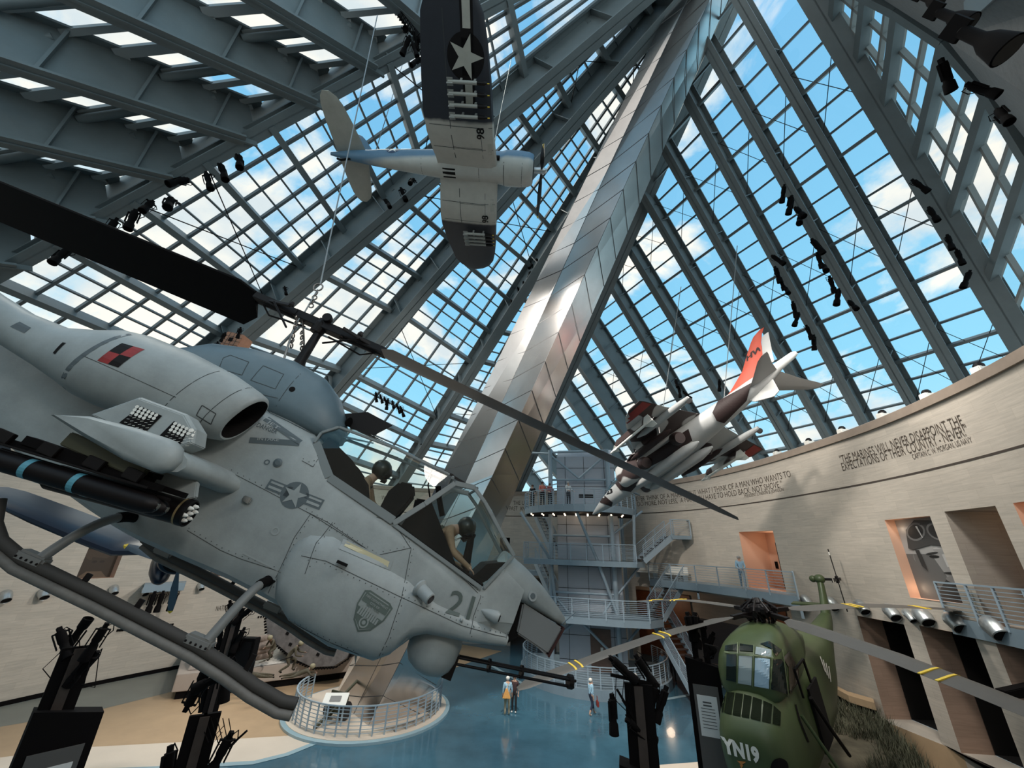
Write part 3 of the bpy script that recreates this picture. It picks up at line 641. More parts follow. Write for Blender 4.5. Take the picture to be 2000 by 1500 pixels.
def standing(face=0., arm=.06, step=.0, h=1.72, lean=0., la=(.0, .0), ra=(.0, .0)):
    """joints of an upright person facing +y; arms as (forward, out) swing of the hand"""
    k = h / 1.72; J = dict(pelvis=(0, 0, .95), waist=(0, 0, 1.1), chest=(0, .0, 1.32), neck=(0, .01, 1.47), head=(0, .025, 1.60), crown=(0, .02, 1.68),
        hpL=(-.09, 0, .88), knL=(-.10, .04 + step * .5, .50), anL=(-.11, step, .09), toL=(-.11, step + .15, .04),
        hpR=(.09, 0, .88), knR=(.10, .04 - step * .2, .50), anR=(.11, -step, .09), toR=(.11, -step + .15, .04),
        shL=(-.18, 0, 1.40), elL=(-.24, la[0] * .25 - .02, 1.13), wrL=(-.25 + la[1] * .5, .03 + la[0] * .6, .90 + la[0] * .25), haL=(-.25 + la[1] * .75, .05 + la[0] * .85, .83 + la[0] * .3),
        shR=(.18, 0, 1.40), elR=(.24, ra[0] * .25 - .02, 1.13), wrR=(.25 - ra[1] * .5, .03 + ra[0] * .6, .90 + ra[0] * .25), haR=(.25 - ra[1] * .75, .05 + ra[0] * .85, .83 + ra[0] * .3))
    J = {a: tuple(np.array(b) * k) for a, b in J.items()}; J['face'] = (0, 1, 0); return J
# ================================================================== decals that lie on a body
def bvh_of(mb): return BVHTree.FromPolygons([Vector(v) for v in mb.v], mb.f)
def cutmesh(polys, step=.06):
    import bmesh
    b = bmesh.new()
    for p in polys:
        try: b.faces.new([b.verts.new((x, 0, z)) for x, z in p])
        except Exception: pass
    xs = [v.co.x for v in b.verts]; zs = [v.co.z for v in b.verts]
    for lo, hi, ax in ((min(xs), max(xs), (1, 0, 0)), (min(zs), max(zs), (0, 0, 1))):
        q = lo + step
        while q < hi:
            bmesh.ops.bisect_plane(b, geom=b.verts[:] + b.edges[:] + b.faces[:], plane_co=Vector(ax) * q, plane_no=ax); q += step
    bmesh.ops.triangulate(b, faces=b.faces); b.verts.index_update()
    r = [(v.co.x, v.co.z) for v in b.verts], [tuple(v.index for v in f.verts) for f in b.faces]; b.free(); return r
def decal(name, polys, tree, o0, d, ux, uz, m, parent, lift=.003, step=.06):
    """polys in (u,v) of a plane at o0 with axes ux, uz, thrown along d onto the body"""
    vs, fs = cutmesh(polys, step); o0, d, ux, uz = (np.array(q, float) for q in (o0, d, ux, uz)); out = []; ok = []
    for u, v in vs:
        p = o0 + ux * u + uz * v; h = tree.ray_cast(Vector(p), Vector(d), 60)
        if h[0] is None: out.append(p); ok.append(False)
        else:
            n = np.array(h[1]); n = n if n @ d < 0 else -n; out.append(np.array(h[0]) + n * lift); ok.append(True)
    mb = MB(); mb.add(out, [f for f in fs if all(ok[i] for i in f)])
    return mb.build(name, m, parent) if mb.f else None
def strip(pts, w):
    P_ = []
    for a, b in zip(pts[:-1], pts[1:]):
        a = np.array(a, float); b = np.array(b, float); d = b - a; L_ = np.linalg.norm(d)
        if L_ < 1e-6: continue
        n = np.array([-d[1], d[0]]) / L_ * w / 2; P_.append([tuple(a - n), tuple(b - n), tuple(b + n), tuple(a + n)])
    return P_
def disc(c, r, n=24, r0=None):
    if r0 is None: return [[(c[0] + r * math.cos(2 * math.pi * k / n), c[1] + r * math.sin(2 * math.pi * k / n)) for k in range(n)]]
    q = lambda rr, k: (c[0] + rr * math.cos(2 * math.pi * k / n), c[1] + rr * math.sin(2 * math.pi * k / n))
    return [[q(r0, k), q(r, k), q(r, k + 1), q(r0, k + 1)] for k in range(n)]
def star(c, r, rot=0.):
    pts = []
    for k in range(10):
        a = math.pi / 2 + rot + k * math.pi / 5; rr = r if k % 2 == 0 else r * .382; pts.append((c[0] + rr * math.cos(a), c[1] + rr * math.sin(a)))
    return [[pts[(2 * k) % 10], pts[(2 * k + 1) % 10], c, pts[(2 * k - 1) % 10]] for k in range(5)]
def rot2(polys, c, a):
    ca, sa = math.cos(a), math.sin(a); return [[(c[0] + (x - c[0]) * ca - (y - c[1]) * sa, c[1] + (x - c[0]) * sa + (y - c[1]) * ca) for x, y in p] for p in polys]
def textpolys(s, size, c, a=0., sx=1., **k):
    vs, fs = textmesh(s, size, **k); ca, sa = math.cos(a), math.sin(a)
    q = [(c[0] + x * sx * ca - y * sa, c[1] + x * sx * sa + y * ca) for x, y, _ in vs]; return [[q[i] for i in f] for f in fs]
def R3(pose, pts): return pts
class Pose:
    def __init__(s, R_, t, sc=1.): s.R = np.array(R_, float); s.t = np.array(t, float); s.s = sc
    def M(s): return M4(s.R, s.t, s.s)
    def L(s, px, py, y, ax=1):                                          # pixel on the local plane (axis ax = y) -> local point
        n = s.R[:, ax]; h = hit(px, py, s.t + n * y * s.s, n); return s.R.T @ (h - s.t) / s.s
    def w(s, p): return s.R @ (np.array(p, float) * s.s) + s.t
def interp_secs(keys, xs, cols):
    k = np.array(keys, float); return [[x] + [float(np.interp(x, k[:, 0], k[:, c])) for c in range(1, cols)] for x in xs]
def smoothstep_interp(keys, xs):
    k = np.array(keys, float); o = np.argsort(k[:, 0]); k = k[o]; out = []
    for x in xs:                                                          # monotone-ish catmull rom
        i = int(np.clip(np.searchsorted(k[:, 0], x) - 1, 0, len(k) - 2)); x0, x1 = k[i, 0], k[i + 1, 0]; t = (x - x0) / (x1 - x0)
        p0 = k[max(i - 1, 0)]; p1 = k[i]; p2 = k[i + 1]; p3 = k[min(i + 2, len(k) - 1)]
        m1 = (p2 - p0) / max(p2[0] - p0[0], 1e-6) * (x1 - x0); m2 = (p3 - p1) / max(p3[0] - p1[0], 1e-6) * (x1 - x0)
        lim = lambda m, d: np.where(m * d <= 0, 0, np.sign(m) * np.minimum(abs(m), 3 * abs(d)))
        d = p2 - p1; m1 = lim(m1, d); m2 = lim(m2, d)
        out.append((2 * t**3 - 3 * t**2 + 1) * p1 + (t**3 - 2 * t**2 + t) * m1 + (-2 * t**3 + 3 * t**2) * p2 + (t**3 - t**2) * m2)
    return out
def superring(x, yc, zc, w, hu, hl, e=2.3, n=24):
    r = []
    for k in range(n):
        a = 2 * math.pi * k / n; c, s_ = math.cos(a), math.sin(a)
        y = math.copysign(abs(c) ** (2 / e), c) * w; z = math.copysign(abs(s_) ** (2 / e), s_) * (hu if s_ > 0 else hl); r.append((x, yc + y, zc + z))
    return r
# ================================================================== attack helicopter hung in the foreground
CP = Pose([[.916716, -.213537, .337689], [.206081, .976801, .058235], [-.34229, .016207, .939455]], (-4.3569, 5.2135, 7.3408))
GUN = mat('gunship_grey', (.325, .355, .352), .5, 0, .16, 2.2, .05, 40); GUNT = mat('gunship_blue_grey', (.125, .175, .20), .45, 0, .1, 2); DKG = mat('dark_grey_marking', (.10, .125, .135), .6)
LINE = mat('panel_line', (.05, .055, .055), .8); DARK = mat('cockpit_black', (.005, .004, .004), .8, spec=.2); CANG = glassmat('canopy_glass', (.86, .93, .92), .25, .01)
WHITE = mat('white_paint', (.8, .78, .72), .5); OLIVE = mat('olive_drab', (.05, .05, .025), .6); TAN = mat('tan_flight_suit', (.36, .22, .13), .8, 0, .2, 9); SBLUE = mat('band_blue', (.10, .33, .42), .5)
cobra = thing('attack_helicopter', 'large grey attack helicopter number 21 hanging nose down in the foreground', 'helicopter', M=CP.M())
# --- fuselage ------------------------------------------------------
FK = [  # x, zb, wb, zcheek, wu, zs, zt
 (-9.0, 2.05, .10, 2.15, .10, 2.3, 2.4), (-7.0, 1.75, .17, 1.95, .17, 2.15, 2.3), (-4.5, 1.35, .26, 1.7, .27, 2.1, 2.25), (-3.0, 1.08, .34, 1.5, .35, 2.15, 2.35), (-2.0, .88, .40, 1.3, .44, 2.2, 2.5),
 (-1.2, .70, .44, 1.1, .47, 2.3, 2.6), (-.4, .58, .45, 1.0, .47, 2.4, 2.6), (.4, .56, .45, 1.0, .47, 2.42, 2.6), (.88, .56, .45, 1.0, .47, 2.36, 2.5), (1.05, .55, .45, 1.0, .47, 2.24, 2.26), (1.35, .53, .45, 1.0, .47, 2.03, 2.04),
 (2.3, .46, .46, 1.4, .46, 1.87, 1.88), (3.0, .50, .46, 1.3, .46, 1.72, 1.73), (3.2, .78, .46, 1.2, .46, 1.68, 1.69), (3.7, .92, .45, 1.2, .44, 1.56, 1.57), (3.80, .95, .44, 1.2, .43, 1.66, 1.70), (3.98, 1.02, .43, 1.3, .42, 1.90, 2.12), (4.3, 1.12, .37, 1.35, .38, 1.82, 2.03)]
def fsec(x, zb, wb, zc, wu, zs, zt):
    h = [(0, zb), (.55 * wb, zb + .01), (.86 * wb, zb + .08), (wb, zb + .24), (wb, (zb + zc) / 2 + .1), ((wb + wu) / 2, zc + .15), (wu, zc + (zs - zc) * .6), (wu * .99, zs - .10), (wu * .93, zs - .02), (wu * .6, (zs + zt) / 2 + .01), (0, zt)]
    return [(x, -y, z) for y, z in h] + [(x, y, z) for y, z in h[-2:0:-1]]
xs = sorted(set([k[0] for k in FK] + list(np.arange(-9, 4.3, .35).round(2)))); fb = MB(); fb.loft([fsec(*[float(v) for v in q]) for q in smoothstep_interp(FK, xs)])
fus = fb.build('fuselage', GUN, cobra, 30)
ch = MB(); cs = []                                                        # ammunition bay cheeks
for x, zb, zt, w in ((1.37, .95, 1.2, .44), (1.40, .72, 1.35, .50), (1.5, .56, 1.45, .545), (1.75, .42, 1.53, .57), (2.3, .34, 1.46, .575), (2.85, .38, 1.40, .57), (3.0, .50, 1.34, .56), (3.1, .72, 1.30, .545), (3.3, .84, 1.26, .52), (3.8, .93, 1.24, .50), (4.1, 1.0, 1.22, .47), (4.3, 1.05, 1.2, .40)):
    cs.append(superring(x, 0, (zb + zt) / 2, w, (zt - zb) / 2, (zt - zb) / 2, 3.4, 32))
ch.loft(cs); ch.build('cheek_fairing', GUN, cobra, 50)
allf = MB(); allf.add(fb.v, fb.f); allf.add(ch.v, ch.f)
# nose fairing over the sight
nf = MB(); sec = []
for x, w, zt, zb in ((3.95, .41, 2.12, 1.5), (4.3, .37, 2.02, 1.58), (4.6, .30, 1.90, 1.56), (4.9, .22, 1.74, 1.53), (5.05, .15, 1.65, 1.52), (5.11, .06, 1.59, 1.54)):
    sec.append(superring(x, 0, zb + (zt - zb) * .35, w, (zt - zb) * .65, (zt - zb) * .35, 2.6, 24))
nf.loft(sec).build('nose_fairing', GUN, cobra, 50); allf.add(nf.v, nf.f)
ts = MB(); a = [(4.37, 1.60), (5.0, 1.51), (4.90, 1.16), (4.42, 1.24)]
ts.slab([(x, -.27, z) for x, z in a], (0, .54, 0)); ts.build('sight_turret', mat('sight_grey', (.20, .21, .21), .5), cobra, bevel=.02)
MB().slab([(5.0, -.28, 1.53), (5.03, -.28, 1.52), (4.93, -.28, 1.13), (4.90, -.28, 1.14)], (0, .56, 0)).build('sight_window', mat('sight_window_dark', (.05, .02, .02), .15), cobra, bevel=.006)
MB().slab([(4.32, -.22, 1.55), (4.42, -.22, 1.6), (4.46, -.22, 1.2), (4.32, -.2, 1.05)], (0, .44, 0)).build('sight_mount', DARK, cobra)
# --- transmission cowl ---------------------------------------------
ck = [(-1.75, .20, 2.55, 2.62), (-1.47, .30, 2.5, 2.86), (-1.18, .36, 2.48, 3.10), (-.7, .40, 2.46, 3.27), (-.1, .41, 2.45, 3.36), (.42, .40, 2.45, 3.31), (.75, .36, 2.45, 3.13), (.95, .30, 2.47, 2.93), (1.05, .24, 2.5, 2.80), (1.1, .15, 2.52, 2.68)]
cw = MB(); cw.loft([superring(x, 0, zb + (zt - zb) * .3, w, (zt - zb) * .7, (zt - zb) * .3, 2.5, 28) for x, w, zb, zt in ck]); cwo = cw.build('transmission_cowl', GUNT, cobra, 50)
MB().lathe([(.07, 0), (.07, .02)], (1.05, -.1, 2.86), (1, -.5, .1), 14).build('cowl_inlet', DARK, cobra)
MB().slab([(.9, -.02, 2.95), (1.2, -.02, 3.13), (1.62, -.02, 3.1), (1.45, -.02, 2.85), (1.1, -.02, 2.8)], (0, .04, 0)).build('wire_cutter', BLACK, cobra)
MB().slab([(1.08, -.05, 2.62), (1.5, -.05, 2.72), (1.5, .05, 2.74), (1.08, .05, 2.66)], (0, 0, .02)).build('air_data_probe', GUNT, cobra)
# --- nacelles -------------------------------------------------------
for sg in (-1, 1):
    nk = [(.16, -.80, 2.24, .300), (.13, -.80, 2.24, .33), (.02, -.81, 2.24, .36), (-.3, -.83, 2.24, .42), (-.8, -.85, 2.22, .465), (-1.3, -.85, 2.19, .47), (-1.55, -.84, 2.17, .44), (-1.8, -.82, 2.14, .36), (-2.15, -.80, 2.10, .265), (-2.6, -.80, 2.12, .225), (-3.0, -.82, 2.18, .215), (-3.4, -.86, 2.26, .21)]
    nb = MB(); ring = []
    for i, (x, y, z, r) in enumerate(nk):
        q = superring(x + .0, 0, 0, r * .86, r * 1.02, r * 1.02, 2.2, 32); rake = .30 if i < 3 else .30 * max(0, 1 - (.02 - x) / 1.2)
        ring.append([(px + rake * pz * .9 - rake * .0, -sg * y + py, z + pz) for px, py, pz in q])
    inner = [[(p[0] - dx, -sg * .80 * 1 + (p[1] + sg * .80) * f if False else (-sg * -.80) + (p[1] - (-sg * -.80)) * f, 2.24 + (p[2] - 2.24) * f) for p in ring[0]] for dx, f in ((0., .93), (.12, .85), (.6, .6))]
    nb.loft([inner[0]] + ring, cap=False); no = nb.build('engine_nacelle', GUN, cobra, 50)
    if sg == -1: nacN = nb; nacO = no
    MB().loft([inner[0], inner[1], inner[2]], cap=False).poly(inner[2]).build('intake_duct', DARK, no)
    bs = MB(); c = ring[-1]; cc = np.mean(np.array(c), 0); bs.poly([tuple(cc + (np.array(p) - cc) * .9 + A3(.02, 0, 0)) for p in c]); bs.build('exhaust_pipe', DARK, no)
# which side is which: the near side of the helicopter is local -y
# --- wings, tip fairings, dispensers, stores ------------------------
def foil(x0, x1, z, th, y, dz=0):
    c = x1 - x0; pr = [(0, 0), (.03, .28), (.12, .45), (.3, .5), (.6, .38), (1, .05), (1, -.05), (.6, -.3), (.3, -.45), (.12, -.42), (.03, -.25)]
    return [(x1 - a * c, y, z + b * th) for a, b in pr]
for sg in (-1, 1):
    MB().loft([foil(-.85, .46, 1.50, .30, sg * .40), foil(-.80, .34, 1.54, .25, sg * 1.55)]).build('stub_wing', GUN, cobra, 75)
    fp = [(-.90, 1.50), (-.62, 1.62), (-.2, 1.69), (.12, 1.72), (.22, 1.68), (.28, 1.58), (.27, 1.48), (.20, 1.41), (-.1, 1.40), (-.5, 1.44)]
    tp = MB(); tp.loft([[(x * .9 - .03, sg * 1.50, 1.55 + (z - 1.55) * .7) for x, z in fp], [(x, sg * 1.55, z) for x, z in fp], [(x, sg * 1.66, z) for x, z in fp], [(x * .9 - .03, sg * 1.71, 1.55 + (z - 1.55) * .7) for x, z in fp]]); tp.build('wing_tip_fairing', GUN, cobra, 50)
    # flare dispenser on the wing
    bx = MB(); base = [(-.86, 1.62), (-.60, 1.97), (-.1, 2.00), (.08, 1.90), (.16, 1.76), (.02, 1.60)]
    bx.loft([[(x, sg * 1.12, z) for x, z in base], [(x, sg * 1.36, z) for x, z in base], [(x, sg * 1.39, z) for x, z in [(-.82, 1.63), (-.58, 1.945), (-.11, 1.975), (.05, 1.88), (.13, 1.76), (.01, 1.62)]]])
    bo = bx.build('flare_dispenser', GUN, cobra, bevel=.008)
    if sg == -1:
        tree = bvh_of(bx)
        for x0 in (-.56, -.14 + .0):
            x0 -= .0
            decal('dispenser_recess', [[(x0, 1.665), (x0 + .27, 1.665), (x0 + .29, 1.885), (x0 + .05, 1.885)] if x0 < -.3 else [(x0 - .02, 1.665), (x0 + .22, 1.665), (x0 + .18, 1.85), (x0, 1.885)]], tree, (0, -3, 0), (0, 1, 0), (1, 0, 0), (0, 0, 1), DARK, bo, .006, .05)
            for r_ in range(6):
                for c_ in range(6):
                    cx, cz = x0 + .03 + c_ * .042 + (r_ * .004), 1.868 - r_ * .036
                    if r_ < 2 or (r_ == 2 and c_ < 4): decal('flare_cap', disc((cx, cz), .018, 10), tree, (0, -3, 0), (0, 1, 0), (1, 0, 0), (0, 0, 1), WHITE, bo, .011, .2)
                    else: decal('flare_mark', strip([(cx - .012, cz - .006 * (c_ % 2)), (cx + .012, cz + .008)], .004), tree, (0, -3, 0), (0, 1, 0), (1, 0, 0), (0, 0, 1), WHITE, bo, .009, .2)
    # pylon, launcher, missiles and rocket pod
    pl = MB(); pl.box((-.35, sg * 1.5, 1.36), (.8, .07, .14)); pl.build('weapon_pylon', OLIVE, cobra, bevel=.01); MB().slab([(-.6, sg * 1.12, 1.46), (.34, sg * 1.12, 1.44), (.42, sg * 1.12, 1.30), (.30, sg * 1.12, 1.20), (-.5, sg * 1.12, 1.24)], (0, sg * .07, 0)).build('weapon_pylon', GUN, cobra, bevel=.01)
    rk = MB(); [rk.box((x_, sg * 1.56, 1.20 + (x_ + 1.) * .11), (.16, .05, .10)) for x_ in (-1.15, -.75, -.35, .0)]; rk.beam((-1.3, sg * 1.58, 1.10), (.2, sg * 1.58, 1.26), .02, .02); rk.beam((-1.2, sg * 1.42, 1.06), (.35, sg * 1.42, 1.22), .03, .03); rk.build('launcher_clamps', BLACK, cobra, bevel=.006)
    ln = MB(); ln.beam((-1.3, sg * 1.50, 1.13), (.25, sg * 1.50, 1.29), .09, .06); ln.beam((-1.1, sg * 1.36, 1.17), (.42, sg * 1.36, 1.30), .05, .05); ln.beam((-1.0, sg * 1.5, 1.22), (.1, sg * 1.44, 1.30), .13, .08)
    ln.beam((-.9, sg * 1.40, 1.20), (.1, sg * 1.40, 1.36), .16, .05); ln.build('missile_launcher', BLACKM, cobra)
    for yy, zz in ((1.50, 0.), (1.33, -.02)):
        ax = unit((1.41, 0, .15)); c0 = A3(-1.6, sg * yy, .935 + zz); ms = MB(); ms.lathe([(.045, 0), (.09, .03), (.09, 1.78), (.085, 1.86), (.06, 1.93), (.03, 1.955)], c0, ax, 20)
        for k in range(4):
            d = (0, math.cos(math.pi / 4 + k * math.pi / 2), math.sin(math.pi / 4 + k * math.pi / 2)); d = np.array(d)
            ms.slab([c0 + ax * .02 + d * .05, c0 + ax * .42 + d * .08, c0 + ax * .25 + d * .19, c0 + ax * .02 + d * .19], np.cross(ax, d) * .01)
        mo = ms.build('missile', BLACK, cobra, 40)
        bd = MB()
        for s_ in (.78, 1.2): bd.lathe([(.092, s_), (.092, s_ + .055)], c0, ax, 20, cap=False)
        bd.build('blue_band', SBLUE, mo)
        if sg < 0 and yy > 1.4:
            tq = textpolys('INERT', .055, (0, 0)); up_ = unit(np.cross(ax, (0, 1, 0))) * -1; MB_t = MB(); [MB_t.poly([c0 + ax * (.38 + u_) + A3(0, -.0925, 0) * math.cos((v_) / .09) + (up_ if up_[2] > 0 else -up_) * (.092 * math.sin((v_) / .09)) for u_, v_ in q_]) for q_ in tq]; MB_t.build('stencil_lettering', WHITE, mo)
        MB().sphere(c0 + ax * 1.91, .055, 12).build('seeker_dome', mat('dome_glass', (.1, .1, .09), .05), mo, True)
    ax = unit((1.0, 0, .13)); c0 = A3(-.9, sg * 1.15, .97); rp = MB(); rp.lathe([(.09, 0), (.125, .06), (.13, 1.30), (.135, 1.31), (.135, 1.37), (.12, 1.375), (.12, 1.35)], c0, ax, 28); ro = rp.build('rocket_pod', BLACK, cobra, 40)
    MB().lathe([(.136, 1.29), (.136, 1.31)], c0, ax, 28, False).build('pod_band', mat('brass_band', (.35, .25, .12), .4, .6), ro)
    f0 = c0 + ax * 1.355
    for k in range(7):
        d = A3(0, 0, 0) if k == 6 else A3(0, math.cos(k * math.pi / 3 + .3), math.sin(k * math.pi / 3 + .3)) * .075
        MB().lathe([(.022, 0), (.02, .03), (.006, .05)], f0 + d, ax, 10).build('rocket_head', WHITE, ro, True)
# --- canopy ---------------------------------------------------------
CF = mat('canopy_frame', (.20, .225, .225), .45)
sill = [(.93, 2.39), (1.33, 2.06), (2.31, 1.90), (2.36, 1.85), (3.75, 1.575), (3.99, 2.07)]
topl = [(.93, 2.50), (1.08, 2.66), (1.9, 2.72), (2.70, 2.70), (3.14, 2.66), (3.52, 2.42), (3.80, 2.22), (3.99, 2.07)]
for sg in (-1, 1):
    ys, yt = sg * .45, sg * .37
    yy = lambda z: sg * (.45 - max(0, z - 1.9) * .09)
    G = MB(); rw = [(.93, 2.39), (.93, 2.50), (1.08, 2.66), (1.9, 2.70), (2.72, 2.69), (2.33, 1.92), (1.33, 2.08)]; fw_ = [(2.36, 1.87), (2.86, 2.62), (3.14, 2.66), (3.52, 2.42), (3.80, 2.20), (3.98, 2.06), (3.75, 1.60)]
    for pl_ in (rw, fw_): G.poly([(x, yy(z), z) for x, z in pl_])
    G.build('side_window', CANG, cobra)
    fr = MB()
    def bar(pts, w, t=.035):
        for a, b in zip(pts[:-1], pts[1:]): fr.beam((a[0], yy(a[1]) + sg * .004, a[1]), (b[0], yy(b[1]) + sg * .004, b[1]), t, w, up=(0, sg, .0001) if False else (b[1] - a[1], 0, a[0] - b[0]))
    bar([(.90, 2.36), (.90, 2.52), (1.06, 2.69), (1.9, 2.745), (2.74, 2.72)], .035); bar([(.92, 2.37), (1.32, 2.04), (2.33, 1.875)], .11)
    bar([(2.34, 1.84), (2.60, 2.22), (2.86, 2.64), (3.15, 2.70)], .07, .05); bar([(2.34, 1.84), (3.73, 1.565)], .05); bar([(3.76, 1.575), (3.99, 2.07)], .04)
    bar([(3.15, 2.69), (3.36, 2.57), (3.52, 2.445), (3.78, 2.24), (4.0, 2.08)], .05)
    fr.build('canopy_frame', CF, cobra, bevel=.006)
tp = MB(); rows = []
for x, z, w, c in ((.93, 2.51, .395, .22), (1.08, 2.67, .385, .12), (1.9, 2.745, .375, .08), (2.72, 2.72, .375, .06)): rows.append([(x, w * math.sin(t), z + c * math.cos(t) - c * math.cos(1.5)) for t in np.linspace(-1.5, 1.5, 9)])
tp.loft(rows, closed=False); tp.build('roof_window', CANG, cobra, True)
wsd = MB(); rows = []
for x, z, w, c in ((3.15, 2.69, .38, .05), (3.36, 2.56, .385, .06), (3.52, 2.44, .39, .06), (3.78, 2.23, .40, .05), (4.02, 2.08, .40, .03)): rows.append([(x + c * math.cos(t), w * math.sin(t), z + c * math.cos(t)) for t in np.linspace(-1.5, 1.5, 9)])
wsd.loft(rows, closed=False); wsd.build('windscreen', CANG, cobra, True)
mb = MB()
for r_ in (rows[0],): mb.tube(r_, .022, 6)
mb.tube([(2.80, w * .375, 2.70 + .05 * (1 - w * w)) for w in np.linspace(-1, 1, 9)], .022, 6); mb.tube([(1.0, w * .38, 2.62 + .14 * (1 - w * w)) for w in np.linspace(-1, 1, 9)], .022, 6); mb.build('canopy_bow', CF, cobra, True)
MB().beam((1.02, 0, 2.83), (2.80, 0, 2.79), .05, .03).beam((2.8, 0, 2.78), (3.16, 0, 2.74), .05, .03).build('roof_spine', BLACK, cobra)
# cockpit interior: seats, panels, crew
ck_ = MB(); ck_.box((1.45, 0, 2.02), (.12, .5, .5)); ck_.box((1.7, 0, 1.72), (.55, .5, .1)); ck_.build('rear_seat', DARK, cobra, bevel=.02)
ck_ = MB(); ck_.slab([(2.62, -.22, 1.55), (2.80, -.22, 1.55), (2.60, -.22, 2.30), (2.44, -.22, 2.26)], (0, .44, 0)); ck_.box((2.95, 0, 1.52), (.6, .46, .10)); ck_.build('front_seat', DARK, cobra, bevel=.02)
ck_ = MB(); ck_.slab([(2.06, -.22, 1.8), (2.3, -.22, 1.8), (2.42, -.22, 2.30), (2.34, -.22, 2.42), (2.14, -.22, 2.38), (2.06, -.22, 2.2)], (0, .44, 0)); ck_.build('rear_instrument_cowl', DARK, cobra, bevel=.03)
ck_ = MB(); ck_.slab([(3.55, -.30, 1.55), (3.92, -.30, 1.6), (3.97, -.30, 1.98), (3.72, -.30, 1.86)], (0, .60, 0)); ck_.lathe([(.07, 0), (.05, .5), (.07, .56)], (3.52, 0, 1.6), (-.22, 0, 1), 12); ck_.build('front_instrument_panel', DARK, cobra, bevel=.01)
hs = MB(); hs.tube([(2.66, -.05, 2.55), (2.75, -.06, 2.40), (2.9, -.05, 2.2)], .04, 8); hs.tube([(2.5, -.1, 2.66), (2.52, -.15, 2.5), (2.62, -.12, 2.36)], .012, 6); hs.tube([(1.05, -.15, 2.5), (1.2, -.22, 2.25), (1.1, -.2, 2.1)], .01, 6); hs.build('cockpit_hoses', BLACKM, cobra, True)
HELM = mat('helmet_dark', (.012, .014, .009), .35)
for sg in (-1, 1):
    MB().slab([(2.42, sg * .30, 1.75), (3.45, sg * .30, 1.58), (3.12, sg * .30, 1.88), (2.86, sg * .30, 2.12), (2.66, sg * .30, 2.30), (2.50, sg * .30, 2.20)], (0, sg * .04, 0)).build('seat_armour', DARK, cobra, bevel=.01)
    MB().slab([(.96, sg * .32, 2.30), (1.40, sg * .32, 1.98), (2.0, sg * .32, 1.86), (1.80, sg * .32, 2.16), (1.45, sg * .32, 2.36), (1.0, sg * .32, 2.52)], (0, sg * .04, 0)).build('seat_armour', DARK, cobra, bevel=.01)
    MB().slab([(2.3, sg * .41, 1.4), (3.75, sg * .40, 1.4), (3.75, sg * .40, 1.62), (2.35, sg * .41, 1.88)], (0, -sg * .02, 0)).build('cockpit_side_lining', DARK, cobra)
def helmet(o, hd, up, fw, sd):
    h = MB(); h.sphere(hd + up * .03, .145, 16, (1, 1, 1)); h.build('flight_helmet', HELM, o, True); MB().sphere(hd + up * .02 + fw * .055, .118, 12).build('visor', mat('visor_black', (.01, .01, .01), .1), o, True); MB().lathe([(.05, 0), (.03, .07)], hd + fw * .10 - up * .07, fw, 10).build('mask', BLACK, o)
SUIT = [SKIN, TAN, TAN, BLACK]
front = dict(pelvis=(2.98, 0, 1.66), waist=(2.95, 0, 1.80), chest=(3.06, 0, 2.02), neck=(3.18, 0, 2.14), head=(3.27, 0, 2.18), crown=(3.33, 0, 2.25), shL=(3.05, .19, 2.06), elL=(3.22, .25, 1.86), wrL=(3.45, .2, 1.80), haL=(3.52, .17, 1.79),
    shR=(3.05, -.19, 2.06), elR=(3.22, -.27, 1.82), wrR=(3.47, -.27, 1.74), haR=(3.55, -.26, 1.71), hpL=(3.02, .1, 1.62), knL=(3.45, .13, 1.68), anL=(3.65, .12, 1.35), toL=(3.78, .12, 1.33), hpR=(3.02, -.1, 1.62), knR=(3.42, -.14, 1.66), anR=(3.62, -.13, 1.33), toR=(3.76, -.13, 1.32), face=(1, 0, -.8), forearm=1)
pf = person('pilot figure leaning forward in the front cockpit, tan suit and dark helmet', front, SUIT, None, helmet, M=CP.M())
sh = lambda J, dx, dz: {k: (np.array(v) + A3(dx, 0, dz) if isinstance(v, tuple) and k != 'face' else v) for k, v in J.items()}
rear = dict(sh(front, -1.33, .12)); rear['head'] = A3(1.80, 0, 2.42); rear['crown'] = A3(1.82, 0, 2.50); rear['neck'] = A3(1.76, 0, 2.31); rear['face'] = (1, 0, -.2); rear['chest'] = A3(1.70, 0, 2.16)
pr = person('pilot figure sitting upright in the rear cockpit, tan suit and dark vest', rear, SUIT, None, helmet, M=CP.M())
for pp, x0 in ((pf, 3.04), (pr, 1.71)):
    v = MB(); v.loft([superring(0, 0, 0, .16, .12, .12, 2.4, 14), superring(.2, 0, 0, .175, .125, .125, 2.4, 14), superring(.34, 0, 0, .14, .10, .10, 2.4, 14)]); dx = unit((.32, 0, .95)); Rv = frameX(dx, (1, 0, 0)); v.v = [tuple(Rv @ np.array(p) + A3(x0 - .11, 0, 1.74 if x0 > 2 else 1.88)) for p in v.v]; v.build('survival_vest', OLIVE if x0 > 2 else BLACKM, pp, True)
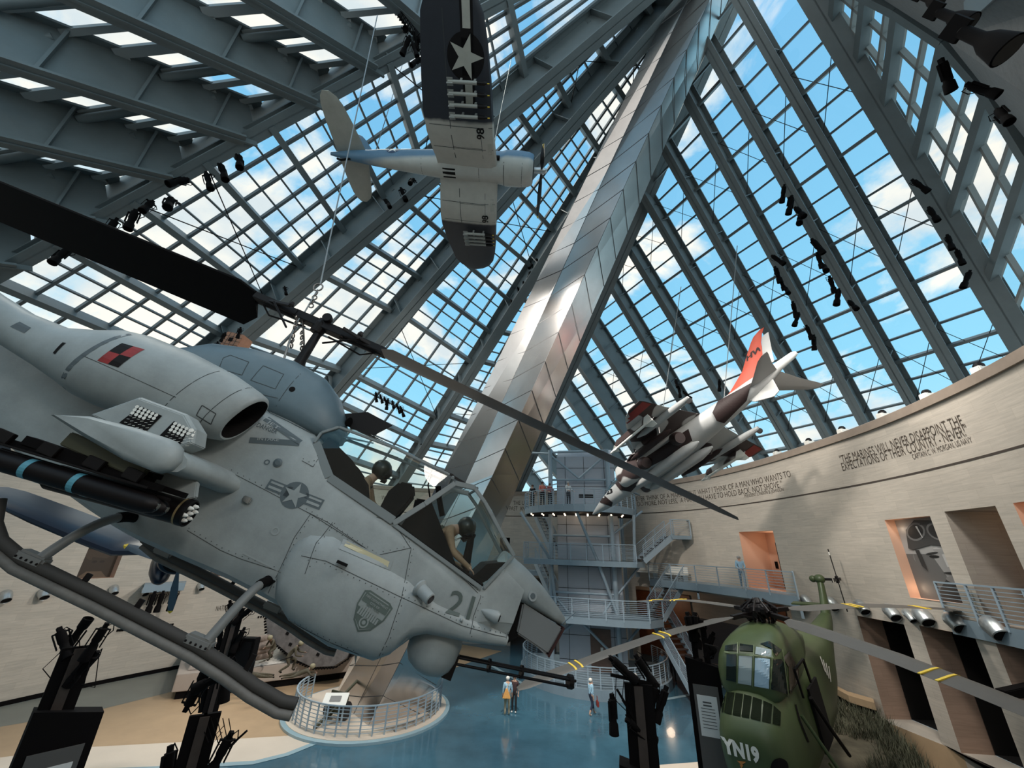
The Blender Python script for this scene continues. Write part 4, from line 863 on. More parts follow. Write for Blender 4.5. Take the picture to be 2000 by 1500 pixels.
# --- rotor -----------------------------------------------------------
HUB = A3(-.17, 0, 4.10); PS = math.radians(-4.2); bd_ = A3(math.cos(PS), math.sin(PS), 0)
MB().tube([(-.06, 0, 3.2), (-.1, 0, 3.45), HUB - A3(-.03, 0, .1)], [.10, .075, .06], 14).build('rotor_mast', BLACK, cobra, True)
hb = MB(); sdv = np.cross((0, 0, 1), bd_); hb.beam(HUB - bd_ * .45, HUB + bd_ * .45, .20, .13); hb.lathe([(.10, -.16), (.12, 0), (.085, .10)], HUB, (0, 0, 1), 16)
for s_ in (-1, 1):
    hb.beam(HUB + bd_ * s_ * .4, HUB + bd_ * s_ * 1.15, .22, .11); hb.lathe([(.075, .35), (.085, .5), (.085, .95), (.06, 1.1)], HUB, bd_ * s_, 12); hb.tube([HUB + bd_ * s_ * .3 + sdv * -.22 - A3(0, 0, .35), HUB + bd_ * s_ * .75 + sdv * -.20 - A3(0, 0, .02)], .018, 6)
    hb.beam(HUB + bd_ * s_ * .45 - sdv * .26, HUB + bd_ * s_ * .9 - sdv * .08, .05, .05); hb.lathe([(.03, 0), (.05, .06), (.03, .12)], HUB + bd_ * s_ * .62 + A3(0, 0, .06), (0, 0, 1), 10); hb.tube([HUB + bd_ * s_ * .2 + A3(0, 0, -.13), HUB + bd_ * s_ * .8 + A3(0, 0, -.2), HUB + bd_ * s_ * 1.0 + A3(0, 0, -.06)], .016, 6)
hb.lathe([(.03, -.05), (.075, -.05), (.075, .05), (.03, .05)], HUB + A3(.07, -.12, .11), sdv, 16); hb.build('rotor_hub', BLACK, cobra, bevel=.008)
for s_, xx in ((-1, 1), (1, 1)):
    bl_ = MB(); sec = []
    for r_, ch_, tw, th in (((1.15, .50, -30, .075), (1.42, .86, -30, .09), (2.5, .86, -29, .09), (4.5, .86, -27, .085), (6.6, .86, -26, .075), (7.2, .62, -26, .05), (7.34, .40, -26, .03)) if s_ < 0 else ((1.15, .40, -8, .07), (1.42, .80, -9, .08), (2.5, .84, -12, .075), (4.5, .84, -14, .065), (6.4, .84, -15, .055), (7.1, .5, -16, .04), (7.34, .05, -16, .02))):
        c = HUB + bd_ * s_ * r_ + A3(0, 0, -.02 * r_ if s_ < 0 else -.028 * r_); le = sdv * s_; tw_ = math.radians(tw); u = le * math.cos(tw_) - A3(0, 0, 1) * math.sin(tw_); w = np.cross(bd_ * s_, u) * (1 if s_ > 0 else 1)
        pr_ = [(0, 0), (.02, .3), (.1, .48), (.3, .5), (.65, .3), (1, .03), (1, -.03), (.65, -.25), (.3, -.4), (.1, -.4), (.02, -.26)]
        sec.append([c + u * (ch_ * (.28 - a)) + w * th * b for a, b in pr_])
    bl_.loft(sec).build('rotor_blade', mat('blade_black', (.003, .002, .002), .7, spec=.12) if s_ < 0 else mat('blade_brown_grey', (.07, .05, .045), .4), cobra, 30)
# lifting chains to the roof
lk = MB(); anch = CP.R.T @ (P(737, 30, 9.5) - CP.t)
lk.tube([(-.24, -.12, 3.25), (-.42, -.10, 3.75), (-.50, -.05, 4.05)], .016, 6); lk.tube([(.02, .1, 3.3), (-.30, .05, 3.8), (-.46, 0, 4.05)], .016, 6)
def ringm(mb, c, r, n_, t): n_ = unit(n_); u = unit(np.cross(n_, (.3, .5, .8))); w = np.cross(n_, u); mb.tube([np.array(c) + r * (u * math.cos(a) + w * math.sin(a)) for a in np.linspace(0, 2 * math.pi, 13)], t, 5, False)
for i in range(7): ringm(lk, A3(-.30 - .035 * i, -.10, 3.55 + .075 * i), .035, (1, i % 2, .2), .011)
for i in range(5): ringm(lk, A3(-.18 - .05 * i, .05, 3.55 + .08 * i), .035, (1, (i + 1) % 2, .2), .011)
for i in range(4): ringm(lk, A3(-.50 - .02 * i, 0, 4.34 + .08 * i), .035, (i % 2, 1, .2), .012)
ringm(lk, (-.60, 0, 4.70), .075, (.2, 1, 0), .014); lk.build('lifting_chain', mat('chain_steel', (.25, .22, .2), .35, .9), cobra, True)
MB().tube([(-.60, 0, 4.76), anch], .012, 6).tube([(-.50, 0, 4.05), (-.58, 0, 4.66)], .012, 6).build('lifting_cable', CABLE, cobra)
# --- skids -----------------------------------------------------------
for sg in (-1, 1):
    y = sg * 1.07; path = [(-1.15, .62), (-1.02, .44), (-.86, .335), (-.58, .27), (.2, .235), (1.23, .165), (1.6, .115), (1.9, .06), (2.2, .03), (2.33, .05)]
    MB().tube([(x, y, z) for x, z in path], .052, 12).build('skid_tube', mat('skid_dark', (.05, .045, .04), .7), cobra, True)
    MB().tube([(x + .01, y + sg * .03, z - .085) for x, z in path[2:]], .042, 10).build('skid_shoe', mat('skid_shoe_grey', (.15, .14, .125), .6, 0, .2, 6), cobra, True)
    for x in (-.52, 1.23):
        sd_ = MB(); sd_.box((x, y - sg * .01, .30 if x < 0 else .20), (.26, .13, .10)); sd_.build('skid_saddle', mat('saddle_grey', (.20, .20, .19), .5), cobra, bevel=.02)
        bt = MB(); [bt.sphere((x - .1 + k * .05, y + sg * .058, .29 if x < 0 else .19), .012, 6) for k in range(5)]; bt.build('bolts', BLACK, cobra)
    for x in (.0, .55, 1.75): MB().box((x, y - sg * .0, .29 - x * .05), (.05, .02, .14)).build('tow_lug', BLACK, cobra)
    for x0, z0, x1, z1 in ((1.23, .2, 1.34, .74), (-.52, .3, -.36, .80)):
        a = A3(x0 + .06, y, z0 + .03); b = A3(x1, sg * .42, z1); c1 = a + A3(.03, -sg * .16, .34); c2 = b + A3(-.02, sg * .30, .02)
        pts = [(1 - t)**3 * a + 3 * (1 - t)**2 * t * c1 + 3 * (1 - t) * t**2 * c2 + t**3 * b for t in np.linspace(0, 1, 12)]
        MB().tube(pts, .048, 12).build('cross_tube', mat('cross_tube_grey', (.17, .175, .17), .5), cobra, True); MB().tube(pts[8:], .056, 12).build('tube_sleeve', BLACKM, cobra, True)
# --- gun turret ------------------------------------------------------
tu = MB(); tu.lathe([(.30, .32), (.33, .22), (.335, .05), (.31, -.06), (.24, -.15), (.12, -.20), (.01, -.21)], (3.50, 0, .62), (.06, 0, 1), 32, cap=True); tu.build('gun_turret', GUN, cobra, 50)
gn = MB(); ga = A3(3.72, 0, .66); gb = A3(5.47, 0, .955); gd_v = unit(gb - ga); us = np.cross(gd_v, (0, 1, 0))
for k in range(3): o_ = (A3(0, 1, 0) * math.cos(k * 2.094 + .5) + us * math.sin(k * 2.094 + .5)) * .055; gn.tube([ga + o_, gb + o_], .017, 8)
for s_ in (.55, 1.0): gn.lathe([(.078, s_), (.078, s_ + .03)], ga, gd_v, 14)
gn.lathe([(.085, 1.68), (.085, 1.74)], ga, gd_v, 14); gn.box((3.75, 0, .6), (.2, .2, .28)); gn.build('rotary_cannon', BLACK, cobra)
# --- small fittings --------------------------------------------------
LT = mat('fitting_grey', (.33, .36, .36), .45)
f = MB(); f.lathe([(.10, -.02), (.10, .0), (.075, .03), (.072, .20), (.06, .21)], (3.00, -.54, 1.30), (.75, -.5, -.25), 20); f.build('approach_light', LT, cobra, True); MB().lathe([(.058, .2), (.05, .215)], (3.00, -.54, 1.30), (.75, -.5, -.25), 20).build('light_lens', mat('lens_dark', (.03, .015, .015), .1), cobra)
f = MB(); f.lathe([(.005, 0), (.05, .10), (.075, .22), (.06, .26)], (3.82, -.42, 1.34), (.95, -.25, -.02), 18); f.build('sensor_blister', LT, cobra, True); MB().lathe([(.04, .262), (.035, .275)], (3.82, -.42, 1.34), (.95, -.25, -.02), 14).build('sensor_lens', DARK, cobra)
f = MB(); f.lathe([(.005, 0), (.05, .10), (.075, .22), (.06, .26)], (3.82, .42, 1.34), (.95, .25, -.02), 18); f.build('sensor_blister', LT, cobra, True)
f = MB(); f.lathe([(.065, -.01), (.065, .012)], (4.44, -.345, 1.72), (.2, -1, .2), 20); f.build('warning_receiver_base', LT, cobra); MB().lathe([(.04, .0), (.035, .02)], (4.44, -.345, 1.72), (.2, -1, .2), 20).build('warning_receiver', DKG, cobra, True)
MB().sphere((3.63, -.505, 1.16), .022, 10).build('marker_lamp', LT, cobra, True)
MB().box((2.02, -.60, 1.22), (.13, .05, .03)).build('step_vane', DARK, cobra); MB().box((.62, -.50, 1.43), (.10, .05, .07)).build('strobe_bracket', CHROME, cobra, bevel=.01)
MB().lathe([(.045, 0), (.055, .02), (.03, .03)], (.67, -.465, 1.95), (0, -1, 0), 16).build('fuel_cap', DKG, cobra); MB().lathe([(.055, 0), (.06, .01)], (1.36, -.44, .78), (0, -1, .1), 16).build('tube_port', DARK, cobra)
MB().tube([(5.0, -.2, 1.55), (5.12, -.25, 1.75)], .006, 5).build('whip_aerial', CHROME, cobra)
MB().slab([(2.52, -.02, .45), (2.62, -.02, .42), (2.68, -.02, .22)], (0, .02, 0)).build('blade_aerial', GUN, cobra)
MB().slab([(-8.2, -.03, 2.2), (-7.6, -.03, 2.3), (-8.7, -.03, 3.9), (-9.1, -.03, 3.9), (-9.0, -.03, 2.3)], (0, .06, 0)).build('tail_fin', GUN, cobra, bevel=.01)
# --- markings --------------------------------------------------------
tree = bvh_of(allf); dk = dict(tree=tree, o0=(0, -3, 0), d=(0, 1, 0), ux=(1, 0, 0), uz=(0, 0, 1), parent=cobra)
ra = math.radians(2)
rc = (1.07, 1.685); pol = disc(rc, .165, 28) + rot2([[(rc[0] - .36, rc[1] - .055), (rc[0] + .36, rc[1] - .055), (rc[0] + .36, rc[1] + .075), (rc[0] - .36, rc[1] + .075)]], rc, ra); decal('national_insignia', pol, m=DKG, lift=.004, **dk)
decal('insignia_star', rot2(star(rc, .155), rc, ra) + rot2([[(rc[0] + s_ * .17, rc[1] - .03), (rc[0] + s_ * .335, rc[1] - .03), (rc[0] + s_ * .335, rc[1] - .0), (rc[0] + s_ * .17, rc[1] - .0)] for s_ in (-1, 1)] + [[(rc[0] + s_ * .17, rc[1] + .03), (rc[0] + s_ * .335, rc[1] + .03), (rc[0] + s_ * .335, rc[1] + .055), (rc[0] + s_ * .17, rc[1] + .055)] for s_ in (-1, 1)], rc, ra), m=GUN, lift=.007, **dk)
tri = [(.16, 2.40), (.17, 2.03), (.78, 2.285)]
decal('intake_warning_triangle', strip([(.19, 2.39), (.76, 2.285)], .075) + strip([(.20, 2.06), (.76, 2.275)], .075), m=DKG, lift=.004, **dk)
CP_ = lambda px, py, y=-.46: tuple(CP.L(px, py, y)[[0, 2]])
def ptext(s, p0, p1, m, y=-.46, nm='lettering', hgt=.065, **k):
    a, b = np.array(CP_(*p0, y)), np.array(CP_(*p1, y)); vs, fs = textmesh(s, 1., 'LEFT', bold=.01); w = max(v[0] for v in vs); L_ = np.linalg.norm(b - a); u = (b - a) / L_; n = np.array([-u[1], u[0]])
    q = [tuple(a + u * v[0] / w * L_ + n * v[1] / .72 * hgt) for v in vs]; decal(nm, [[q[i] for i in f] for f in fs], m=m, lift=k.get('lift', .007), step=.5, **dk)
ptext('DANGER', (500, 833), (540, 848), DKG, hgt=.06); ptext('INTAKE', (502, 860), (545, 862), LT, hgt=.045); ptext('JET', (521, 826), (543, 840), LT, hgt=.045)
ptext('21', (868, 1196), (917, 1212), mat('marking_green_grey', (.085, .11, .10), .6), -.50, 'side_number', .27)
# shield badge
sh_c = (2.575, .86); sp = [(-.20, .17), (-.14, .20), (.14, .20), (.20, .17), (.19, .02), (.12, -.13), (0, -.21), (-.12, -.13), (-.19, .02)]; sa = math.radians(-9)
def bp(pts): ca, sa_ = math.cos(sa), math.sin(sa); return [(sh_c[0] + x * ca - y * sa_, sh_c[1] + x * sa_ + y * ca) for x, y in pts]
BG = mat('badge_green_grey', (.10, .13, .115), .6); BLt = mat('badge_light_grey', (.27, .30, .29), .6)
decal('shield_badge', [bp(sp)], m=BG, lift=.005, **dk); decal('shield_field', [bp([(x * .90, y * .90) for x, y in sp])], m=BLt, lift=.008, **dk)
decal('shield_panel', [bp([(-.165, .01), (.165, .01), (.11, -.11), (0, -.175), (-.11, -.11)]), bp([(-.17, .17), (.17, .17), (.17, .07), (-.17, .07)])], m=BG, lift=.011, **dk)
sky_ = [bp([(x, -.06), (x + .022, -.06), (x + .022, y), (x, y)]) for x, y in ((-.13, .02), (-.10, .045), (-.07, .055), (-.04, .055), (-.01, .03), (.02, .02), (.05, .04), (.08, .015), (.11, .0))]
decal('shield_skyline', sky_, m=BLt, lift=.014, **dk); decal('shield_emblem', disc(bp([(0, -.10)])[0], .055, 20, .04) + disc(bp([(0, -.10)])[0], .022, 12), m=BLt, lift=.014, **dk)
for s_, yo, sz in (('FIRE DEPARTMENT', .125, .036), ('CITY OF', .085, .034), ('NEW YORK', .05, .034)):
    vs, fs = textmesh(s_, sz, 'CENTER', bold=.0006); q = bp([(v[0], v[1] + yo) for v in vs]); decal('badge_lettering', [[q[i] for i in f] for f in fs], m=BLt if yo > .06 else BG, lift=.016, step=.5, **dk)
# red and black chequer on the nacelle
tn = bvh_of(nacN); dn = dict(tree=tn, o0=(0, -3, 0), d=(0, 1, 0), ux=(1, 0, 0), uz=(0, 0, 1), parent=nacO)
RED = mat('faded_red', (.30, .02, .02), .5, 0, .3, 6); x0, z0 = -1.12, 2.36
q0, q1, q2, q3 = [tuple(CP.L(px, py, -1.12)[[0, 2]]) for px, py in ((207, 714), (250, 678), (292, 689), (247, 727))]
lerp = lambda u, v: tuple((1 - u) * (1 - v) * np.array(q0) + u * (1 - v) * np.array(q3) + u * v * np.array(q2) + (1 - u) * v * np.array(q1))
for (i, j, m_) in ((0, 0, RED), (1, 0, BLACK), (0, 1, BLACK), (1, 1, RED)): decal('chequer_patch', [[lerp(i / 2, j / 2), lerp(i / 2 + .5, j / 2), lerp(i / 2 + .5, j / 2 + .5), lerp(i / 2, j / 2 + .5)]], m=m_, lift=.004, **dn)
nl = []
for xx in (-.42, -.05): nl += strip([(xx + (z - 2.2) * .25, z) for z in np.linspace(1.8, 2.66, 10)], .008)
nl += strip([(-1.5, 2.12), (-.42, 2.12)], .006); decal('nacelle_panel_lines', nl, m=LINE, lift=.003, step=.1, **dn)
decal('nacelle_band', strip([(-1.46 + (z - 2.2) * .25, z) for z in np.linspace(1.75, 2.64, 10)], .05), m=DKG, lift=.004, step=.1, **dn)
g_ = [tuple(CP.L(px, py, -1.0)[[0, 2]]) for px, py in ((20, 638), (38, 628), (62, 641), (50, 652))]; decal('nacelle_grille', [g_], m=DKG, lift=.004, **dn)
decal('nacelle_slot', [[tuple(CP.L(px, py, -1.05)[[0, 2]]) for px, py in ((112, 694), (132, 674), (140, 676), (118, 697))]], m=DARK, lift=.004, **dn)
decal('nacelle_door', strip([(-.16, 2.16), (.0, 2.14), (.0, 2.02), (-.16, 2.04), (-.16, 2.16)], .01), m=LINE, lift=.004, **dn)
# panel lines and rivets on the fuselage
L1 = [[(450, 922), (520, 958), (607, 1004), (735, 1085), (803, 1070)], [(607, 1004), (575, 1050), (545, 1115)], [(365, 1036), (430, 1075), (470, 1092), (545, 1116)], [(545, 1116), (520, 1160)], [(650, 1020), (620, 1060), (600, 1120)], [(803, 1072), (800, 1085), (785, 1165), (760, 1240), (735, 1292)], [(785, 1165), (640, 1095), (592, 1085)],
      [(735, 1085), (640, 1020), (600, 1000)], [(940, 1165), (925, 1205), (912, 1259)], [(735, 1010), (768, 1020), (803, 1072)], [(785, 1165), (900, 1220), (1000, 1250)], [(1040, 1170), (1028, 1185), (990, 1250)], [(545, 1200), (560, 1215), (700, 1280)], [(500, 780), (520, 800), (622, 850)], [(590, 900), (612, 912), (640, 860)], [(803, 1040), (860, 1085), (940, 1165)]]
pl_, rv_ = [], []
for ln_ in L1:
    q = [CP_(*p) for p in ln_]; pl_ += strip(q, .007)
    for a, b in zip(q[:-1], q[1:]):
        L_ = math.hypot(b[0] - a[0], b[1] - a[1]); n_ = max(1, int(L_ / .075)); nx, ny = -(b[1] - a[1]) / max(L_, 1e-6) * .028, (b[0] - a[0]) / max(L_, 1e-6) * .028
        for k in range(n_): c = (a[0] + (b[0] - a[0]) * k / n_ + nx, a[1] + (b[1] - a[1]) * k / n_ + ny); rv_.append([(c[0] - .005, c[1] - .005), (c[0] + .005, c[1] - .005), (c[0] + .005, c[1] + .005), (c[0] - .005, c[1] + .005)])
decal('panel_lines', pl_, m=LINE, lift=.003, step=.08, **dk); decal('rivets', rv_, m=LINE, lift=.004, step=5, **dk)
sl_ = [CP_(*p, -.575) for p in ((668, 1052), (767, 1096), (760, 1116), (660, 1072))]; decal('slot_light_frame', [sl_], m=LT, lift=.006, **dk)
sl_ = [CP_(*p, -.575) for p in ((674, 1057), (760, 1098), (756, 1109), (669, 1067))]; decal('slot_light', [sl_], m=mat('slot_light_cream', (.62, .56, .36), .5), lift=.010, **dk)
decal('louvre', strip([CP_(474, 1080), CP_(543, 1114)], .02), m=LT, lift=.006, **dk); decal('gear_hole', disc(CP_(522, 1134, -.45), .055, 16), m=DARK, lift=.005, **dk)
decal('door_handle_plate', disc(CP_(538, 1037), .05, 16, .03) , m=LT, lift=.005, **dk); decal('bird_marker', disc(CP_(522, 903), .035, 16, .02), m=DKG, lift=.005, **dk)
tc_ = bvh_of(cw); dc = dict(tree=tc_, o0=(0, -3, 0), d=(0, 1, 0), ux=(1, 0, 0), uz=(0, 0, 1), parent=cwo)
cc_ = lambda px, py: tuple(CP.L(px, py, -.36)[[0, 2]])
cl = []
for q in ([(437, 700), (450, 694), (487, 708), (475, 735), (430, 722), (437, 700)], [(500, 735), (515, 715), (555, 732), (540, 762), (492, 745), (500, 735)], [(586, 728), (560, 765), (540, 795)], [(410, 722), (480, 765), (545, 780)]): cl += strip([cc_(*p) for p in q], .008)
decal('cowl_panel_lines', cl, m=LINE, lift=.003, step=.1, **dc); decal('cowl_port', disc(cc_(572, 762), .04, 14), m=DARK, lift=.004, **dc)
# ================================================================== markings placed where the photograph shows them
def cut2(polys, step):
    import bmesh
    v, f = cutmesh(polys, step); return v, f
def pxdecal(name, polys, pose, tree, m, parent, lift=.02, step=4.):
    vs, fs = cutmesh(polys, step); e = pose.R.T @ (EYE - pose.t) / pose.s; out, ok = [], []
    for x, y in vs:
        d = unit(pose.R.T @ ray(x, y)); h = tree.ray_cast(Vector(e), Vector(d), 200)
        if h[0] is None: out.append(e); ok.append(False)
        else: n = np.array(h[1]); n = n if n @ d < 0 else -n; out.append(np.array(h[0]) + n * lift); ok.append(True)
    mb = MB(); mb.add(out, [q for q in fs if all(ok[i] for i in q)]); return mb.build(name, m, parent) if mb.f else None
def pxtext(s, p0, p1, up, name, pose, tree, m, parent, lift=.008, bold=.02, **k):
    vs, fs = textmesh(s, 1., 'LEFT', bold=bold); w = max(v[0] for v in vs); p0 = np.array(p0, float); d = (np.array(p1, float) - p0) / w; up = np.array(up, float) / .72
    q = [tuple(p0 + d * v[0] + up * v[1]) for v in vs]; return pxdecal(name, [[q[i] for i in f] for f in fs], pose, tree, m, parent, lift, 500.)
def splitmat(name, c0, c1, axis, thr, soft=.08, absv=False, rough=.5, noise=.1, c2=None, thr2=0):
    m = bpy.data.materials.new(name); m.use_nodes = True; t = m.node_tree; b = t.nodes['Principled BSDF']; b.inputs['Roughness'].default_value = rough
    c = t.nodes.new('ShaderNodeTexCoord'); sp = t.nodes.new('ShaderNodeSeparateXYZ'); n = t.nodes.new('ShaderNodeTexNoise'); n.inputs['Scale'].default_value = 2.2
    t.links.new(c.outputs['Object'], sp.inputs[0]); t.links.new(c.outputs['Object'], n.inputs[0]); src = sp.outputs['XYZ'.index(axis)]
    if absv: a = t.nodes.new('ShaderNodeMath'); a.operation = 'ABSOLUTE'; t.links.new(src, a.inputs[0]); src = a.outputs[0]
    ad = t.nodes.new('ShaderNodeMath'); ad.operation = 'MULTIPLY_ADD'; ad.inputs[1].default_value = noise; t.links.new(n.outputs['Fac'], ad.inputs[0]); t.links.new(src, ad.inputs[2])
    mr = t.nodes.new('ShaderNodeMapRange'); mr.inputs['From Min'].default_value = thr - soft; mr.inputs['From Max'].default_value = thr + soft; t.links.new(ad.outputs[0], mr.inputs[0])
    mx = t.nodes.new('ShaderNodeMix'); mx.data_type = 'RGBA'; mx.inputs['A'].default_value = (*c0, 1); mx.inputs['B'].default_value = (*c1, 1); t.links.new(mr.outputs[0], mx.inputs['Factor'])
    n2 = t.nodes.new('ShaderNodeTexNoise'); n2.inputs['Scale'].default_value = 3; n2.inputs['Detail'].default_value = 6; h = t.nodes.new('ShaderNodeHueSaturation'); r2 = t.nodes.new('ShaderNodeMapRange'); r2.inputs['To Min'].default_value = .85; r2.inputs['To Max'].default_value = 1.12
    t.links.new(c.outputs['Object'], n2.inputs[0]); t.links.new(n2.outputs['Fac'], r2.inputs[0]); t.links.new(r2.outputs[0], h.inputs['Value']); t.links.new(mx.outputs['Result'], h.inputs['Color']); t.links.new(h.outputs[0], b.inputs['Base Color']); return m
YEL = mat('yellow_paint', (.75, .52, .05), .5)
# ================================================================== propeller fighters
def fighter(pose, label, navy=False):
    root = thing('propeller_fighter', label, 'aircraft', M=pose.M())
    if navy: FM = WM = mat('navy_gloss_blue', (.005, .011, .024), .33, 0, .1, 2, spec=.4)
    else:
        FM = splitmat('fuselage_two_tone', (.50, .49, .45), (.10, .20, .30), 'Z', -.18, .08); WM = splitmat('wing_two_tone', (.50, .48, .43), (.022, .024, .032), 'Y', 2.35, .06, True)
    TMt = FM if navy else mat('tail_cream', (.42, .41, .36), .5, 0, .1, 2)
    fk = [(-.62, 0, .56, .56), (-.66, 0, .62, .62), (-.85, 0, .69, .69), (-1.2, 0, .72, .72), (-1.85, 0, .72, .72), (-1.9, 0, .70, .70), (-2.05, 0, .64, .70), (-3.2, 0, .60, .72), (-4.6, .02, .55, .68), (-6.2, .08, .44, .55), (-7.8, .14, .32, .40), (-9.2, .2, .18, .24), (-10.0, .25, .06, .09)]
    fb_ = MB(); fb_.loft([superring(x, 0, z, w, h, h, 2.1, 32) for x, z, w, h in fk]); fo = fb_.build('fuselage', FM, root, 40)
    MB().lathe([(.54, 0), (.50, .02)], (-.63, 0, 0), (1, 0, 0), 32).build('engine_face', DARK, fo)
    cs_ = MB(); [cs_.lathe([(.05, 0), (.05, .06)], (-.66, .3 * math.cos(k * .698), .3 * math.sin(k * .698)), (1, 0, 0), 8) for k in range(9)]; cs_.build('engine_cylinders', BLACK, fo)
    ys = [0, .6, 1.1, 1.9, 2.6, 3.6, 4.6, 5.3, 5.8, 6.1, 6.24]; gz = lambda y: float(np.interp(y, [0, .6, 1.1, 1.9, 2.6, 6.24], [-.45, -.5, -.72, -.92, -.78, .02]))
    le = lambda y: float(np.interp(y, [0, 1.9, 3.6, 5.0, 5.6, 5.95, 6.15, 6.24], [-2.18, -2.22, -2.32, -2.48, -2.65, -2.95, -3.3, -3.6])); te = lambda y: float(np.interp(y, [0, 1.9, 2.7, 4, 5.3, 5.8, 6.1, 6.24], [-4.8, -4.95, -5.0, -4.88, -4.7, -4.45, -4.05, -3.7]))
    allw = MB()
    for sg in (-1, 1):
        wb_ = MB(); sec = []
        for y in ys:
            a, b = le(y), te(y); c = a - b; th = c * (.17 if y < 5 else .13); pr = [(0, 0), (.02, .25), (.1, .45), (.3, .5), (.6, .35), (1, .02), (1, -.02), (.6, -.22), (.3, -.32), (.1, -.3), (.02, -.18)]
            sec.append([(a - c * u, sg * y, gz(y) + th * w) for u, w in pr])
        wb_.loft(sec); wo = wb_.build('wing', WM, root, 40); allw.add(wb_.v, wb_.f)
        if not navy:
            tw = bvh_of(wb_); dw = dict(tree=tw, o0=(0, 0, -6), d=(0, 0, 1), ux=(1, 0, 0), uz=(0, 1, 0), parent=wo)
            pl = []
            for y in (2.15, 1.25): pl += strip([(-2.3, sg * y), (-4.8, sg * y)], .02)
            pl += strip([(-3.95, sg * .7), (-3.95, sg * 5.4)], .025) + strip([(-2.75, sg * .8), (-2.75, sg * 2.1)], .015) + strip([(-2.75, sg * 1.3), (-3.95, sg * 1.3)], .015)
            decal('panel_lines', pl, m=LINE, step=.3, lift=.006, **dw)
            decal('white_stripe', [[(-2.35, sg * 1.55), (-2.5, sg * 1.55), (-2.5, sg * 1.02), (-2.35, sg * 1.02)]], m=TMt, step=.3, lift=.01, **dw)
            vs, fs = textmesh('98', .42, 'CENTER', bold=.01); q = [(-2.62 - v[1], sg * 1.95 + v[0] * -1 * 1.) for v in vs]; decal('wing_number', [[q[i] for i in f] for f in fs], m=BLACK, step=.5, lift=.012, **dw)
            for k in range(4):
                y = sg * (2.62 + k * .34) if sg < 0 else sg * (2.75 + k * .26); z = gz(abs(y)) - .42; rk = MB(); rk.lathe([(.055, 0), (.062, .02), (.062, 1.05)], (-3.85, y, z), (1, 0, 0), 12); ro = rk.build('rocket', mat('rocket_grey', (.36, .36, .33), .5), wo, True)
                MB().lathe([(.06, 1.05), (.07, 1.1), (.07, 1.32), (.03, 1.42)], (-3.85, y, z), (1, 0, 0), 12).build('warhead', BLACK, ro); MB().lathe([(.02, 1.42), (.02, 1.5)], (-3.85, y, z), (1, 0, 0), 8).build('fuse', YEL, ro)
                fn = MB(); fn.box((-3.78, y, z), (.22, .26, .02)); fn.box((-3.78, y, z), (.22, .02, .26)); fn.box((-3.4, y, z + .2), (.08, .03, .3)); fn.box((-2.9, y, z + .2), (.08, .03, .3)); fn.build('rocket_fins', mat('rocket_fin_grey', (.3, .3, .28), .5), ro)
            if sg < 0:
                c_ = (-3.22, -4.22); decal('insignia_disc', disc(c_, .66, 32) + [[(c_[0] - .14, -2.82), (c_[0] + .30, -2.82), (c_[0] + .30, -5.72), (c_[0] - .14, -5.72)]], m=BLACK, step=.2, lift=.008, **dw)
                decal('insignia_star', rot2(star(c_, .64), c_, -math.pi / 2) + [[(c_[0] - .06, -2.9), (c_[0] + .21, -2.9), (c_[0] + .21, -3.5), (c_[0] - .06, -3.5)], [(c_[0] - .06, -4.95), (c_[0] + .21, -4.95), (c_[0] + .21, -5.62), (c_[0] - .06, -5.62)]], m=TMt, step=.2, lift=.014, **dw)
    for sg in (-1, 1):
        tb_ = MB(); sec = []
        for y, a, b in ((0, -8.35, -9.75), (.6, -8.45, -9.75), (1.4, -8.6, -9.75), (2.0, -8.75, -9.70), (2.3, -8.9, -9.6), (2.5, -9.15, -9.45)):
            c = a - b; sec.append([(a - c * u, sg * y, .42 + c * .09 * w) for u, w in ((0, 0), (.1, .45), (.4, .5), (1, .03), (1, -.03), (.4, -.5), (.1, -.45))])
        tb_.loft(sec).build('tailplane', TMt, root, 40)
    vf = MB(); vf.loft([[(x, y, z) for x, y in ((a, 0), ((a * .7 + b * .3), .07), (b, .01), (b, -.01), ((a * .7 + b * .3), -.07))] for z, a, b in ((.3, -7.9, -9.75), (.9, -8.3, -9.85), (1.5, -8.7, -9.9), (1.85, -9.0, -9.8), (1.98, -9.25, -9.6))]); vf.build('tail_fin', FM if navy else mat('tail_fin_blue', (.10, .19, .28), .5), root, 40)
    cn = MB(); cn.loft([superring(x, 0, .55, w, h, .2, 2, 16) for x, w, h in ((-3.6, .10, .15), (-3.9, .28, .42), (-4.6, .30, .48), (-5.4, .22, .35), (-6.0, .06, .1))]); cn.build('canopy', glassmat('fighter_canopy', (.5, .6, .65), .4), root, True)
    pb = MB(); pb.lathe([(.12, -.5), (.14, -.2), (.13, -.05), (.09, .05), (.03, .09)], (-.08, 0, 0), (1, 0, 0), 16); pb.build('propeller_hub', GALV, root, True)
    for k in range(3):
        a = math.radians(92) + k * 2.0944 if not navy else math.radians(290) + k * 2.0944; d = A3(0, math.cos(a), math.sin(a)); s_ = A3(0, -math.sin(a), math.cos(a)); sec = []
        for r_, c_, tw in ((.15, .10, 60), (.5, .20, 50), (1.0, .30, 38), (1.6, .27, 28), (1.9, .18, 22), (2.0, .06, 20)):
            tw_ = math.radians(tw); u = s_ * math.cos(tw_) + A3(1, 0, 0) * math.sin(tw_); w = A3(1, 0, 0) * math.cos(tw_) - s_ * math.sin(tw_); p = A3(-.25, 0, 0) + d * r_; sec.append([p + u * c_ / 2, p + w * .02, p - u * c_ / 2, p - w * .02])
        po = MB().loft(sec).build('propeller_blade', BLACK if not navy else mat('blade_blue_grey', (.06, .09, .12), .4), root, True)
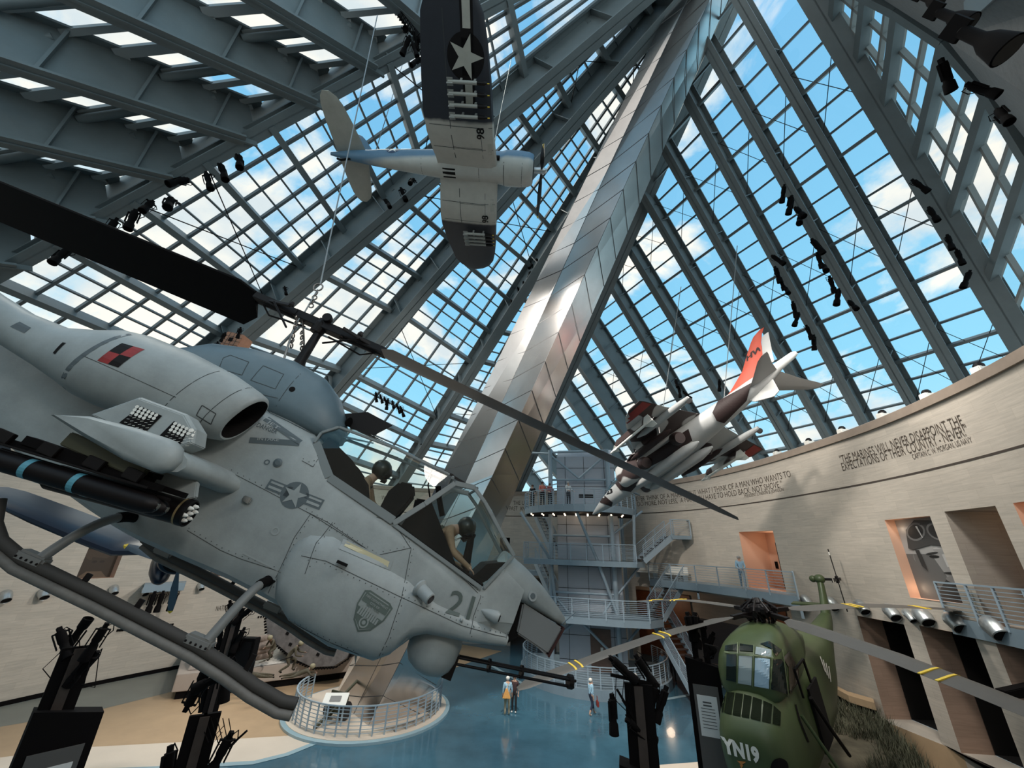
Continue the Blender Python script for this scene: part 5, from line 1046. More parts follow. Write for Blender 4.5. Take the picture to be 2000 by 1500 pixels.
        yt = MB(); sec = [[q + (q - (A3(-.25, 0, 0) + d * r_)) * .12 for q in s__] for s__, r_ in zip(sec[-2:], (1.9, 2.0))]; yt.loft(sec).build('blade_tip', YEL, po)
    if not navy:
        ft = bvh_of(fb_); df = dict(tree=ft, o0=(0, 0, -6), d=(0, 0, 1), ux=(1, 0, 0), uz=(0, 1, 0), parent=fo)
        decal('belly_window', [[(-4.62, -.22), (-4.05, -.22), (-4.05, .22), (-4.62, .22)]], m=DARK, step=.2, lift=.008, **df)
        ds_ = dict(tree=ft, o0=(0, -5, 0), d=(0, 1, 0), ux=(1, 0, 0), uz=(0, 0, 1), parent=fo); c_ = (-7.0, .30)
        decal('side_insignia', disc(c_, .32, 24), m=mat('insignia_blue', (.03, .06, .12), .5), step=.2, lift=.008, **ds_); decal('side_insignia_star', star(c_, .30) + [[(-7.75, .24), (-7.33, .24), (-7.33, .40), (-7.75, .40)], [(-6.67, .24), (-6.2, .24), (-6.2, .40), (-6.67, .40)]], m=WHITE, step=.2, lift=.013, **ds_)
        pl = strip([(-1.9, -.7), (-1.9, .7)], .03) + strip([(-3.0, -.5), (-3.0, .5)], .015) + strip([(-5.6, -.4), (-5.6, .4)], .015) + strip([(-1.1, -.7), (-1.1, .7)], .015); decal('belly_lines', pl, m=LINE, step=.15, lift=.006, **df)
        MB().lathe([(.10, 0), (.11, .25), (.05, .3)], (-2.1, -.62, -.3), (-1, 0, 0), 12).build('exhaust_stub', DARK, root); MB().tube([(-9.0, 0, -.05), (-9.4, 0, -.18), (-9.6, 0, -.1)], .05, 8).build('tail_wheel', DARK, root)
    else:
        dt = MB(); dt.loft([superring(x, 0, -1.35, r, r, r, 2, 20) for x, r in ((-1.4, .03), (-1.5, .16), (-1.8, .30), (-2.4, .40), (-3.2, .38), (-4.0, .25), (-4.6, .10), (-4.8, .02))]); dt.build('drop_tank', FM, root, True); MB().box((-2.6, 0, -.85), (.5, .08, .5)).build('tank_pylon', BLACK, root)
    return root
FP_ = Pose([[.99807, .0035, .06195], [-.01031, .99388, .10996], [-.06118, -.11038, .992]], (1.2595, 12.1363, 23.7003))
fighter(FP_, 'cream and blue propeller fighter seen from below, hanging at the top centre')
MB().tube([FP_.w((-2.6, 0, .6)), P(1010, 60, 24)], .02, 5).tube([FP_.w((-8, 0, .4)), P(800, 80, 26)], .02, 5).build('hanging_cable', CABLE); tag(bpy.data.objects['hanging_cable'], 'thin steel cables holding up the cream and blue fighter', 'cable')
# second, dark blue fighter glimpsed behind the near skid
a_ = P(372, 1122, 13.5); b_ = P(250, 1035, 12.4); Xd = unit(A3(*(ray(3200, 1700) / 100))); 
NP = Pose(frameX(RC @ A3(.62, -.12, .74), RC @ A3(.42, .85, -.22)), P(350, 1108, 11.0), .72)
fighter(NP, 'dark navy blue propeller fighter partly hidden behind the skids of the grey helicopter', True)
# ================================================================== camouflaged jump jet
HP = Pose([[-.48166, -.86891, -.11399], [.79007, -.48683, .37254], [-.3792, .08938, .92099]], (5.2915, 25.1838, 10.1609))
jet = thing('jump_jet', 'white and dark camouflaged jet with a red fin hanging nose down', 'aircraft', M=HP.M())
JW = mat('jet_pale_grey', (.43, .43, .42), .45, 0, .08, 1.5); JD = mat('jet_dark_patch', (.028, .016, .015), .55, spec=.3); JR = mat('jet_red_orange', (.50, .065, .03), .5); JRD = mat('jet_dark_red', (.25, .02, .015), .5)
def camomat(name, a, b, sc, thr):
    m = bpy.data.materials.new(name); m.use_nodes = True; t = m.node_tree; p = t.nodes['Principled BSDF']; p.inputs['Roughness'].default_value = .5
    c = t.nodes.new('ShaderNodeTexCoord'); n = t.nodes.new('ShaderNodeTexNoise'); n.inputs['Scale'].default_value = sc; n.inputs['Detail'].default_value = 1; r = t.nodes.new('ShaderNodeValToRGB'); r.color_ramp.elements[0].position = thr - .006; r.color_ramp.elements[1].position = thr + .006
    r.color_ramp.elements[0].color = (*a, 1); r.color_ramp.elements[1].color = (*b, 1); t.links.new(c.outputs['Object'], n.inputs[0]); t.links.new(n.outputs['Fac'], r.inputs[0]); t.links.new(r.outputs[0], p.inputs['Base Color']); return m
JC = camomat('jet_camouflage', (.045, .028, .026), (.48, .47, .45), .55, .50)
jk = [(0, 0, .02, .02, .02), (-.12, 0, .07, .07, .07), (-.5, .03, .17, .17, .17), (-1.2, .08, .31, .33, .31), (-2, .14, .40, .45, .42), (-3, .2, .47, .52, .5), (-3.9, .25, .52, .56, .55), (-4.6, .28, .72, .56, .62), (-5.2, .28, .98, .55, .66), (-6.2, .28, 1.02, .56, .68), (-7.4, .3, .92, .56, .66), (-8.6, .34, .72, .54, .6), (-9.8, .38, .52, .50, .56), (-10.8, .42, .42, .44, .5), (-11.8, .48, .33, .36, .42), (-12.6, .53, .25, .26, .34), (-13.2, .56, .19, .19, .2), (-13.9, .58, .14, .14, .14), (-14.05, .58, .08, .08, .08)]
jb = MB(); jb.loft([superring(x, 0, z, w, hu, hl, 2.2, 32) for x, z, w, hu, hl in jk]); jo = jb.build('fuselage', JW, jet, 45)
cn = MB(); cn.loft([superring(x, 0, z, w, h, .3, 2, 18) for x, z, w, h in ((-1.55, .38, .10, .1), (-2.0, .45, .27, .36), (-2.6, .52, .34, .5), (-3.2, .6, .36, .52), (-4.0, .62, .33, .42), (-4.8, .6, .26, .28))]); cn.build('canopy', glassmat('jet_canopy', (.55, .68, .72), .6), jet, True)
ex = MB(); ex.loft([superring(x, 0, z, w, h, .3, 2, 18) for x, z, w, h in ((-4.3, .55, .40, .35), (-5.5, .6, .5, .42), (-7.5, .6, .5, .38), (-9.5, .55, .35, .3), (-11, .6, .15, .2))]); ex.build('spine', JW, jet, True)
for sg in (-1, 1):
    it = MB(); ring = [superring(x, sg * y, .30, w, h, h, 2.3, 24) for x, y, w, h in ((-3.75, .78, .36, .56), (-3.70, .80, .39, .60), (-3.8, .80, .43, .64), (-4.4, .74, .46, .66), (-5.2, .60, .46, .64))]; it.loft([superring(-4.6, sg * .72, .3, .3, .45, .45, 2.3, 24)] + ring); io = it.build('engine_intake', JC, jet, 45)
    MB().poly(superring(-3.95, sg * .79, .30, .35, .54, .54, 2.3, 24)).build('intake_duct', DARK, io)
    for xn, s_ in ((-5.6, 1.), (-7.9, .9)):
        nz_ = MB(); nz_.lathe([(.30, 0), (.33, .25), (.30, .52), (.26, .6)], (xn + .15, sg * .92, .12), (-.75, sg * .45, -.5), 16); nz_.build('swivel_nozzle', JD, jet, True)
    wb_ = MB(); zt = lambda y: .82 - y * .14
    outl = [(.35, -4.9, -9.3), (1.0, -5.3, -9.25), (2.0, -6.0, -9.2), (3.0, -6.75, -9.15), (3.9, -7.45, -9.15), (4.35, -7.9, -9.15), (4.62, -8.4, -9.1)]
    wb_.loft([[(a - (a - b) * u, sg * y, zt(y) + (a - b) * .09 * w) for u, w in ((0, 0), (.02, .22), (.1, .42), (.35, .5), (.7, .3), (1, .02), (1, -.02), (.7, -.2), (.35, -.32), (.1, -.3), (.02, -.18))] for y, a, b in outl]); wo = wb_.build('wing', JC, jet, 45)
    tt = bvh_of(wb_); decal('red_wing_tip', [[(-7.6, sg * 3.95), (-9.3, sg * 3.85), (-9.3, sg * 4.7), (-7.6, sg * 4.7)]], tt, (0, 0, -6), (0, 0, 1), (1, 0, 0), (0, 1, 0), JRD, wo, .012, .2); decal('red_wing_tip', [[(-7.6, sg * 3.95), (-9.3, sg * 3.85), (-9.3, sg * 4.7), (-7.6, sg * 4.7)]], tt, (0, 0, 6), (0, 0, -1), (1, 0, 0), (0, 1, 0), JRD, wo, .012, .2)
    MB().slab([(-4.7, sg * .6, .75), (-4.4, sg * 1.0, .7), (-5.3, sg * 1.35, .66), (-6.1, sg * .9, .7)], (0, 0, .06)).build('root_extension', JC, jet)
    og = MB(); og.loft([superring(x, sg * 2.62, z, w, w * 1.1, w * 1.1, 2, 12) for x, z, w in ((-6.9, .30, .03), (-7.4, .28, .14), (-8.6, .26, .17), (-9.6, .22, .15), (-10.2, .2, .10))]); og.build('outrigger_fairing', JW, jet, True)
    MB().lathe([(.10, -.05), (.14, -.04), (.14, .04), (.10, .05)], (-10.15, sg * 2.62, .05), (0, 1, 0), 14).build('outrigger_wheel', RUBBER, jet, True)
    MB().beam((-9.6, sg * 2.62, .2), (-10.15, sg * 2.62, .08), .06, .06).build('outrigger_leg', GALV, jet)
    for y, L_, zoff, mm in ((3.45, 1., .42, JW), (1.95, .8, .45, JD)):
        x0 = -8.5 + (3.45 - y) * .3; z0 = zt(y) - zoff
        MB().slab([(x0 + .2, sg * y - .04, zt(y) - .05), (x0 + 2.2 * L_, sg * y - .04, zt(y) - .05), (x0 + 2.5 * L_, sg * y - .04, z0 + .1), (x0 + .3, sg * y - .04, z0 + .1)], (0, .08, 0)).build('pylon', JC, jet)
        if y > 3:
            ms = MB(); ms.lathe([(.02, 0), (.065, .02), (.065, 2.75), (.05, 2.86), (.02, 2.92)], (x0 - .1, sg * y, z0), (1, 0, 0), 12)
            for q in range(4):
                d = A3(0, math.cos(.785 + q * 1.571), math.sin(.785 + q * 1.571)); ms.slab([A3(x0 - .1, sg * y, z0) + d * .05, A3(x0 + .45, sg * y, z0) + d * .05, A3(x0 + .15, sg * y, z0) + d * .30, A3(x0 - .1, sg * y, z0) + d * .30], np.cross((1, 0, 0), d) * .012); ms.slab([A3(x0 + 2.3, sg * y, z0) + d * .05, A3(x0 + 2.6, sg * y, z0) + d * .05, A3(x0 + 2.35, sg * y, z0) + d * .2], np.cross((1, 0, 0), d) * .012)
            ms.build('missile', WHITE, jet, 40)
        else:
            bm_ = MB(); bm_.loft([superring(x, sg * y, z0 - .12, r_, r_, r_, 2, 14) for x, r_ in ((x0 - .3, .02), (x0, .12), (x0 + .8, .17), (x0 + 1.7, .16), (x0 + 2.4, .06), (x0 + 2.5, .01))]); bm_.build('bomb', JD, jet, True)
    gp = MB(); gp.loft([superring(x, sg * .52, -.48, w, h, h, 2.6, 16) for x, w, h in ((-4.3, .05, .05), (-4.7, .17, .18), (-6.2, .22, .24), (-7.8, .22, .24), (-8.3, .15, .15), (-8.6, .04, .04))]); gp.build('gun_pod', JW, jet, True)
    sb = MB(); sb.loft([[(a - (a - b) * u, sg * y, .42 - y * .22 + (a - b) * .06 * w) for u, w in ((0, 0), (.1, .5), (.5, .5), (1, .03), (1, -.03), (.5, -.5), (.1, -.5))] for y, a, b in ((.15, -11.7, -13.1), (1.0, -12.4, -13.3), (1.9, -13.1, -13.6), (2.12, -13.4, -13.65))]); sb.build('tailplane', mat('jet_taupe', (.36, .34, .32), .5), jet, 40)
fn = MB(); fn.loft([[(a, 0, z), (a * .6 + b * .4, .06, z), (b, .01, z), (b, -.01, z), (a * .6 + b * .4, -.06, z)] for z, a, b in ((.75, -9.8, -12.5), (1.0, -10.9, -12.7), (1.5, -11.9, -13.0), (2.1, -12.55, -13.3), (2.45, -12.95, -13.55), (2.62, -13.2, -13.75), (2.66, -13.5, -13.8))]); fo_ = fn.build('tail_fin', JR, jet, 30)
tf = bvh_of(fn); MB().loft([[(a, 0, z), ((a + b) / 2, .035, z), (b, .008, z), (b, -.008, z), ((a + b) / 2, -.035, z)] for z, a, b in ((.9, -12.66, -13.2), (1.5, -12.98, -13.45), (2.3, -13.45, -13.8))]).build('rudder', JW, jet, 30)
vs, fs = textmesh('WH', .55, 'CENTER', bold=.02); q = [(-12.75 + v[0] * .9 - v[1] * .3, 1.75 + v[1] * .6) for v in vs]; decal('fin_letters', [[q[i] for i in f] for f in fs], tf, (0, 4, 0), (0, -1, 0), (1, 0, 0), (0, 0, 1), JD, fo_, .012, .5)
MB().slab([(-11.3, -.03, .1), (-12.7, -.03, .22), (-12.6, -.03, -.42), (-12.3, -.03, -.5), (-11.6, -.03, -.2)], (0, .06, 0)).build('ventral_fin', JW, jet, bevel=.01)
tj = bvh_of(jb)
for pl in ([(1172, 981), (1180, 967), (1197, 981), (1194, 989)], [(1198, 940), (1215, 915), (1240, 922), (1246, 945), (1232, 960), (1212, 957)], [(1262, 893), (1345, 838), (1352, 860), (1312, 888), (1272, 910)], [(1392, 806), (1403, 784), (1468, 748), (1458, 782), (1414, 826), (1400, 822)]):
    pxdecal('dark_camouflage_patch', [pl], HP, tj, JD, jo, .03, 3)
pxtext('23', (1185, 966), (1197, 962), (-1, -8), 'nose_number', HP, tj, BLACK, jo, .02, .04)
MB().tube([HP.w((-6.5, .3, 1.1)), P(1330, 560, 24)], .02, 5).tube([HP.w((-10.5, 0, .9)), P(1440, 480, 20)], .02, 5).build('hanging_cable', CABLE); tag(bpy.data.objects['hanging_cable.001'], 'thin steel cables holding up the camouflaged jet', 'cable')
# ================================================================== olive green helicopter YN19
GP = Pose([[-.72357, .68131, -.11074], [-.67999, -.73114, -.05515], [-.11854, .0354, .99232]], A3(8.198, 13.8843, 2.3566), .92); GP.t = GP.t + GP.R @ A3(0, .15, 0)
GREEN = mat('olive_green', (.055, .078, .030), .42, 0, .12, 1.6); GLB = mat('dark_window', (.012, .018, .016), .12, spec=.35); GLL = glassmat('h34_glass', (.75, .85, .85), 1.2)
heli = thing('transport_helicopter', 'olive green transport helicopter YN19 with a glazed cockpit parked at the right', 'helicopter', M=GP.M())
hk = [(3.52, 1.85, .45, .45, .50), (3.46, 1.85, .62, .68, .75), (3.25, 1.85, .78, .90, .98), (2.9, 1.88, .86, 1.08, 1.15), (2.5, 1.9, .90, 1.20, 1.28), (2.1, 1.95, .92, 1.25, 1.36), (1.0, 2.0, .93, 1.5, 1.42), (-1.0, 2.0, .92, 1.5, 1.42), (-2.6, 2.0, .88, 1.25, 1.35), (-4.2, 2.05, .74, .95, 1.1), (-5.6, 2.15, .56, .68, .75), (-7.2, 2.3, .38, .45, .45), (-8.8, 2.5, .24, .30, .30), (-9.4, 2.6, .16, .2, .2)]
hb_ = MB(); hb_.loft([superring(x, 0, z, w, hu, hl, 2.7, 36) for x, z, w, hu, hl in hk]); ho = hb_.build('fuselage', GREEN, heli, 45)
ckp = MB(); ckp.loft([superring(x, 0, 3.2, w, hu, .45, 3.0, 36) for x, w, hu in ((2.62, .50, .10), (2.58, .66, .40), (2.45, .76, .70), (2.2, .82, .86), (1.8, .86, .96), (1.2, .88, 1.02), (.4, .86, 1.06), (-.4, .80, 1.0), (-1.2, .70, .75), (-2.2, .5, .35), (-3.0, .3, .05))]); co = ckp.build('cockpit_shell', GREEN, heli, 45)
ha = MB(); ha.add(hb_.v, hb_.f); ha.add(ckp.v, ckp.f); th_ = bvh_of(ha)
def hq(x, y): return (1360 + x * .25335, 1120 + y * .25335)
WPAL = mat('cockpit_pane_pale', (.30, .36, .37), .08); WBL = mat('cockpit_pane_blue', (.33, .46, .56), .08)
for nm, pts, m_ in (('windscreen_pane', [(235, 625), (310, 622), (305, 835), (232, 820)], GLB), ('windscreen_pane', [(330, 635), (432, 640), (425, 862), (322, 845)], WPAL), ('windscreen_pane', [(455, 652), (565, 662), (560, 888), (448, 868)], WBL),
                    ('eyebrow_pane', [(225, 560), (320, 545), (318, 600), (222, 598)], GLB), ('eyebrow_pane', [(338, 545), (445, 560), (436, 605), (332, 598)], GLB), ('eyebrow_pane', [(462, 570), (575, 590), (588, 650), (455, 625)], WPAL), ('roof_pane', [(490, 545), (560, 525), (655, 590), (610, 640), (575, 580)], GLB),
                    ('side_window', [(590, 665), (650, 660), (690, 720), (700, 930), (575, 890)], GLB), ('side_window', [(665, 650), (710, 600), (785, 740), (785, 830), (715, 930), (705, 720)], mat('side_window_brown', (.10, .08, .06), .15))):
    pxdecal(nm, [[hq(*p) for p in pts]], GP, th_, m_, co, .02, 4)
for a, b in (((222, 610), (590, 655)), ((322, 540), (318, 850)), ((445, 560), (437, 870)), ((578, 590), (572, 890)), ((656, 590), (700, 940))):
    pxdecal('window_frame', strip([hq(*a), hq(*b)], 1.6), GP, th_, mat('frame_green', (.13, .17, .08), .4), co, .04, 4)
gt = [(180, 925), (235, 918), (300, 922), (365, 934), (432, 952), (512, 980), (590, 1015), (655, 1075)]; gb_ = [(165, 1062), (212, 1074), (276, 1090), (345, 1105), (412, 1118), (500, 1140), (580, 1160), (650, 1175)]
for k in range(7):
    f = lambda p, q, t: (p[0] + (q[0] - p[0]) * t, p[1] + (q[1] - p[1]) * t)
    pxdecal('nose_grille_pane', [[hq(*f(gt[k], gt[k + 1], .07)), hq(*f(gt[k], gt[k + 1], .93)), hq(*f(gb_[k], gb_[k + 1], .93)), hq(*f(gb_[k], gb_[k + 1], .07))]], GP, th_, mat('grille_dark_green', (.006, .010, .004), .8, spec=.1), ho, .015, 4)
pxtext('YN19', (1417, 1468), (1486, 1489), (-5, -29), 'nose_number', GP, th_, WHITE, ho, .03, .055)
pxdecal('nose_eagle_mark', [[hq(315, 1440), hq(385, 1450), hq(350, 1475)], [hq(335, 1470), hq(365, 1475), hq(350, 1500)]], GP, th_, mat('orange_mark', (.5, .2, .05), .5), ho, .02, 5)
pxdecal('oil_cooler_hole', disc((1522, 1497), 17, 20), GP, th_, DARK, ho, .02, 5)
pxdecal('belly_stripe', strip([hq(760, 1010), hq(790, 1130), hq(860, 1300)], 3.), GP, th_, DARK, ho, .02, 5)
for s_ in range(4): pxdecal('tail_lettering', strip([hq(950 + s_ * 22, 640 + s_ * 25), hq(990 + s_ * 14, 760 + s_ * 25)], 1.8), GP, th_, WHITE, ho, .02, 5)
# main rotor head and blades
hubz = 4.62; hb = MB(); hb.lathe([(.14, 3.95), (.12, 4.3), (.30, 4.45), (.34, 4.55), (.30, 4.68), (.12, 4.78)], (0, 0, 0), (0, 0, 1), 20)
for k in range(12): a = k * .524; hb.tube([(.2 * math.cos(a), .2 * math.sin(a), 4.0), (.42 * math.cos(a + .3), .42 * math.sin(a + .3), 4.3), (.38 * math.cos(a), .38 * math.sin(a), 4.6)], .025, 6); hb.box((.45 * math.cos(a), .45 * math.sin(a), 4.5 + .1 * (k % 2)), (.14, .12, .14))
[hb.tube([(.3 * math.cos(k * .785 + .2), .3 * math.sin(k * .785 + .2), 3.9), (.36 * math.cos(k * .785 + .5), .36 * math.sin(k * .785 + .5), 4.35), (.55 * math.cos(k * .785), .55 * math.sin(k * .785), 4.62), (.2 * math.cos(k * .785), .2 * math.sin(k * .785), 4.86)], .035, 6) for k in range(8)]; hb.lathe([(.10, 4.7), (.16, 4.8), (.05, 4.92)], (0, 0, 0), (0, 0, 1), 12); hb.build('rotor_head', BLACK, heli)
a0 = 4.1545
BLG = mat('blade_grey', (.075, .07, .062), .5, 0, .08, 3)
for k in range(4):
    a = a0 + k * math.pi / 2; d = A3(math.cos(a), math.sin(a), 0); s_ = A3(-math.sin(a), math.cos(a), 0); zf = lambda r: hubz - .25 - .79 * (r / 8.4) ** 1.6 + (.12 if r < 4 else .12 * (1 - (r - 4) / 4.4))
    hr = MB(); hr.beam(d * .3 + A3(0, 0, 4.5), d * 1.1 + A3(0, 0, zf(1.1)), .16, .12); hr.beam(d * .5 + s_ * .2 + A3(0, 0, 4.42), d * .95 + A3(0, 0, 4.5), .06, .06); hr.build('blade_grip', BLACK, heli, bevel=.01)
    bl_ = MB(); sec = []
    for r_ in (1.1, 1.5, 2.5, 4, 5.5, 7, 8.1, 8.4):
        c_ = .62 if 1.2 < r_ < 8.3 else .25; p = d * r_ + A3(0, 0, zf(r_)); tw = math.radians(6 - r_ * .8); u = s_ * math.cos(tw) + A3(0, 0, 1) * math.sin(tw); w = np.cross(d, u)
        sec.append([p + u * c_ * (.3 - x_) + w * .05 * y_ for x_, y_ in ((0, 0), (.1, .45), (.35, .5), (1, .03), (1, -.03), (.35, -.4), (.1, -.4))])
    bo = bl_.loft(sec).build('rotor_blade', BLG, heli, 30)
    for r_ in (4.7, 5.0, 6.7, 6.85) if k % 2 == 0 else (3.55, 3.78, 6.5, 6.7):
        p = d * r_ + A3(0, 0, zf(r_)); MB().loft([[p + d * e_ + s_ * .62 * (.31 - x_) + A3(0, 0, .028 * y_) for x_, y_ in ((-.02, 0), (.1, 1.1), (.35, 1.25), (1.04, .3), (1.04, -.3), (.35, -1.1), (.1, -1.1))] for e_ in (-.03, .03)]).build('yellow_stripe', YEL, bo)
# tail pylon, tail rotor, stabiliser, gear
tp = MB(); tp.loft([superring(0, 0, 0, w, h, h, 2.2, 16) for w, h in ((.20, .42), (.17, .36), (.15, .27), (.14, .2), (.13, .17))]); n = 16
for i, (x, z) in enumerate(((-8.9, 2.45), (-9.4, 2.9), (-9.8, 3.4), (-10.05, 3.8), (-10.1, 4.0))):
    for k in range(n): v = tp.v[i * n + k]; tp.v[i * n + k] = (x + v[2] * .9, v[1], z + v[2] * .35)
tp.build('tail_pylon', GREEN, heli, 40); MB().sphere((-10.12, 0, 4.05), .24, 16, (1.1, 1, .9)).sphere((-10.12, -.28, 4.05), .16, 12).build('tail_gearbox', GREEN, heli, True)
trm = MB(); trm.lathe([(.06, 0), (.06, .55), (.09, .6), (.09, .7)], (-10.12, .1, 4.05), (0, 1, 0), 12); trm.box((-10.12, .72, 4.05), (.3, .1, .3)); trm.build('tail_rotor_hub', BLACK, heli)
for k in range(4):
    a = math.radians(96) + k * math.pi / 2; d = A3(math.cos(a), 0, math.sin(a)); s_ = A3(-math.sin(a), 0, math.cos(a)); c = A3(-10.12, .72, 4.05); pb = MB(); pb.slab([c + d * .15 + s_ * .04, c + d * 1.38 + s_ * .10, c + d * 1.38 - s_ * .08, c + d * .15 - s_ * .05], A3(0, .025, 0)); bo = pb.build('tail_rotor_blade', BLACK, heli)
    MB().slab([c + d * 1.1 + s_ * .09 + A3(0, -.004, 0), c + d * 1.25 + s_ * .10 + A3(0, -.004, 0), c + d * 1.25 - s_ * .08 + A3(0, -.004, 0), c + d * 1.1 - s_ * .08 + A3(0, -.004, 0)], A3(0, .033, 0)).build('white_band', WHITE, bo)
MB().slab([(-9.2, -1.35, 2.98), (-9.75, -1.35, 2.98), (-9.75, 1.35, 2.98), (-9.2, 1.35, 2.98)], (0, 0, .06)).build('stabiliser', GREEN, heli, bevel=.02)
for sg in (-1, 1):
    w_ = A3(1.68, sg * 1.95, .62); MB().lathe([(.12, -.13), (.38, -.12), (.42, -.06), (.42, .06), (.38, .12), (.12, .13)], w_, (0, 1, 0), 24).build('main_wheel', RUBBER, heli, True); MB().lathe([(.02, -.135), (.16, -.135), (.16, .135), (.02, .135)], w_, (0, 1, 0), 16).build('wheel_rim', WHITE, heli)
    MB().tube([w_ + A3(0, -sg * .15, 0), (1.9, sg * .9, 1.0)], .05, 10).tube([w_ + A3(0, -sg * .15, .0), (1.9, sg * .95, 2.5)], .045, 10).tube([w_ + A3(0, -sg * .15, 0), (.4, sg * .9, .9)], .04, 10).build('landing_gear_strut', GREEN, heli, True)
MB().tube([(.9, 1.02, 2.6), (.3, 1.15, 1.7), (-.6, 1.2, .8)], .05, 8).build('hoist_rail', BLACK, heli, True); MB().box((.2, .97, 2.0), (1.1, .06, 1.5)).build('cabin_door', DARK, heli)
MB().beam((1.3, .92, 3.35), (.4, .98, 3.4), .05, .05).beam((.4, .98, 3.4), (.35, 1.0, 2.8), .05, .05).beam((1.3, .92, 3.35), (1.3, .95, 2.7), .05, .05).build('mirror_frame', BLACK, heli); MB().tube([(2.5, -.6, 4.0), (2.9, -.8, 4.15)], .015, 5).build('pitot_tube', BLACK, heli)
cr_ = dict(front); GPd = [mat('dummy_skin', (.4, .26, .2), .6), mat('dummy_suit', (.09, .085, .06), .8), mat('dummy_suit', (0, 0, 0)), BLACK]
# ================================================================== helpers for railings, stairs, lamps
def pathpts(pts, step):
    out = [np.array(pts[0], float)]
    for a, b in zip(pts[:-1], pts[1:]):
        a = np.array(a, float); b = np.array(b, float); n = max(1, int(round(np.linalg.norm(b - a) / step)))
        out += [a + (b - a) * k / n for k in range(1, n + 1)]
    return out
def railing(parent, pts, h=1.08, n=7, step=1.5, m=None, lean=0., posts=True):
    m = m or RAILM; bars = MB(); pp = [np.array(p, float) for p in pts]
    for k in range(n):
        z = .12 + (h - .25) * k / (n - 1)
        for a, b in zip(pp[:-1], pp[1:]): bars.beam(a + A3(0, 0, z), b + A3(0, 0, z), .022, .022)
    bars.build('railing_bars', m, parent)
    tr = MB(); [tr.beam(a + A3(0, 0, h), b + A3(0, 0, h), .07, .05) for a, b in zip(pp[:-1], pp[1:])]; tr.build('handrail', m, parent)
    for p in pathpts(pts, step): MB().box(p + A3(0, 0, h / 2 - .06), (.06, .06, h + .12)).build('post', m, parent)
def deck(name, label, poly, z, th, rail=None, cat='balcony', beams=(), step=1.5, n=7, m=None):
    r = thing(name, label, cat, loc=(0, 0, 0)); m = m or mat('deck_steel', (.25, .32, .37), .45, .2, .06, 1)
    MB().slab([A3(p[0], p[1], z - th) for p in poly], (0, 0, th)).build('deck_slab', m, r)
    if rail is not None: railing(r, [A3(p[0], p[1], z) for p in rail], step=step, n=n)
    for a, b in beams: MB().beam(a, b, .12, .35).build('support_beam', m, r)
    return r
def zat(px, py, D): r_ = ray(px, py); return EYE + r_ * D / math.hypot(r_[0], r_[1])
# spotlight: built once, copied everywhere
def make_spot(sc_=1.):
    r = thing('spotlight')
    b = MB(); b.lathe([(.03, -.30), (.085, -.28), (.09, -.05), (.075, 0), (.075, .12), (.10, .16), (.11, .36), (.095, .37), (.09, .30)], (0, 0, -.35), (0, 0, -1), 12); b.build('lamp_barrel', BLACKM, r, 40)
    y = MB(); y.box((.13, 0, -.27), (.015, .05, .36)); y.box((-.13, 0, -.27), (.015, .05, .36)); y.box((0, 0, -.09), (.27, .05, .02)); y.box((0, 0, -.02), (.08, .08, .12)); y.build('yoke', BLACKM, r)
    c = MB(); c.tube([(0, 0, -.05), (.14, .08, .02), (.2, .05, -.12), (.12, .02, -.25), (.0, .02, -.18)], .012, 5); c.build('cable', BLACKM, r); return r
SPOT = make_spot(); used_spot = [False]
def spot(p, label, size=1., tilt=None, group=None):
    tl = unit(tilt if tilt is not None else A3(random.uniform(-.5, .5), random.uniform(-.5, .5), 1)); R_ = frameZ(tl, (random.random() + .1, random.random(), 0)) * size
    M = M4(R_, p)
    if not used_spot[0]: used_spot[0] = True; SPOT.matrix_world = M; return tag(SPOT, label, 'spotlight', group)
    r = dup(SPOT, M, label, group); r['category'] = 'spotlight'; return r
def spots(pix, place, fdepth, size=1., ends='from the top', grp=None):
    for i, (x, y) in enumerate(pix):
        d = fdepth(x, y); spot(P(x, y, d), 'black spotlight %s, %s %s' % (place, ORD[i], ends), size * (.9 + .2 * random.random()), A3(random.uniform(-.6, .6), random.uniform(-.6, .6), 1), grp)
def dline(a, b, inw=1.2):
    def f(x, y):
        best = None
        for t in np.linspace(0, 1, 400):
            q = proj(a + (b - a) * t); e = (q[0] - x) ** 2 + (q[1] - y) ** 2
            if best is None or e < best[0]: best = (e, q[2])
        return best[1] - inw
    return f
spots([(468, 305), (432, 322), (403, 338), (366, 350), (335, 388), (298, 394), (265, 412), (228, 428), (131, 488)], 'under the left edge girder', dline(APEX, BASE[0], .6), 1.5)
spots([(808, 350), (783, 368), (753, 390)], 'on the girder behind the fighter tail', dline(APEX, BASE[1], 1.2), 1.2)
spots([(1048, 506), (1040, 517), (1036, 531), (1022, 550), (1011, 561), (998, 586)], 'high on the girder left of the mast', dline(APEX, BASE[3], 1.), 1.1)
spots([(858, 822), (850, 832), (842, 843), (836, 854), (825, 866), (816, 888)], 'low on the girder left of the mast', dline(APEX, BASE[3], 1.), 1.2)
spots([(734, 766), (742, 770), (750, 775), (758, 779), (766, 783), (774, 789), (782, 794)], 'in the short row above the cockpit', lambda x, y: 33, 1.25)
B_, A_l = (hR(*RR[1][0]), hR(*RR[1][1])), (hR(*RR[2][0]), hR(*RR[2][1]))
spots([(1532, 362), (1546, 384), (1554, 406), (1562, 424), (1586, 468), (1596, 494), (1608, 518), (1620, 540), (1638, 566), (1658, 588)], 'along the second rib from upper right', dline(*B_, 1.6), 1.35)
spots([(1508, 500), (1514, 522), (1522, 540), (1534, 562), (1548, 590), (1560, 612), (1575, 636), (1589, 655)], 'along the third rib from upper right', dline(*A_l, 1.6), 1.3)
spots([(1319, 742), (1326, 756), (1335, 765), (1405, 742)], 'near the wing of the jet', lambda x, y: 27, 1.1)
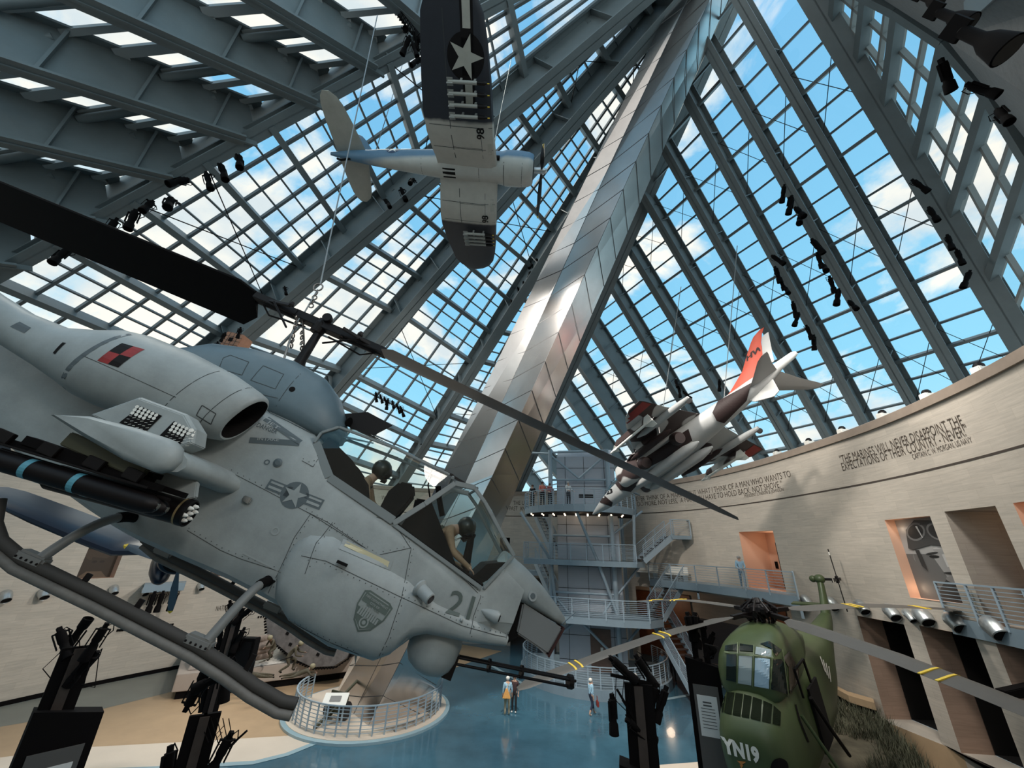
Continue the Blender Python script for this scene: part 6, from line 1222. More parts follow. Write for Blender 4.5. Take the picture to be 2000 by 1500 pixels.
spots([(1782, 352), (1814, 406), (1850, 460), (1868, 488), (1894, 530)], 'on the upper right edge girder', dline(Eg[0], Eg[1], 1.), 1.15)
spots([(1838, 118), (1890, 165), (1948, 215)], 'on a post under the dark ceiling', lambda x, y: 8.5, .95)
spots([(790, 60), (800, 72), (806, 84), (812, 60), (818, 76), (824, 92), (830, 104), (822, 114)], 'in the cluster beside the starred wing', lambda x, y: 17, 1.1)
cb = MB()
for k in range(14):
    x, y = 772 + k * 4.6, 30 + k * 5.4; cb.tube([P(x, y, 17.2), P(x + 6, y - 14, 17.1), P(x + 12, y - 6, 17.0), P(x + 8, y + 10, 17.)], .025, 5)
cb.tube([P(770, 20, 17.3), P(800, 60, 17.2), P(838, 100, 17.2)], .05, 6); tag(cb.build('cable_bundle', BLACKM), 'tangled black cables looped around the lamp cluster at the top', 'cable')
spots([(440, 650), (470, 640), (425, 668), (556, 560)], 'on the girder above the big cowl', lambda x, y: 20, .8)
# three large theatre floodlights close to the ceiling at the upper right
for i, (x, y, d, s_) in enumerate(((1962, 96, 3.1, 1.), (1888, 46, 3.6, .8), (1832, 6, 4.2, .6))):
    r = thing('floodlight', 'large black %s floodlight hanging from the ceiling at the upper right' % ('nearest', 'middle', 'farthest')[i], 'floodlight', M=M4(frameZ((-.32, .15, 1)) * s_, P(x, y, d)))
    MB().lathe([(.10, .0), (.115, -.03), (.085, .14), (.05, .22), (.045, .40), (.02, .42)], (0, 0, 0), (0, 0, 1), 20).build('reflector_housing', BLACKM, r, 40); MB().box((0, 0, .46), (.04, .16, .16)).build('yoke', BLACKM, r); MB().lathe([(.105, -.02), (.10, -.035)], (0, 0, 0), (0, 0, 1), 20).build('lens_ring', BLACK, r)
# light of the hall: the hanging spotlights, plus one added lamp behind the camera
def hallspot(p, aim, e, ang=110, col=(1, .95, .88)):
    l = bpy.data.lights.new('hall_spot', 'SPOT'); l.energy = e; l.color = col; l.spot_size = math.radians(ang); l.spot_blend = .8; l.shadow_soft_size = .7
    o = bpy.data.objects.new('hall_spot', l); COL.objects.link(o); o.location = p; o.rotation_euler = Vector(np.array(aim, float) - np.array(p, float)).to_track_quat('-Z', 'Y').to_euler(); return o
hallspot(P(1040, 520, 18), W(-25, 5), 3900); hallspot(P(1040, 520, 18), W(20, 4), 4200); hallspot(P(850, 830, 26), W(-35, 4), 2700); hallspot(P(1532, 362, 14.5), W(46, 7), 900); hallspot(P(1600, 540, 14.5), W(40, 7), 900); hallspot(P(1638, 566, 13.5), W(34, 7), 500); hallspot(P(1048, 506, 19), W(44, 9), 1500); hallspot(P(1560, 610, 15), (2, 22, 0), 1500); hallspot(P(1048, 506, 19), (5, 32, 6), 3200, 60); hallspot(P(1040, 520, 18), (-6, 22, 0), 4200)
hallspot(P(1838, 118, 7.5), (-1, 5, 7.5), 1100, 80); hallspot((1.5, -1.5, 11.5), (-1.5, 5, 8), 330, 100); hallspot(P(1782, 352, 10), W(50, 6), 900)  # unseen lamp behind the camera added to brighten the grey helicopter
# up-lights on the ledge above the curved wall
for i, (x, y) in enumerate(((1918, 728), (1817, 786), (1731, 828), (1651, 858), (1585, 880), (1522, 900))):
    a, z = wallhit(x, y, .35); r = thing('ledge_uplight', 'small white uplight on the ledge of the curved wall, %s from the right' % ORD[i], 'lamp', loc=W(a, ZTOP + .38, .6)); MB().box((0, 0, .12), (.4, .3, .24)).build('lamp_box', WHITE, r, bevel=.03); MB().sphere((0, 0, .26), .15, 10).build('lamp_head', BLACK, r)
# ================================================================== inscriptions
def wtext(s, p0, p1, hgt, name, label=None, m=None):
    a0, z0 = wallhit(*p0); a1, z1 = wallhit(*p1); vs, fs = textmesh(s, 1., 'LEFT', bold=-.006); w = max(v[0] for v in vs); s0, s1 = arc(a0), arc(a1); L_ = s1 - s0
    mb = MB(); mb.add([W(arcinv(s0 + v[0] / w * L_), (z0 + z1) / 2 + v[1] / .72 * hgt, -.025) for v in vs], fs); return S(mb.build(name, m or mat('incised_letters', (.07, .05, .035), .8)))
for s, p0, p1, h in (('"THE MARINES WILL NEVER DISAPPOINT THE', (1643, 908), (1881, 827), .38), ('EXPECTATIONS OF THEIR COUNTRY - NEVER!"', (1647, 924), (1891, 844), .38), ('CAPTAIN C. W. MORGAN, US NAVY', (1784, 899), (1899, 862), .2),
                     ('"I NEVER THINK OF A MARINE, BUT WHAT I THINK OF A MAN WHO WANTS TO', (1229, 978), (1546, 934), .38), ('DO MORE, NOT LESS,  A MAN YOU HAVE TO HOLD BACK, NOT SHOVE."', (1245, 990), (1528, 950), .38), ('PRESIDENT LYNDON B. JOHNSON', (1454, 971), (1531, 960), .2),
                     ('THE UNI', (1002, 986), (1032, 986), .42), ('PAST  AND', (994, 997), (1031, 997), .42), ('WAS  RIG', (744, 977), (778, 976), .42), ('HOW  ', (748, 988), (770, 988), .42), ('NATIONAL MUSEUM OF THE MARINE CORPS', (420, 1194), (560, 1182), .34)):
    wtext(s, p0, p1, h, 'wall_inscription')
for x, y in ((128, 1245), (230, 1231), (322, 1221), (505, 1205)):
    mb = MB()
    for k in range(4): a, z = wallhit(x + k * 5, y - k * .5); mb.box(W(a, z, -.02), (.09, .09, .12))
    S(mb.build('wall_slots', DARK))
# ================================================================== duct nozzles on the wall
for i, (x, y, s_) in enumerate(((1573, 1170, .9), (1623, 1176, 1), (1680, 1182, .95), (1738, 1192, 1), (1771, 1197, .6), (1800, 1200, 1.1), (1862, 1210, 1.1), (1940, 1222, 1.2), (10, 1162, 1), (85, 1157, 1), (222, 1150, .95), (283, 1152, .9), (392, 1143, .9))):
    a, z = wallhit(x, y); c = W(a, z); nrm_ = unit(-A3(c[0] + 0, c[1] - 0, 0)); side = np.cross(UP, nrm_); R_ = .235 * s_; r = thing('duct_nozzle', 'round metal air nozzle on the %s wall, %s from the %s' % (('right', ORD[i], 'left') if i < 8 else ('left', ORD[i - 8], 'left')), 'air nozzle', loc=(0, 0, 0))
    pts = [c + nrm_ * .0, c + nrm_ * .18, c + nrm_ * .32 - UP * .08 + side * .06, c + nrm_ * .45 - UP * .22 + side * .12]; MB().tube(pts, [R_ * 1.08, R_, R_, R_ * .82], 20, False).build('duct_elbow', GALV, r, True); dd = unit(pts[3] - pts[2])
    MB().lathe([(R_ * .84, -.02), (R_ * .88, 0), (R_ * .80, .02)], pts[3], dd, 20, False).build('nozzle_rim', GALV, r, True); MB().lathe([(R_ * .79, 0), (R_ * .1, .001)], pts[3] - dd * .03, dd, 20).build('nozzle_mouth', DARK, r)
# ================================================================== portraits
def poster(name, label, key, pf, depth, shapes, base, f0=0., f1=1.):
    a0, a1, z0, z1 = OPEN[key]; r = thing(name, label, 'poster', loc=(0, 0, 0)); A0, A1 = a0 + (a1 - a0) * f0, a0 + (a1 - a0) * f1
    tt = unit(pf(a1, z0, 0) - pf(a0, z0, 0)); inn = -unit(np.cross(UP, tt)) if np.cross(UP, tt) @ pf(a0, z0, 0) > 0 else unit(np.cross(UP, tt)); pt = lambda u, v, o: pf(A0 + (A1 - A0) * u, z0 + (z1 - z0) * v, depth) + inn * o
    MB().slab([pt(0, 0, .0), pt(1, 0, .0), pt(1, 1, .0), pt(0, 1, .0)], inn * .04).build('print_panel', base, r)
    for i, (nm, poly, m) in enumerate(shapes): MB().poly([pt(u, v, .045 + .004 * i) for u, v in poly]).build(nm, m, r)
    return r
el = lambda cx, cy, rx, ry, a=0., n=24: [(cx + rx * math.cos(t) * math.cos(a) - ry * math.sin(t) * math.sin(a), cy + rx * math.cos(t) * math.sin(a) + ry * math.sin(t) * math.cos(a)) for t in [2 * math.pi * k / n for k in range(n)]]
g = lambda v: mat('print_grey_%d' % int(v * 100), (v, v * .97, v * .93), .5)
face_shapes = [('photo_backdrop', [(0, .55), (1, .55), (1, 1), (0, 1)], g(.35)), ('photo_jacket', [(.15, 0), (1, 0), (1, .32), (.35, .30)], g(.03)), ('photo_ear', el(.24, .50, .10, .09), g(.2)), ('photo_face', el(.68, .47, .44, .24), g(.30)), ('photo_cheek_light', el(.78, .42, .20, .09), g(.55)), ('photo_brow_light', el(.62, .60, .22, .04), g(.45)), ('photo_nose', [(.74, .56), (.80, .57), (.90, .42), (.76, .40)], g(.5)),
    ('photo_eye', el(.58, .52, .10, .018), g(.01)), ('photo_eye', el(.93, .52, .07, .018), g(.01)), ('photo_brow', el(.56, .56, .13, .012, .1), g(.03)), ('photo_mouth', el(.82, .33, .17, .014), g(.02)), ('photo_chin', el(.82, .26, .16, .04), g(.19)), ('photo_helmet', [(.12, .62), (.2, .60), (.6, .66), (1, .64), (1, .84), (.8, .96), (.45, .98), (.2, .86)], g(.05)),
    ('photo_strap', [(.25, .6), (.33, .6), (.36, .34), (.28, .40)], g(.03)), ('photo_goggle', el(.40, .83, .21, .11, .2), g(.17)), ('photo_goggle_glass', el(.40, .83, .17, .085, .2), g(.02)), ('photo_goggle', el(.84, .82, .20, .11, -.1), g(.17)), ('photo_goggle_glass', el(.84, .82, .16, .085, -.1), g(.03)), ('photo_goggle_glint', [(.44, .90), (.48, .90), (.52, .75), (.50, .75)], g(.5))]
poster('portrait_print', 'tall black and white print of a face with goggles in the right-hand niche', 'portrait', p2, .42, face_shapes, g(.12), 0., 1.)
def pfk(key):
    a0, a1, z0, z1 = OPEN[key]; mid = (a0 + a1) / 2; t = unit(W(mid + .5, 0) - W(mid - .5, 0)); n_ = unit(np.cross(UP, t)); n_ = n_ if n_ @ W(mid, 0) > 0 else -n_; return lambda a, z, d: W(a, z, 0) + n_ * d
sep = lambda v: mat('print_sepia_%d' % int(v * 100), (v, v * .66, v * .42), .5)
poster('sepia_print', 'brown sepia print of a helmeted head in the left wall niche', 'port_left', pfk('port_left'), .5, [('photo_head', el(.5, .45, .3, .4), sep(.22)), ('photo_helmet', el(.45, .8, .38, .28), sep(.06)), ('photo_eye', el(.42, .5, .07, .04), sep(.02)), ('photo_eye', el(.62, .5, .07, .04), sep(.02)), ('photo_collar', [(.1, 0), (.9, 0), (.7, .2), (.3, .2)], sep(.12))], sep(.04))
poster('sepia_print', 'small brown sepia print in the niche under the dark blue plane', 'port_mid', pfk('port_mid'), .5, [('photo_head', el(.5, .5, .3, .42), sep(.3)), ('photo_helmet', el(.5, .85, .4, .25), sep(.08))], sep(.05))
# ================================================================== bridge and balconies
ZB = 6.3
bp_ = [fl(*p, ZB - .1) for p in ((1268, 1127), (1360, 1135), (1455, 1142), (1553, 1139))]
aL, aR = math.degrees(math.atan2(bp_[0][0], bp_[0][1])), math.degrees(math.atan2(bp_[3][0], bp_[3][1]))
print('bridge', [np.round(b, 1) for b in bp_], [round(Dw(math.degrees(math.atan2(b[0], b[1]))), 1) for b in bp_])
def onto(p, a=None, off=-.05): a = math.degrees(math.atan2(p[0], p[1])) if a is None else a; return W(a, p[2], off)
front_e = bp_; back_e = [onto(p, min(max(math.degrees(math.atan2(p[0], p[1])), 13.), 34.5)) for p in bp_]
def clampD(p, m=.3): d = math.hypot(p[0], p[1]); a = math.degrees(math.atan2(p[0], p[1])); lim = Dw(a) - m; return p if d < lim else p * A3(lim / d, lim / d, 1)
front_e = [clampD(p, 2.2) for p in front_e]
bridge = deck('wall_bridge', 'blue-grey steel bridge balcony in front of the peach doorway', front_e + [onto(p) for p in front_e[::-1]], ZB, .45, front_e + [onto(front_e[-1])], 'balcony', [(onto(p, off=0) + A3(0, 0, -.75), p + A3(0, 0, -.65)) for p in front_e], step=1.75)
rb_ = [fl(*p, ZB - .1) for p in ((1836, 1166), (1902, 1188), (2010, 1180), (2120, 1190))]
print('rb', [np.round(b, 1) for b in rb_]); rb_ = [clampD(p, .2) for p in rb_]
deck('wall_balcony', 'grey steel balcony with horizontal rails at the right edge, below the goggles portrait', rb_ + [onto(p) for p in rb_[::-1]], ZB, .5, [onto(rb_[0])] + rb_, 'balcony', step=1.0, n=8)
lw = [W(a, ZB, -2.0) for a in (-3, 1, 4, 6.3)]
deck('wall_walkway', 'pale steel walkway on the far wall between the mast and the lift tower', lw + [onto(p) for p in lw[::-1]], ZB, .4, lw, 'balcony', step=2.)
lb = [W(a, 5.3, -1.6) for a in (-39.5, -36.2)]; deck('wall_ledge_balcony', 'small grey balcony low on the left wall behind the skid', lb + [onto(p) for p in lb[::-1]], 5.3, .45, None, 'balcony')
for i, f_ in enumerate((.3, .5, .8)): spot(lb[0] * (1 - f_) + lb[1] * f_ - A3(0, 0, .45), 'black spotlight under the small balcony on the left wall, %s from the left' % ORD[i], 1.6, A3(0, 0, 1))
# benches by the wall
for i, (x, y) in enumerate(((1318, 1112), (1262, 1114))):
    c = clampD(fl(x, 1118, ZB), 1.2); c[2] = ZB; R_ = frameX(unit(W(20.5, 0) - W(19.5, 0))); r = thing('bench', 'pale bench on the bridge balcony, %s one' % ('right' if i == 0 else 'left'), 'bench', M=M4(R_, c)); MB().box((0, 0, .42), (1.8, .5, .08)).build('seat', WHITE, r); MB().box((0, .22, .7), (1.8, .06, .4)).build('backrest', WHITE, r)
    for s_ in (-.8, .8): MB().box((s_, 0, .19), (.06, .45, .38)).build('leg', RAILM, r)
# ================================================================== lift tower
TD = 34.0; T0 = zat(1150, 1085, TD); T0[2] = 0; td = unit(A3(T0[0], T0[1], 0)); tsd = np.cross(td, UP)          # td away from the camera, tsd to the right
TM = M4(np.array([tsd, td, UP]).T, T0)
PANEL = mat('tower_panel', (.46, .49, .54), .45, .1, .05, .6)
tower = thing('lift_tower', 'blue-grey panelled lift tower with open decks beside the hung jet', 'tower', M=TM)
cw2 = 2.3
c = MB(); c.box((0, .3, 7.6), (cw2 * 2, cw2 * 2, 15.2)); c.build('tower_shaft', PANEL, tower, bevel=.05)
c = MB(); c.tube([(-cw2, .3, 15.2), (cw2, .3, 15.2)], 1.05, 24); c.build('rounded_cap', PANEL, tower, 40)
j = MB()
for z in np.arange(1.2, 15.4, 1.45): j.box((0, -cw2 + .29, z), (cw2 * 2, .02, .03))
for x in (-1.6, -.1, 1.5): j.box((x, -cw2 + .29, 7.6), (.03, .02, 15.2))
for z in np.arange(1.2, 15.4, 1.45): j.box((cw2 + .005, .3, z), (.02, cw2 * 2, .03))
j.build('panel_joints', LINE, tower)
for x in (-2.75, 1.75):
    MB().tube([(x, -2.7, .6), (x, -2.7, 15.6)], .17, 14).build('column', RAILM, tower, True)
MB().tube([(2.9, 2.6, .6), (2.9, 2.6, 14.5)], .17, 14).build('column', RAILM, tower, True)
for a, b in (((-2.75, -2.7, 15.4), (1.75, -2.7, 15.5)), ((-2.75, -2.7, 13.2), (1.75, -2.7, 13.2)), ((-2.75, -2.7, 15.2), (-.5, -2.7, 13.3)), ((-.5, -2.7, 13.3), (1.75, -2.7, 15.2)), ((1.75, -2.7, 15.4), (2.9, 2.6, 14.5)), ((-2.75, -2.7, 9.1), (1.75, -2.7, 9.1)), ((-2.75, -2.7, 5.3), (1.75, -2.7, 5.3)), ((-2.75, -2.7, 5.3), (-1.6, -2.7, 4.1)), ((1.75, -2.7, 5.3), (.8, -2.7, 4.1)), ((-2.9, -2.7, 2.2), (-.9, -2.7, 3.7)), ((-.9, -2.7, 3.7), (1.75, -2.7, 1.4)),
             ((1.75, -2.7, 5.2), (4.4, -1.5, 8.0)), ((1.75, -2.7, 9.2), (4.2, -1.5, 11.0)), ((1.75, -2.7, 2.0), (4., -1.5, 4.0)), ((-2.75, -2.7, 15.3), (-6.0, -1.0, 15.9)), ((1.75, -2.7, 13.2), (4.5, 1.5, 12.6))):
    MB().tube([a, b], .085, 10).build('brace', RAILM, tower, True)
for a, b in (((-4.9, -4.0, 10.6), (-2.75, -3.2, 7.4)), ((-2.75, -3.2, 7.4), (-2.4, -2.8, 4.1)), ((-.7, -4.6, 10.6), (.6, -3.6, 7.4)), ((.6, -3.6, 7.4), (1.75, -2.8, 4.1)), ((3.4, -2.9, 10.6), (3.2, -2.6, 7.4))): MB().tube([a, b], .11, 12).build('raking_strut', RAILM, tower, True)
WD = mat('brown_door', (.14, .085, .065), .45, 0, .1, 4)
MB().box((.55, -cw2 + .26, 1.85), (1.4, .08, 2.5)).build('lift_door', WD, tower, bevel=.01); MB().box((.6, -cw2 + .20, 1.9), (.18, .02, .25)).build('door_notice', WHITE, tower); MB().box((1.6, -cw2 + .26, 1.75), (.22, .06, .5)).build('call_panel', BLACK, tower); MB().box((0, -cw2 + .26, 12.05), (1.1, .06, .25)).build('level_sign', BLACK, tower)
def arcpts(cx, cy, r_, a0, a1, n_): return [A3(cx + r_ * math.cos(math.radians(a)), cy + r_ * math.sin(math.radians(a)), 0) for a in np.linspace(a0, a1, n_)]
def tdeck(name, label, pts, z, rail, th=.45, closed_poly=None, step=1.2, n_=7):
    r = thing(name, label, 'deck', M=TM); dm = mat('deck_steel', (.25, .32, .37), .45, .2, .06, 1)
    MB().slab([A3(p[0], p[1], z - th) for p in pts], (0, 0, th)).build('deck_slab', dm, r); railing(r, [A3(p[0], p[1], z) for p in rail], step=step, n=n_); return r
up_arc = arcpts(-.6, -.9, 4.4, 170, 372, 22)
ud_ = tdeck('round_deck', 'round top deck of the lift tower with people at the rail', [p for p in up_arc] , 11.1, up_arc, .5, step=1.5)
MB().slab([A3(p[0] * .97 - .02, p[1] * .97 - .03, 10.58) for p in up_arc], (0, 0, .05)).build('dark_soffit', DARK, ud_)
LB = mat('soffit_bulb', (1, .8, .6), .5, emit=(1, .75, .5, 9))
for k in range(9):
    for j_ in range(2): MB().sphere((-4.2 + k * .85, -3.6 + j_ * 1.0 - .06 * (k - 4) ** 2 * -.5, 10.55), .055, 6).build('soffit_bulb', LB, ud_)
lamp('soffit_lamp', Vector(TM @ Vector((-.6, -3.6, 10.2))), 8, WARM)
l2 = [A3(-4.6, -4.0, 0), A3(3.2, -4.0, 0), A3(3.9, -2.6, 0), A3(3.9, -1.8, 0), A3(-4.6, -1.8, 0)]
tdeck('tower_landing', 'rectangular middle landing of the lift tower with close rails', l2, 7.45, [l2[4], l2[0], l2[1]], .35, step=1.15, n_=11)
l1 = [A3(-3.4, -4.6, 0), A3(2.0, -5.0, 0), A3(3.6, -4.8, 0), A3(4.6, -3.6, 0), A3(4.6, -1.8, 0), A3(-3.4, -1.8, 0)]
tdeck('tower_landing', 'lower landing of the lift tower above the lift door', l1, 4.1, [l1[5], l1[0], l1[1], l1[2], l1[3]], .4, step=1.15, n_=9)
ba = arcpts(0, -.4, 5.2, 150, 390, 30); bs_ = tdeck('tower_plinth', 'round blue plinth with railing at the foot of the lift tower', ba, .55, [p * A3(.97, .97, 1) for p in ba], .55, step=1.3, n_=8)
def stair(name, label, a, b, w_, n_, M, railn=6):
    r = thing(name, label, 'staircase', M=M); a, b = np.array(a, float), np.array(b, float); d = b - a; hd_ = unit(A3(d[0], d[1], 0)); sd_ = np.cross(hd_, UP); st = MB()
    for k in range(n_): st.box(a + d * (k + .5) / n_, (abs(hd_[0]) * d[0] / n_ * 1.1 if False else .34, w_, .05), np.array([hd_, sd_, UP]).T)
    st.build('treads', mat('tread_brown', (.05, .03, .025), .6), r)
    for s_ in (-1, 1):
        o_ = sd_ * s_ * w_ / 2; MB().beam(a + o_, b + o_, .06, .34).build('stringer', RAILM, r); br = MB(); [br.beam(a + o_ + A3(0, 0, z), b + o_ + A3(0, 0, z), .022, .022) for z in np.linspace(.25, .9, railn)]; br.build('railing_bars', RAILM, r); MB().beam(a + o_ + A3(0, 0, 1.05), b + o_ + A3(0, 0, 1.05), .06, .05).build('handrail', RAILM, r)
        for t in (0, .33, .66, 1.): MB().box(a + d * t + o_ + A3(0, 0, .5), (.05, .05, 1.1)).build('post', RAILM, r)
stair('tower_stair', 'upper stair of the lift tower rising to a small landing', (3.6, -2.6, 7.5), (6.0, -1.6, 9.3), 1.1, 9, TM)
lt = [A3(6.0, -2.3, 0), A3(7.4, -2.0, 0), A3(7.4, -.8, 0), A3(6.0, -.9, 0)]; tdeck('stair_landing', 'small stair landing projecting right of the lift tower', lt, 9.3, [lt[0], lt[1], lt[2]], .25)
stair('tower_stair', 'stair linking the lower tower landing to the wall bridge', (4.2, -3.2, 4.1), (6.3, -1.0, 6.25), 1.2, 11, TM)
stair('tower_stair', 'lowest stair of the lift tower with brown treads', (6.4, -5.2, 0.1), (4.6, -1.6, 4.0), 1.5, 16, TM)
stair('tower_stair', 'stair behind the left side of the tower under the round deck', (-2.4, -1.0, 7.5), (-4.0, .4, 10.6), .9, 12, TM)
stair('tower_stair', 'stair behind the left side of the tower under the middle landing', (-2.4, -1.0, 4.1), (-4.0, .2, 7.1), .9, 12, TM)
# ================================================================== platform ring around the mast foot
cR = fl(722, 1395); cR = fl(700, 1452) + unit(A3(-.2, 1, 0)) * 3.9; cR[2] = 0; rr_ = 4.0
ringp = [cR + A3(rr_ * math.cos(t), rr_ * math.sin(t), 0) for t in np.linspace(0, 2 * math.pi, 49)]
print('ring', cR, [proj(ringp[k])[:2].round() for k in (0, 12, 24, 36)])
r = thing('mast_island', 'low round cream island at the foot of the mast', 'platform', loc=(0, 0, 0)); MB().slab([A3(*p[:2], .0) for p in ringp[:-1]], (0, 0, .14)).build('island_top', CREAM, r); MB().loft([[p + A3(0, 0, 0), p + (p - cR) * .05 + A3(0, 0, 0), p + (p - cR) * .05 + A3(0, 0, .10), p + A3(0, 0, .12)] for p in ringp]).build('island_rim', LBLUE, r)
rr = thing('curved_railing', 'curved steel railing around the foot of the mast', 'railing', loc=(0, 0, 0)); a_s = np.radians(np.linspace(165, 372, 26)); rp_ = [cR + A3(3.7 * math.cos(t), 3.7 * math.sin(t), .14) for t in a_s]; railing(rr, rp_, 1.1, 7, .95)
r = thing('reading_rail', 'white tilted information panel on the curved railing', 'sign', M=M4(frameX((1, .1, 0)), fl(645, 1428) * A3(1, 1, 0) + A3(0, 0, .14))); MB().box((0, 0, 1.05), (1.1, .6, .05), np.array(Matrix.Rotation(math.radians(35), 3, 'X'))).build('panel', WHITE, r)
for s_ in (-.4, .4): MB().box((s_, .1, .5), (.07, .07, 1.0)).build('leg', RAILM, r)
MB().box((0, -.03, 1.09), (.5, .25, .02), np.array(Matrix.Rotation(math.radians(35), 3, 'X'))).build('panel_picture', g(.2), r)
r = thing('display_gun', 'small dark artillery piece standing beside the mast foot', 'gun', M=M4(frameX((.4, .9, 0)), fl(655, 1412) + A3(0, 0, .14))); MB().tube([(-.4, 0, .6), (1.2, 0, 1.35)], .07, 10).build('gun_barrel', OLIVE, r, True); MB().box((0, 0, .65), (.08, 1.1, .9)).build('gun_shield', OLIVE, r); MB().beam((0, 0, .5), (-1.3, 0, .05), .12, .12).build('trail', OLIVE, r)
for s_ in (-.5, .5): MB().lathe([(.1, -.06), (.38, -.06), (.38, .06), (.1, .06)], (0, s_, .4), (0, 1, 0), 18).build('wheel', RUBBER, r)
# ================================================================== lighting columns with exhibit panels
COLM = mat('column_brown_black', (.045, .032, .026), .5, 0, .2, 5)
PAPER = mat('exhibit_paper', (.72, .72, .70), .5); PG = mat('paper_ink', (.08, .08, .08), .7)
def column(px, py, depth, label, wd, kz, kw, face, poster_=True, k0=-.3):
    k1 = k0 + 1
    top_ = P(px, py, depth); h = top_[2]; r = thing('lighting_column', label, 'column', loc=(top_[0], top_[1], 0)); R_ = frameX(face); t_ = r; r.matrix_world = M4(R_, (top_[0], top_[1], 0))
    MB().beam((0, -wd * .36, 0), (0, -wd * .36, h), wd * .9, wd * .28, up=(1, 0, 0)).build('post_side', BLACKM, r); MB().beam((0, wd * .36, 0), (0, wd * .36, h), wd * .9, wd * .28, up=(1, 0, 0)).build('post_side', BLACKM, r); MB().beam((0, 0, 0), (0, 0, h * .995), wd * .5, wd * .5, up=(1, 0, 0)).build('post_core', COLM, r)
    if kz:
        MB().slab([(-wd * .5, kw * k0, 0), (-wd * .5, kw * k1, 0), (-wd * .5, kw * k1, kz - .2 * kw), (-wd * .5, kw * k0, kz)], (wd * 1.2, 0, 0)).build('kiosk_body', BLACKM, r)
        x0 = wd * .71
        if poster_:
            MB().slab([(x0, kw * (k0 + .14), .3), (x0, kw * (k1 - .12), .3), (x0, kw * (k1 - .12), kz - .62), (x0, kw * (k0 + .14), kz - .62)], (.02, 0, 0)).build('graphic_panel', mat('panel_grey', (.10, .095, .09), .4), r)
            MB().slab([(x0 + .025, kw * (k0 + .22), kz - 1.75), (x0 + .025, kw * (k1 - .2), kz - 1.75), (x0 + .025, kw * (k1 - .2), kz - .85), (x0 + .025, kw * (k0 + .22), kz - .85)], (.01, 0, 0)).build('text_sheet', PAPER, r)
            ik = MB(); [ik.box((x0 + .04, kw * (k0 + .5), kz - 1.0 - .07 * q), (.004, kw * (.25 if q < 2 else .40), .012 if q > 1 else .03)) for q in range(9)]; ik.build('sheet_lettering', PG, r)
    return r, M4(R_, (top_[0], top_[1], 0)), h, R_, top_
def col_spots(top_, offs, place, size=1.):
    for i, (dx, dy, dz_, tx, tz) in enumerate(offs):
        rt = _r_w * dx - np.array([0, 0, 1.]) * 0; p = top_ + R_w @ A3(dx, dy, 0) + A3(0, 0, dz_); spot(p, 'black spotlight on %s, %s' % (place, offs_names[i]), size, R_w @ A3(tx, 0, 0) + A3(0, 0, tz))
_r_w = RC @ A3(1, 0, 0); R_w = np.array([unit(A3(_r_w[0], _r_w[1], 0)), unit(A3(-_r_w[1], _r_w[0], 0)), UP]).T
offs_names = ['uppermost left', 'uppermost right', 'second down on the left', 'second down on the right', 'third down on the left', 'third down on the right', 'lowest on the left', 'lowest on the right']
toC = lambda p: unit(A3(-p[0], -p[1], 0))
c_ = P(158, 1262, 7.4); column(158, 1262, 7.4, 'dark lighting column with a grey exhibit sheet at the lower left corner', .30, P(135, 1362, 7.4)[2], .95, toC(c_) + A3(.15, 0, 0))
col_spots(c_, [(-.45, -.1, .28, -.8, .9), (.42, -.1, .38, .3, 1), (-.38, .1, -.12, -.4, -1.), (.35, 0, -.1, .5, .8)], 'the column at the lower left corner', .85)
tw_ = MB()
for c0_, sc0 in ((c_, 1.),): [tw_.tube([c0_ + R_w @ A3(-.3 + .15 * k, -.05, 0) + A3(0, 0, -.1), c0_ + R_w @ A3(-.45 + .22 * k, -.1, 0) + A3(0, 0, -.35 - .05 * k), c0_ + R_w @ A3(-.2 + .1 * k, 0, 0) + A3(0, 0, -.6)], .008, 5) for k in range(6)]
tag(tw_.build('cable_bundle', BLACKM), 'loose black cables around the lower left lighting column', 'cable')
c_ = P(402, 1394, 6.4); column(402, 1394, 6.4, 'near dark lighting column standing below the toe of the skid', .27, 0, 0, toC(c_)); col_spots(c_, [(-.35, 0, .05, -.3, -1), (.3, -.1, .62, 1., .5), (-.42, 0, -.45, -.2, 1), (.5, 0, -.25, .3, .9), (-.25, .1, -.75, -.5, 1.), (.12, 0, .75, -.2, 1)], 'the column below the toe of the skid', .85)
MB_ = MB(); [MB_.tube([c_ + R_w @ A3(-.1 + .1 * k, 0, 0) + A3(0, 0, -.05), c_ + R_w @ A3(.2 + .08 * k, -.05, 0) + A3(0, 0, -.35), c_ + R_w @ A3(.35, 0, 0) + A3(0, 0, -.15 - .08 * k)], .007, 5) for k in range(6)]; MB_.beam(c_ + A3(0, 0, -.9), c_ + R_w @ A3(.75, 0, 0) + A3(0, 0, -.2), .03, .03); tag(MB_.build('cable_bundle', BLACKM), 'loose black cables on the lighting column below the skid toe', 'cable')
c_ = P(465, 1188, 13.5); column(465, 1188, 13.5, 'far dark lighting column with a box, right of the near skid saddle', .26, 0, 0, toC(c_)); col_spots(c_, [(-.35, 0, .2, -.4, 1), (.35, 0, .35, 1, .6), (-.45, 0, -.55, -.3, 1), (.5, 0, .05, .8, .8), (-.5, 0, -1.1, -.2, 1), (.4, 0, -.6, .3, 1), (-.4, 0, -2.2, -.2, 1)], 'the far column right of the skid saddle', 1.)
r = thing('equipment_box', 'black box mounted on the far lighting column', 'box', M=M4(R_w, P(474, 1285, 13.2))); MB().box((0, 0, 0), (.75, .35, 1.2)).build('box_body', BLACKM, r, bevel=.02); MB().box((0, -.19, 0), (.6, .02, 1.0)).build('box_door', BLACK, r)
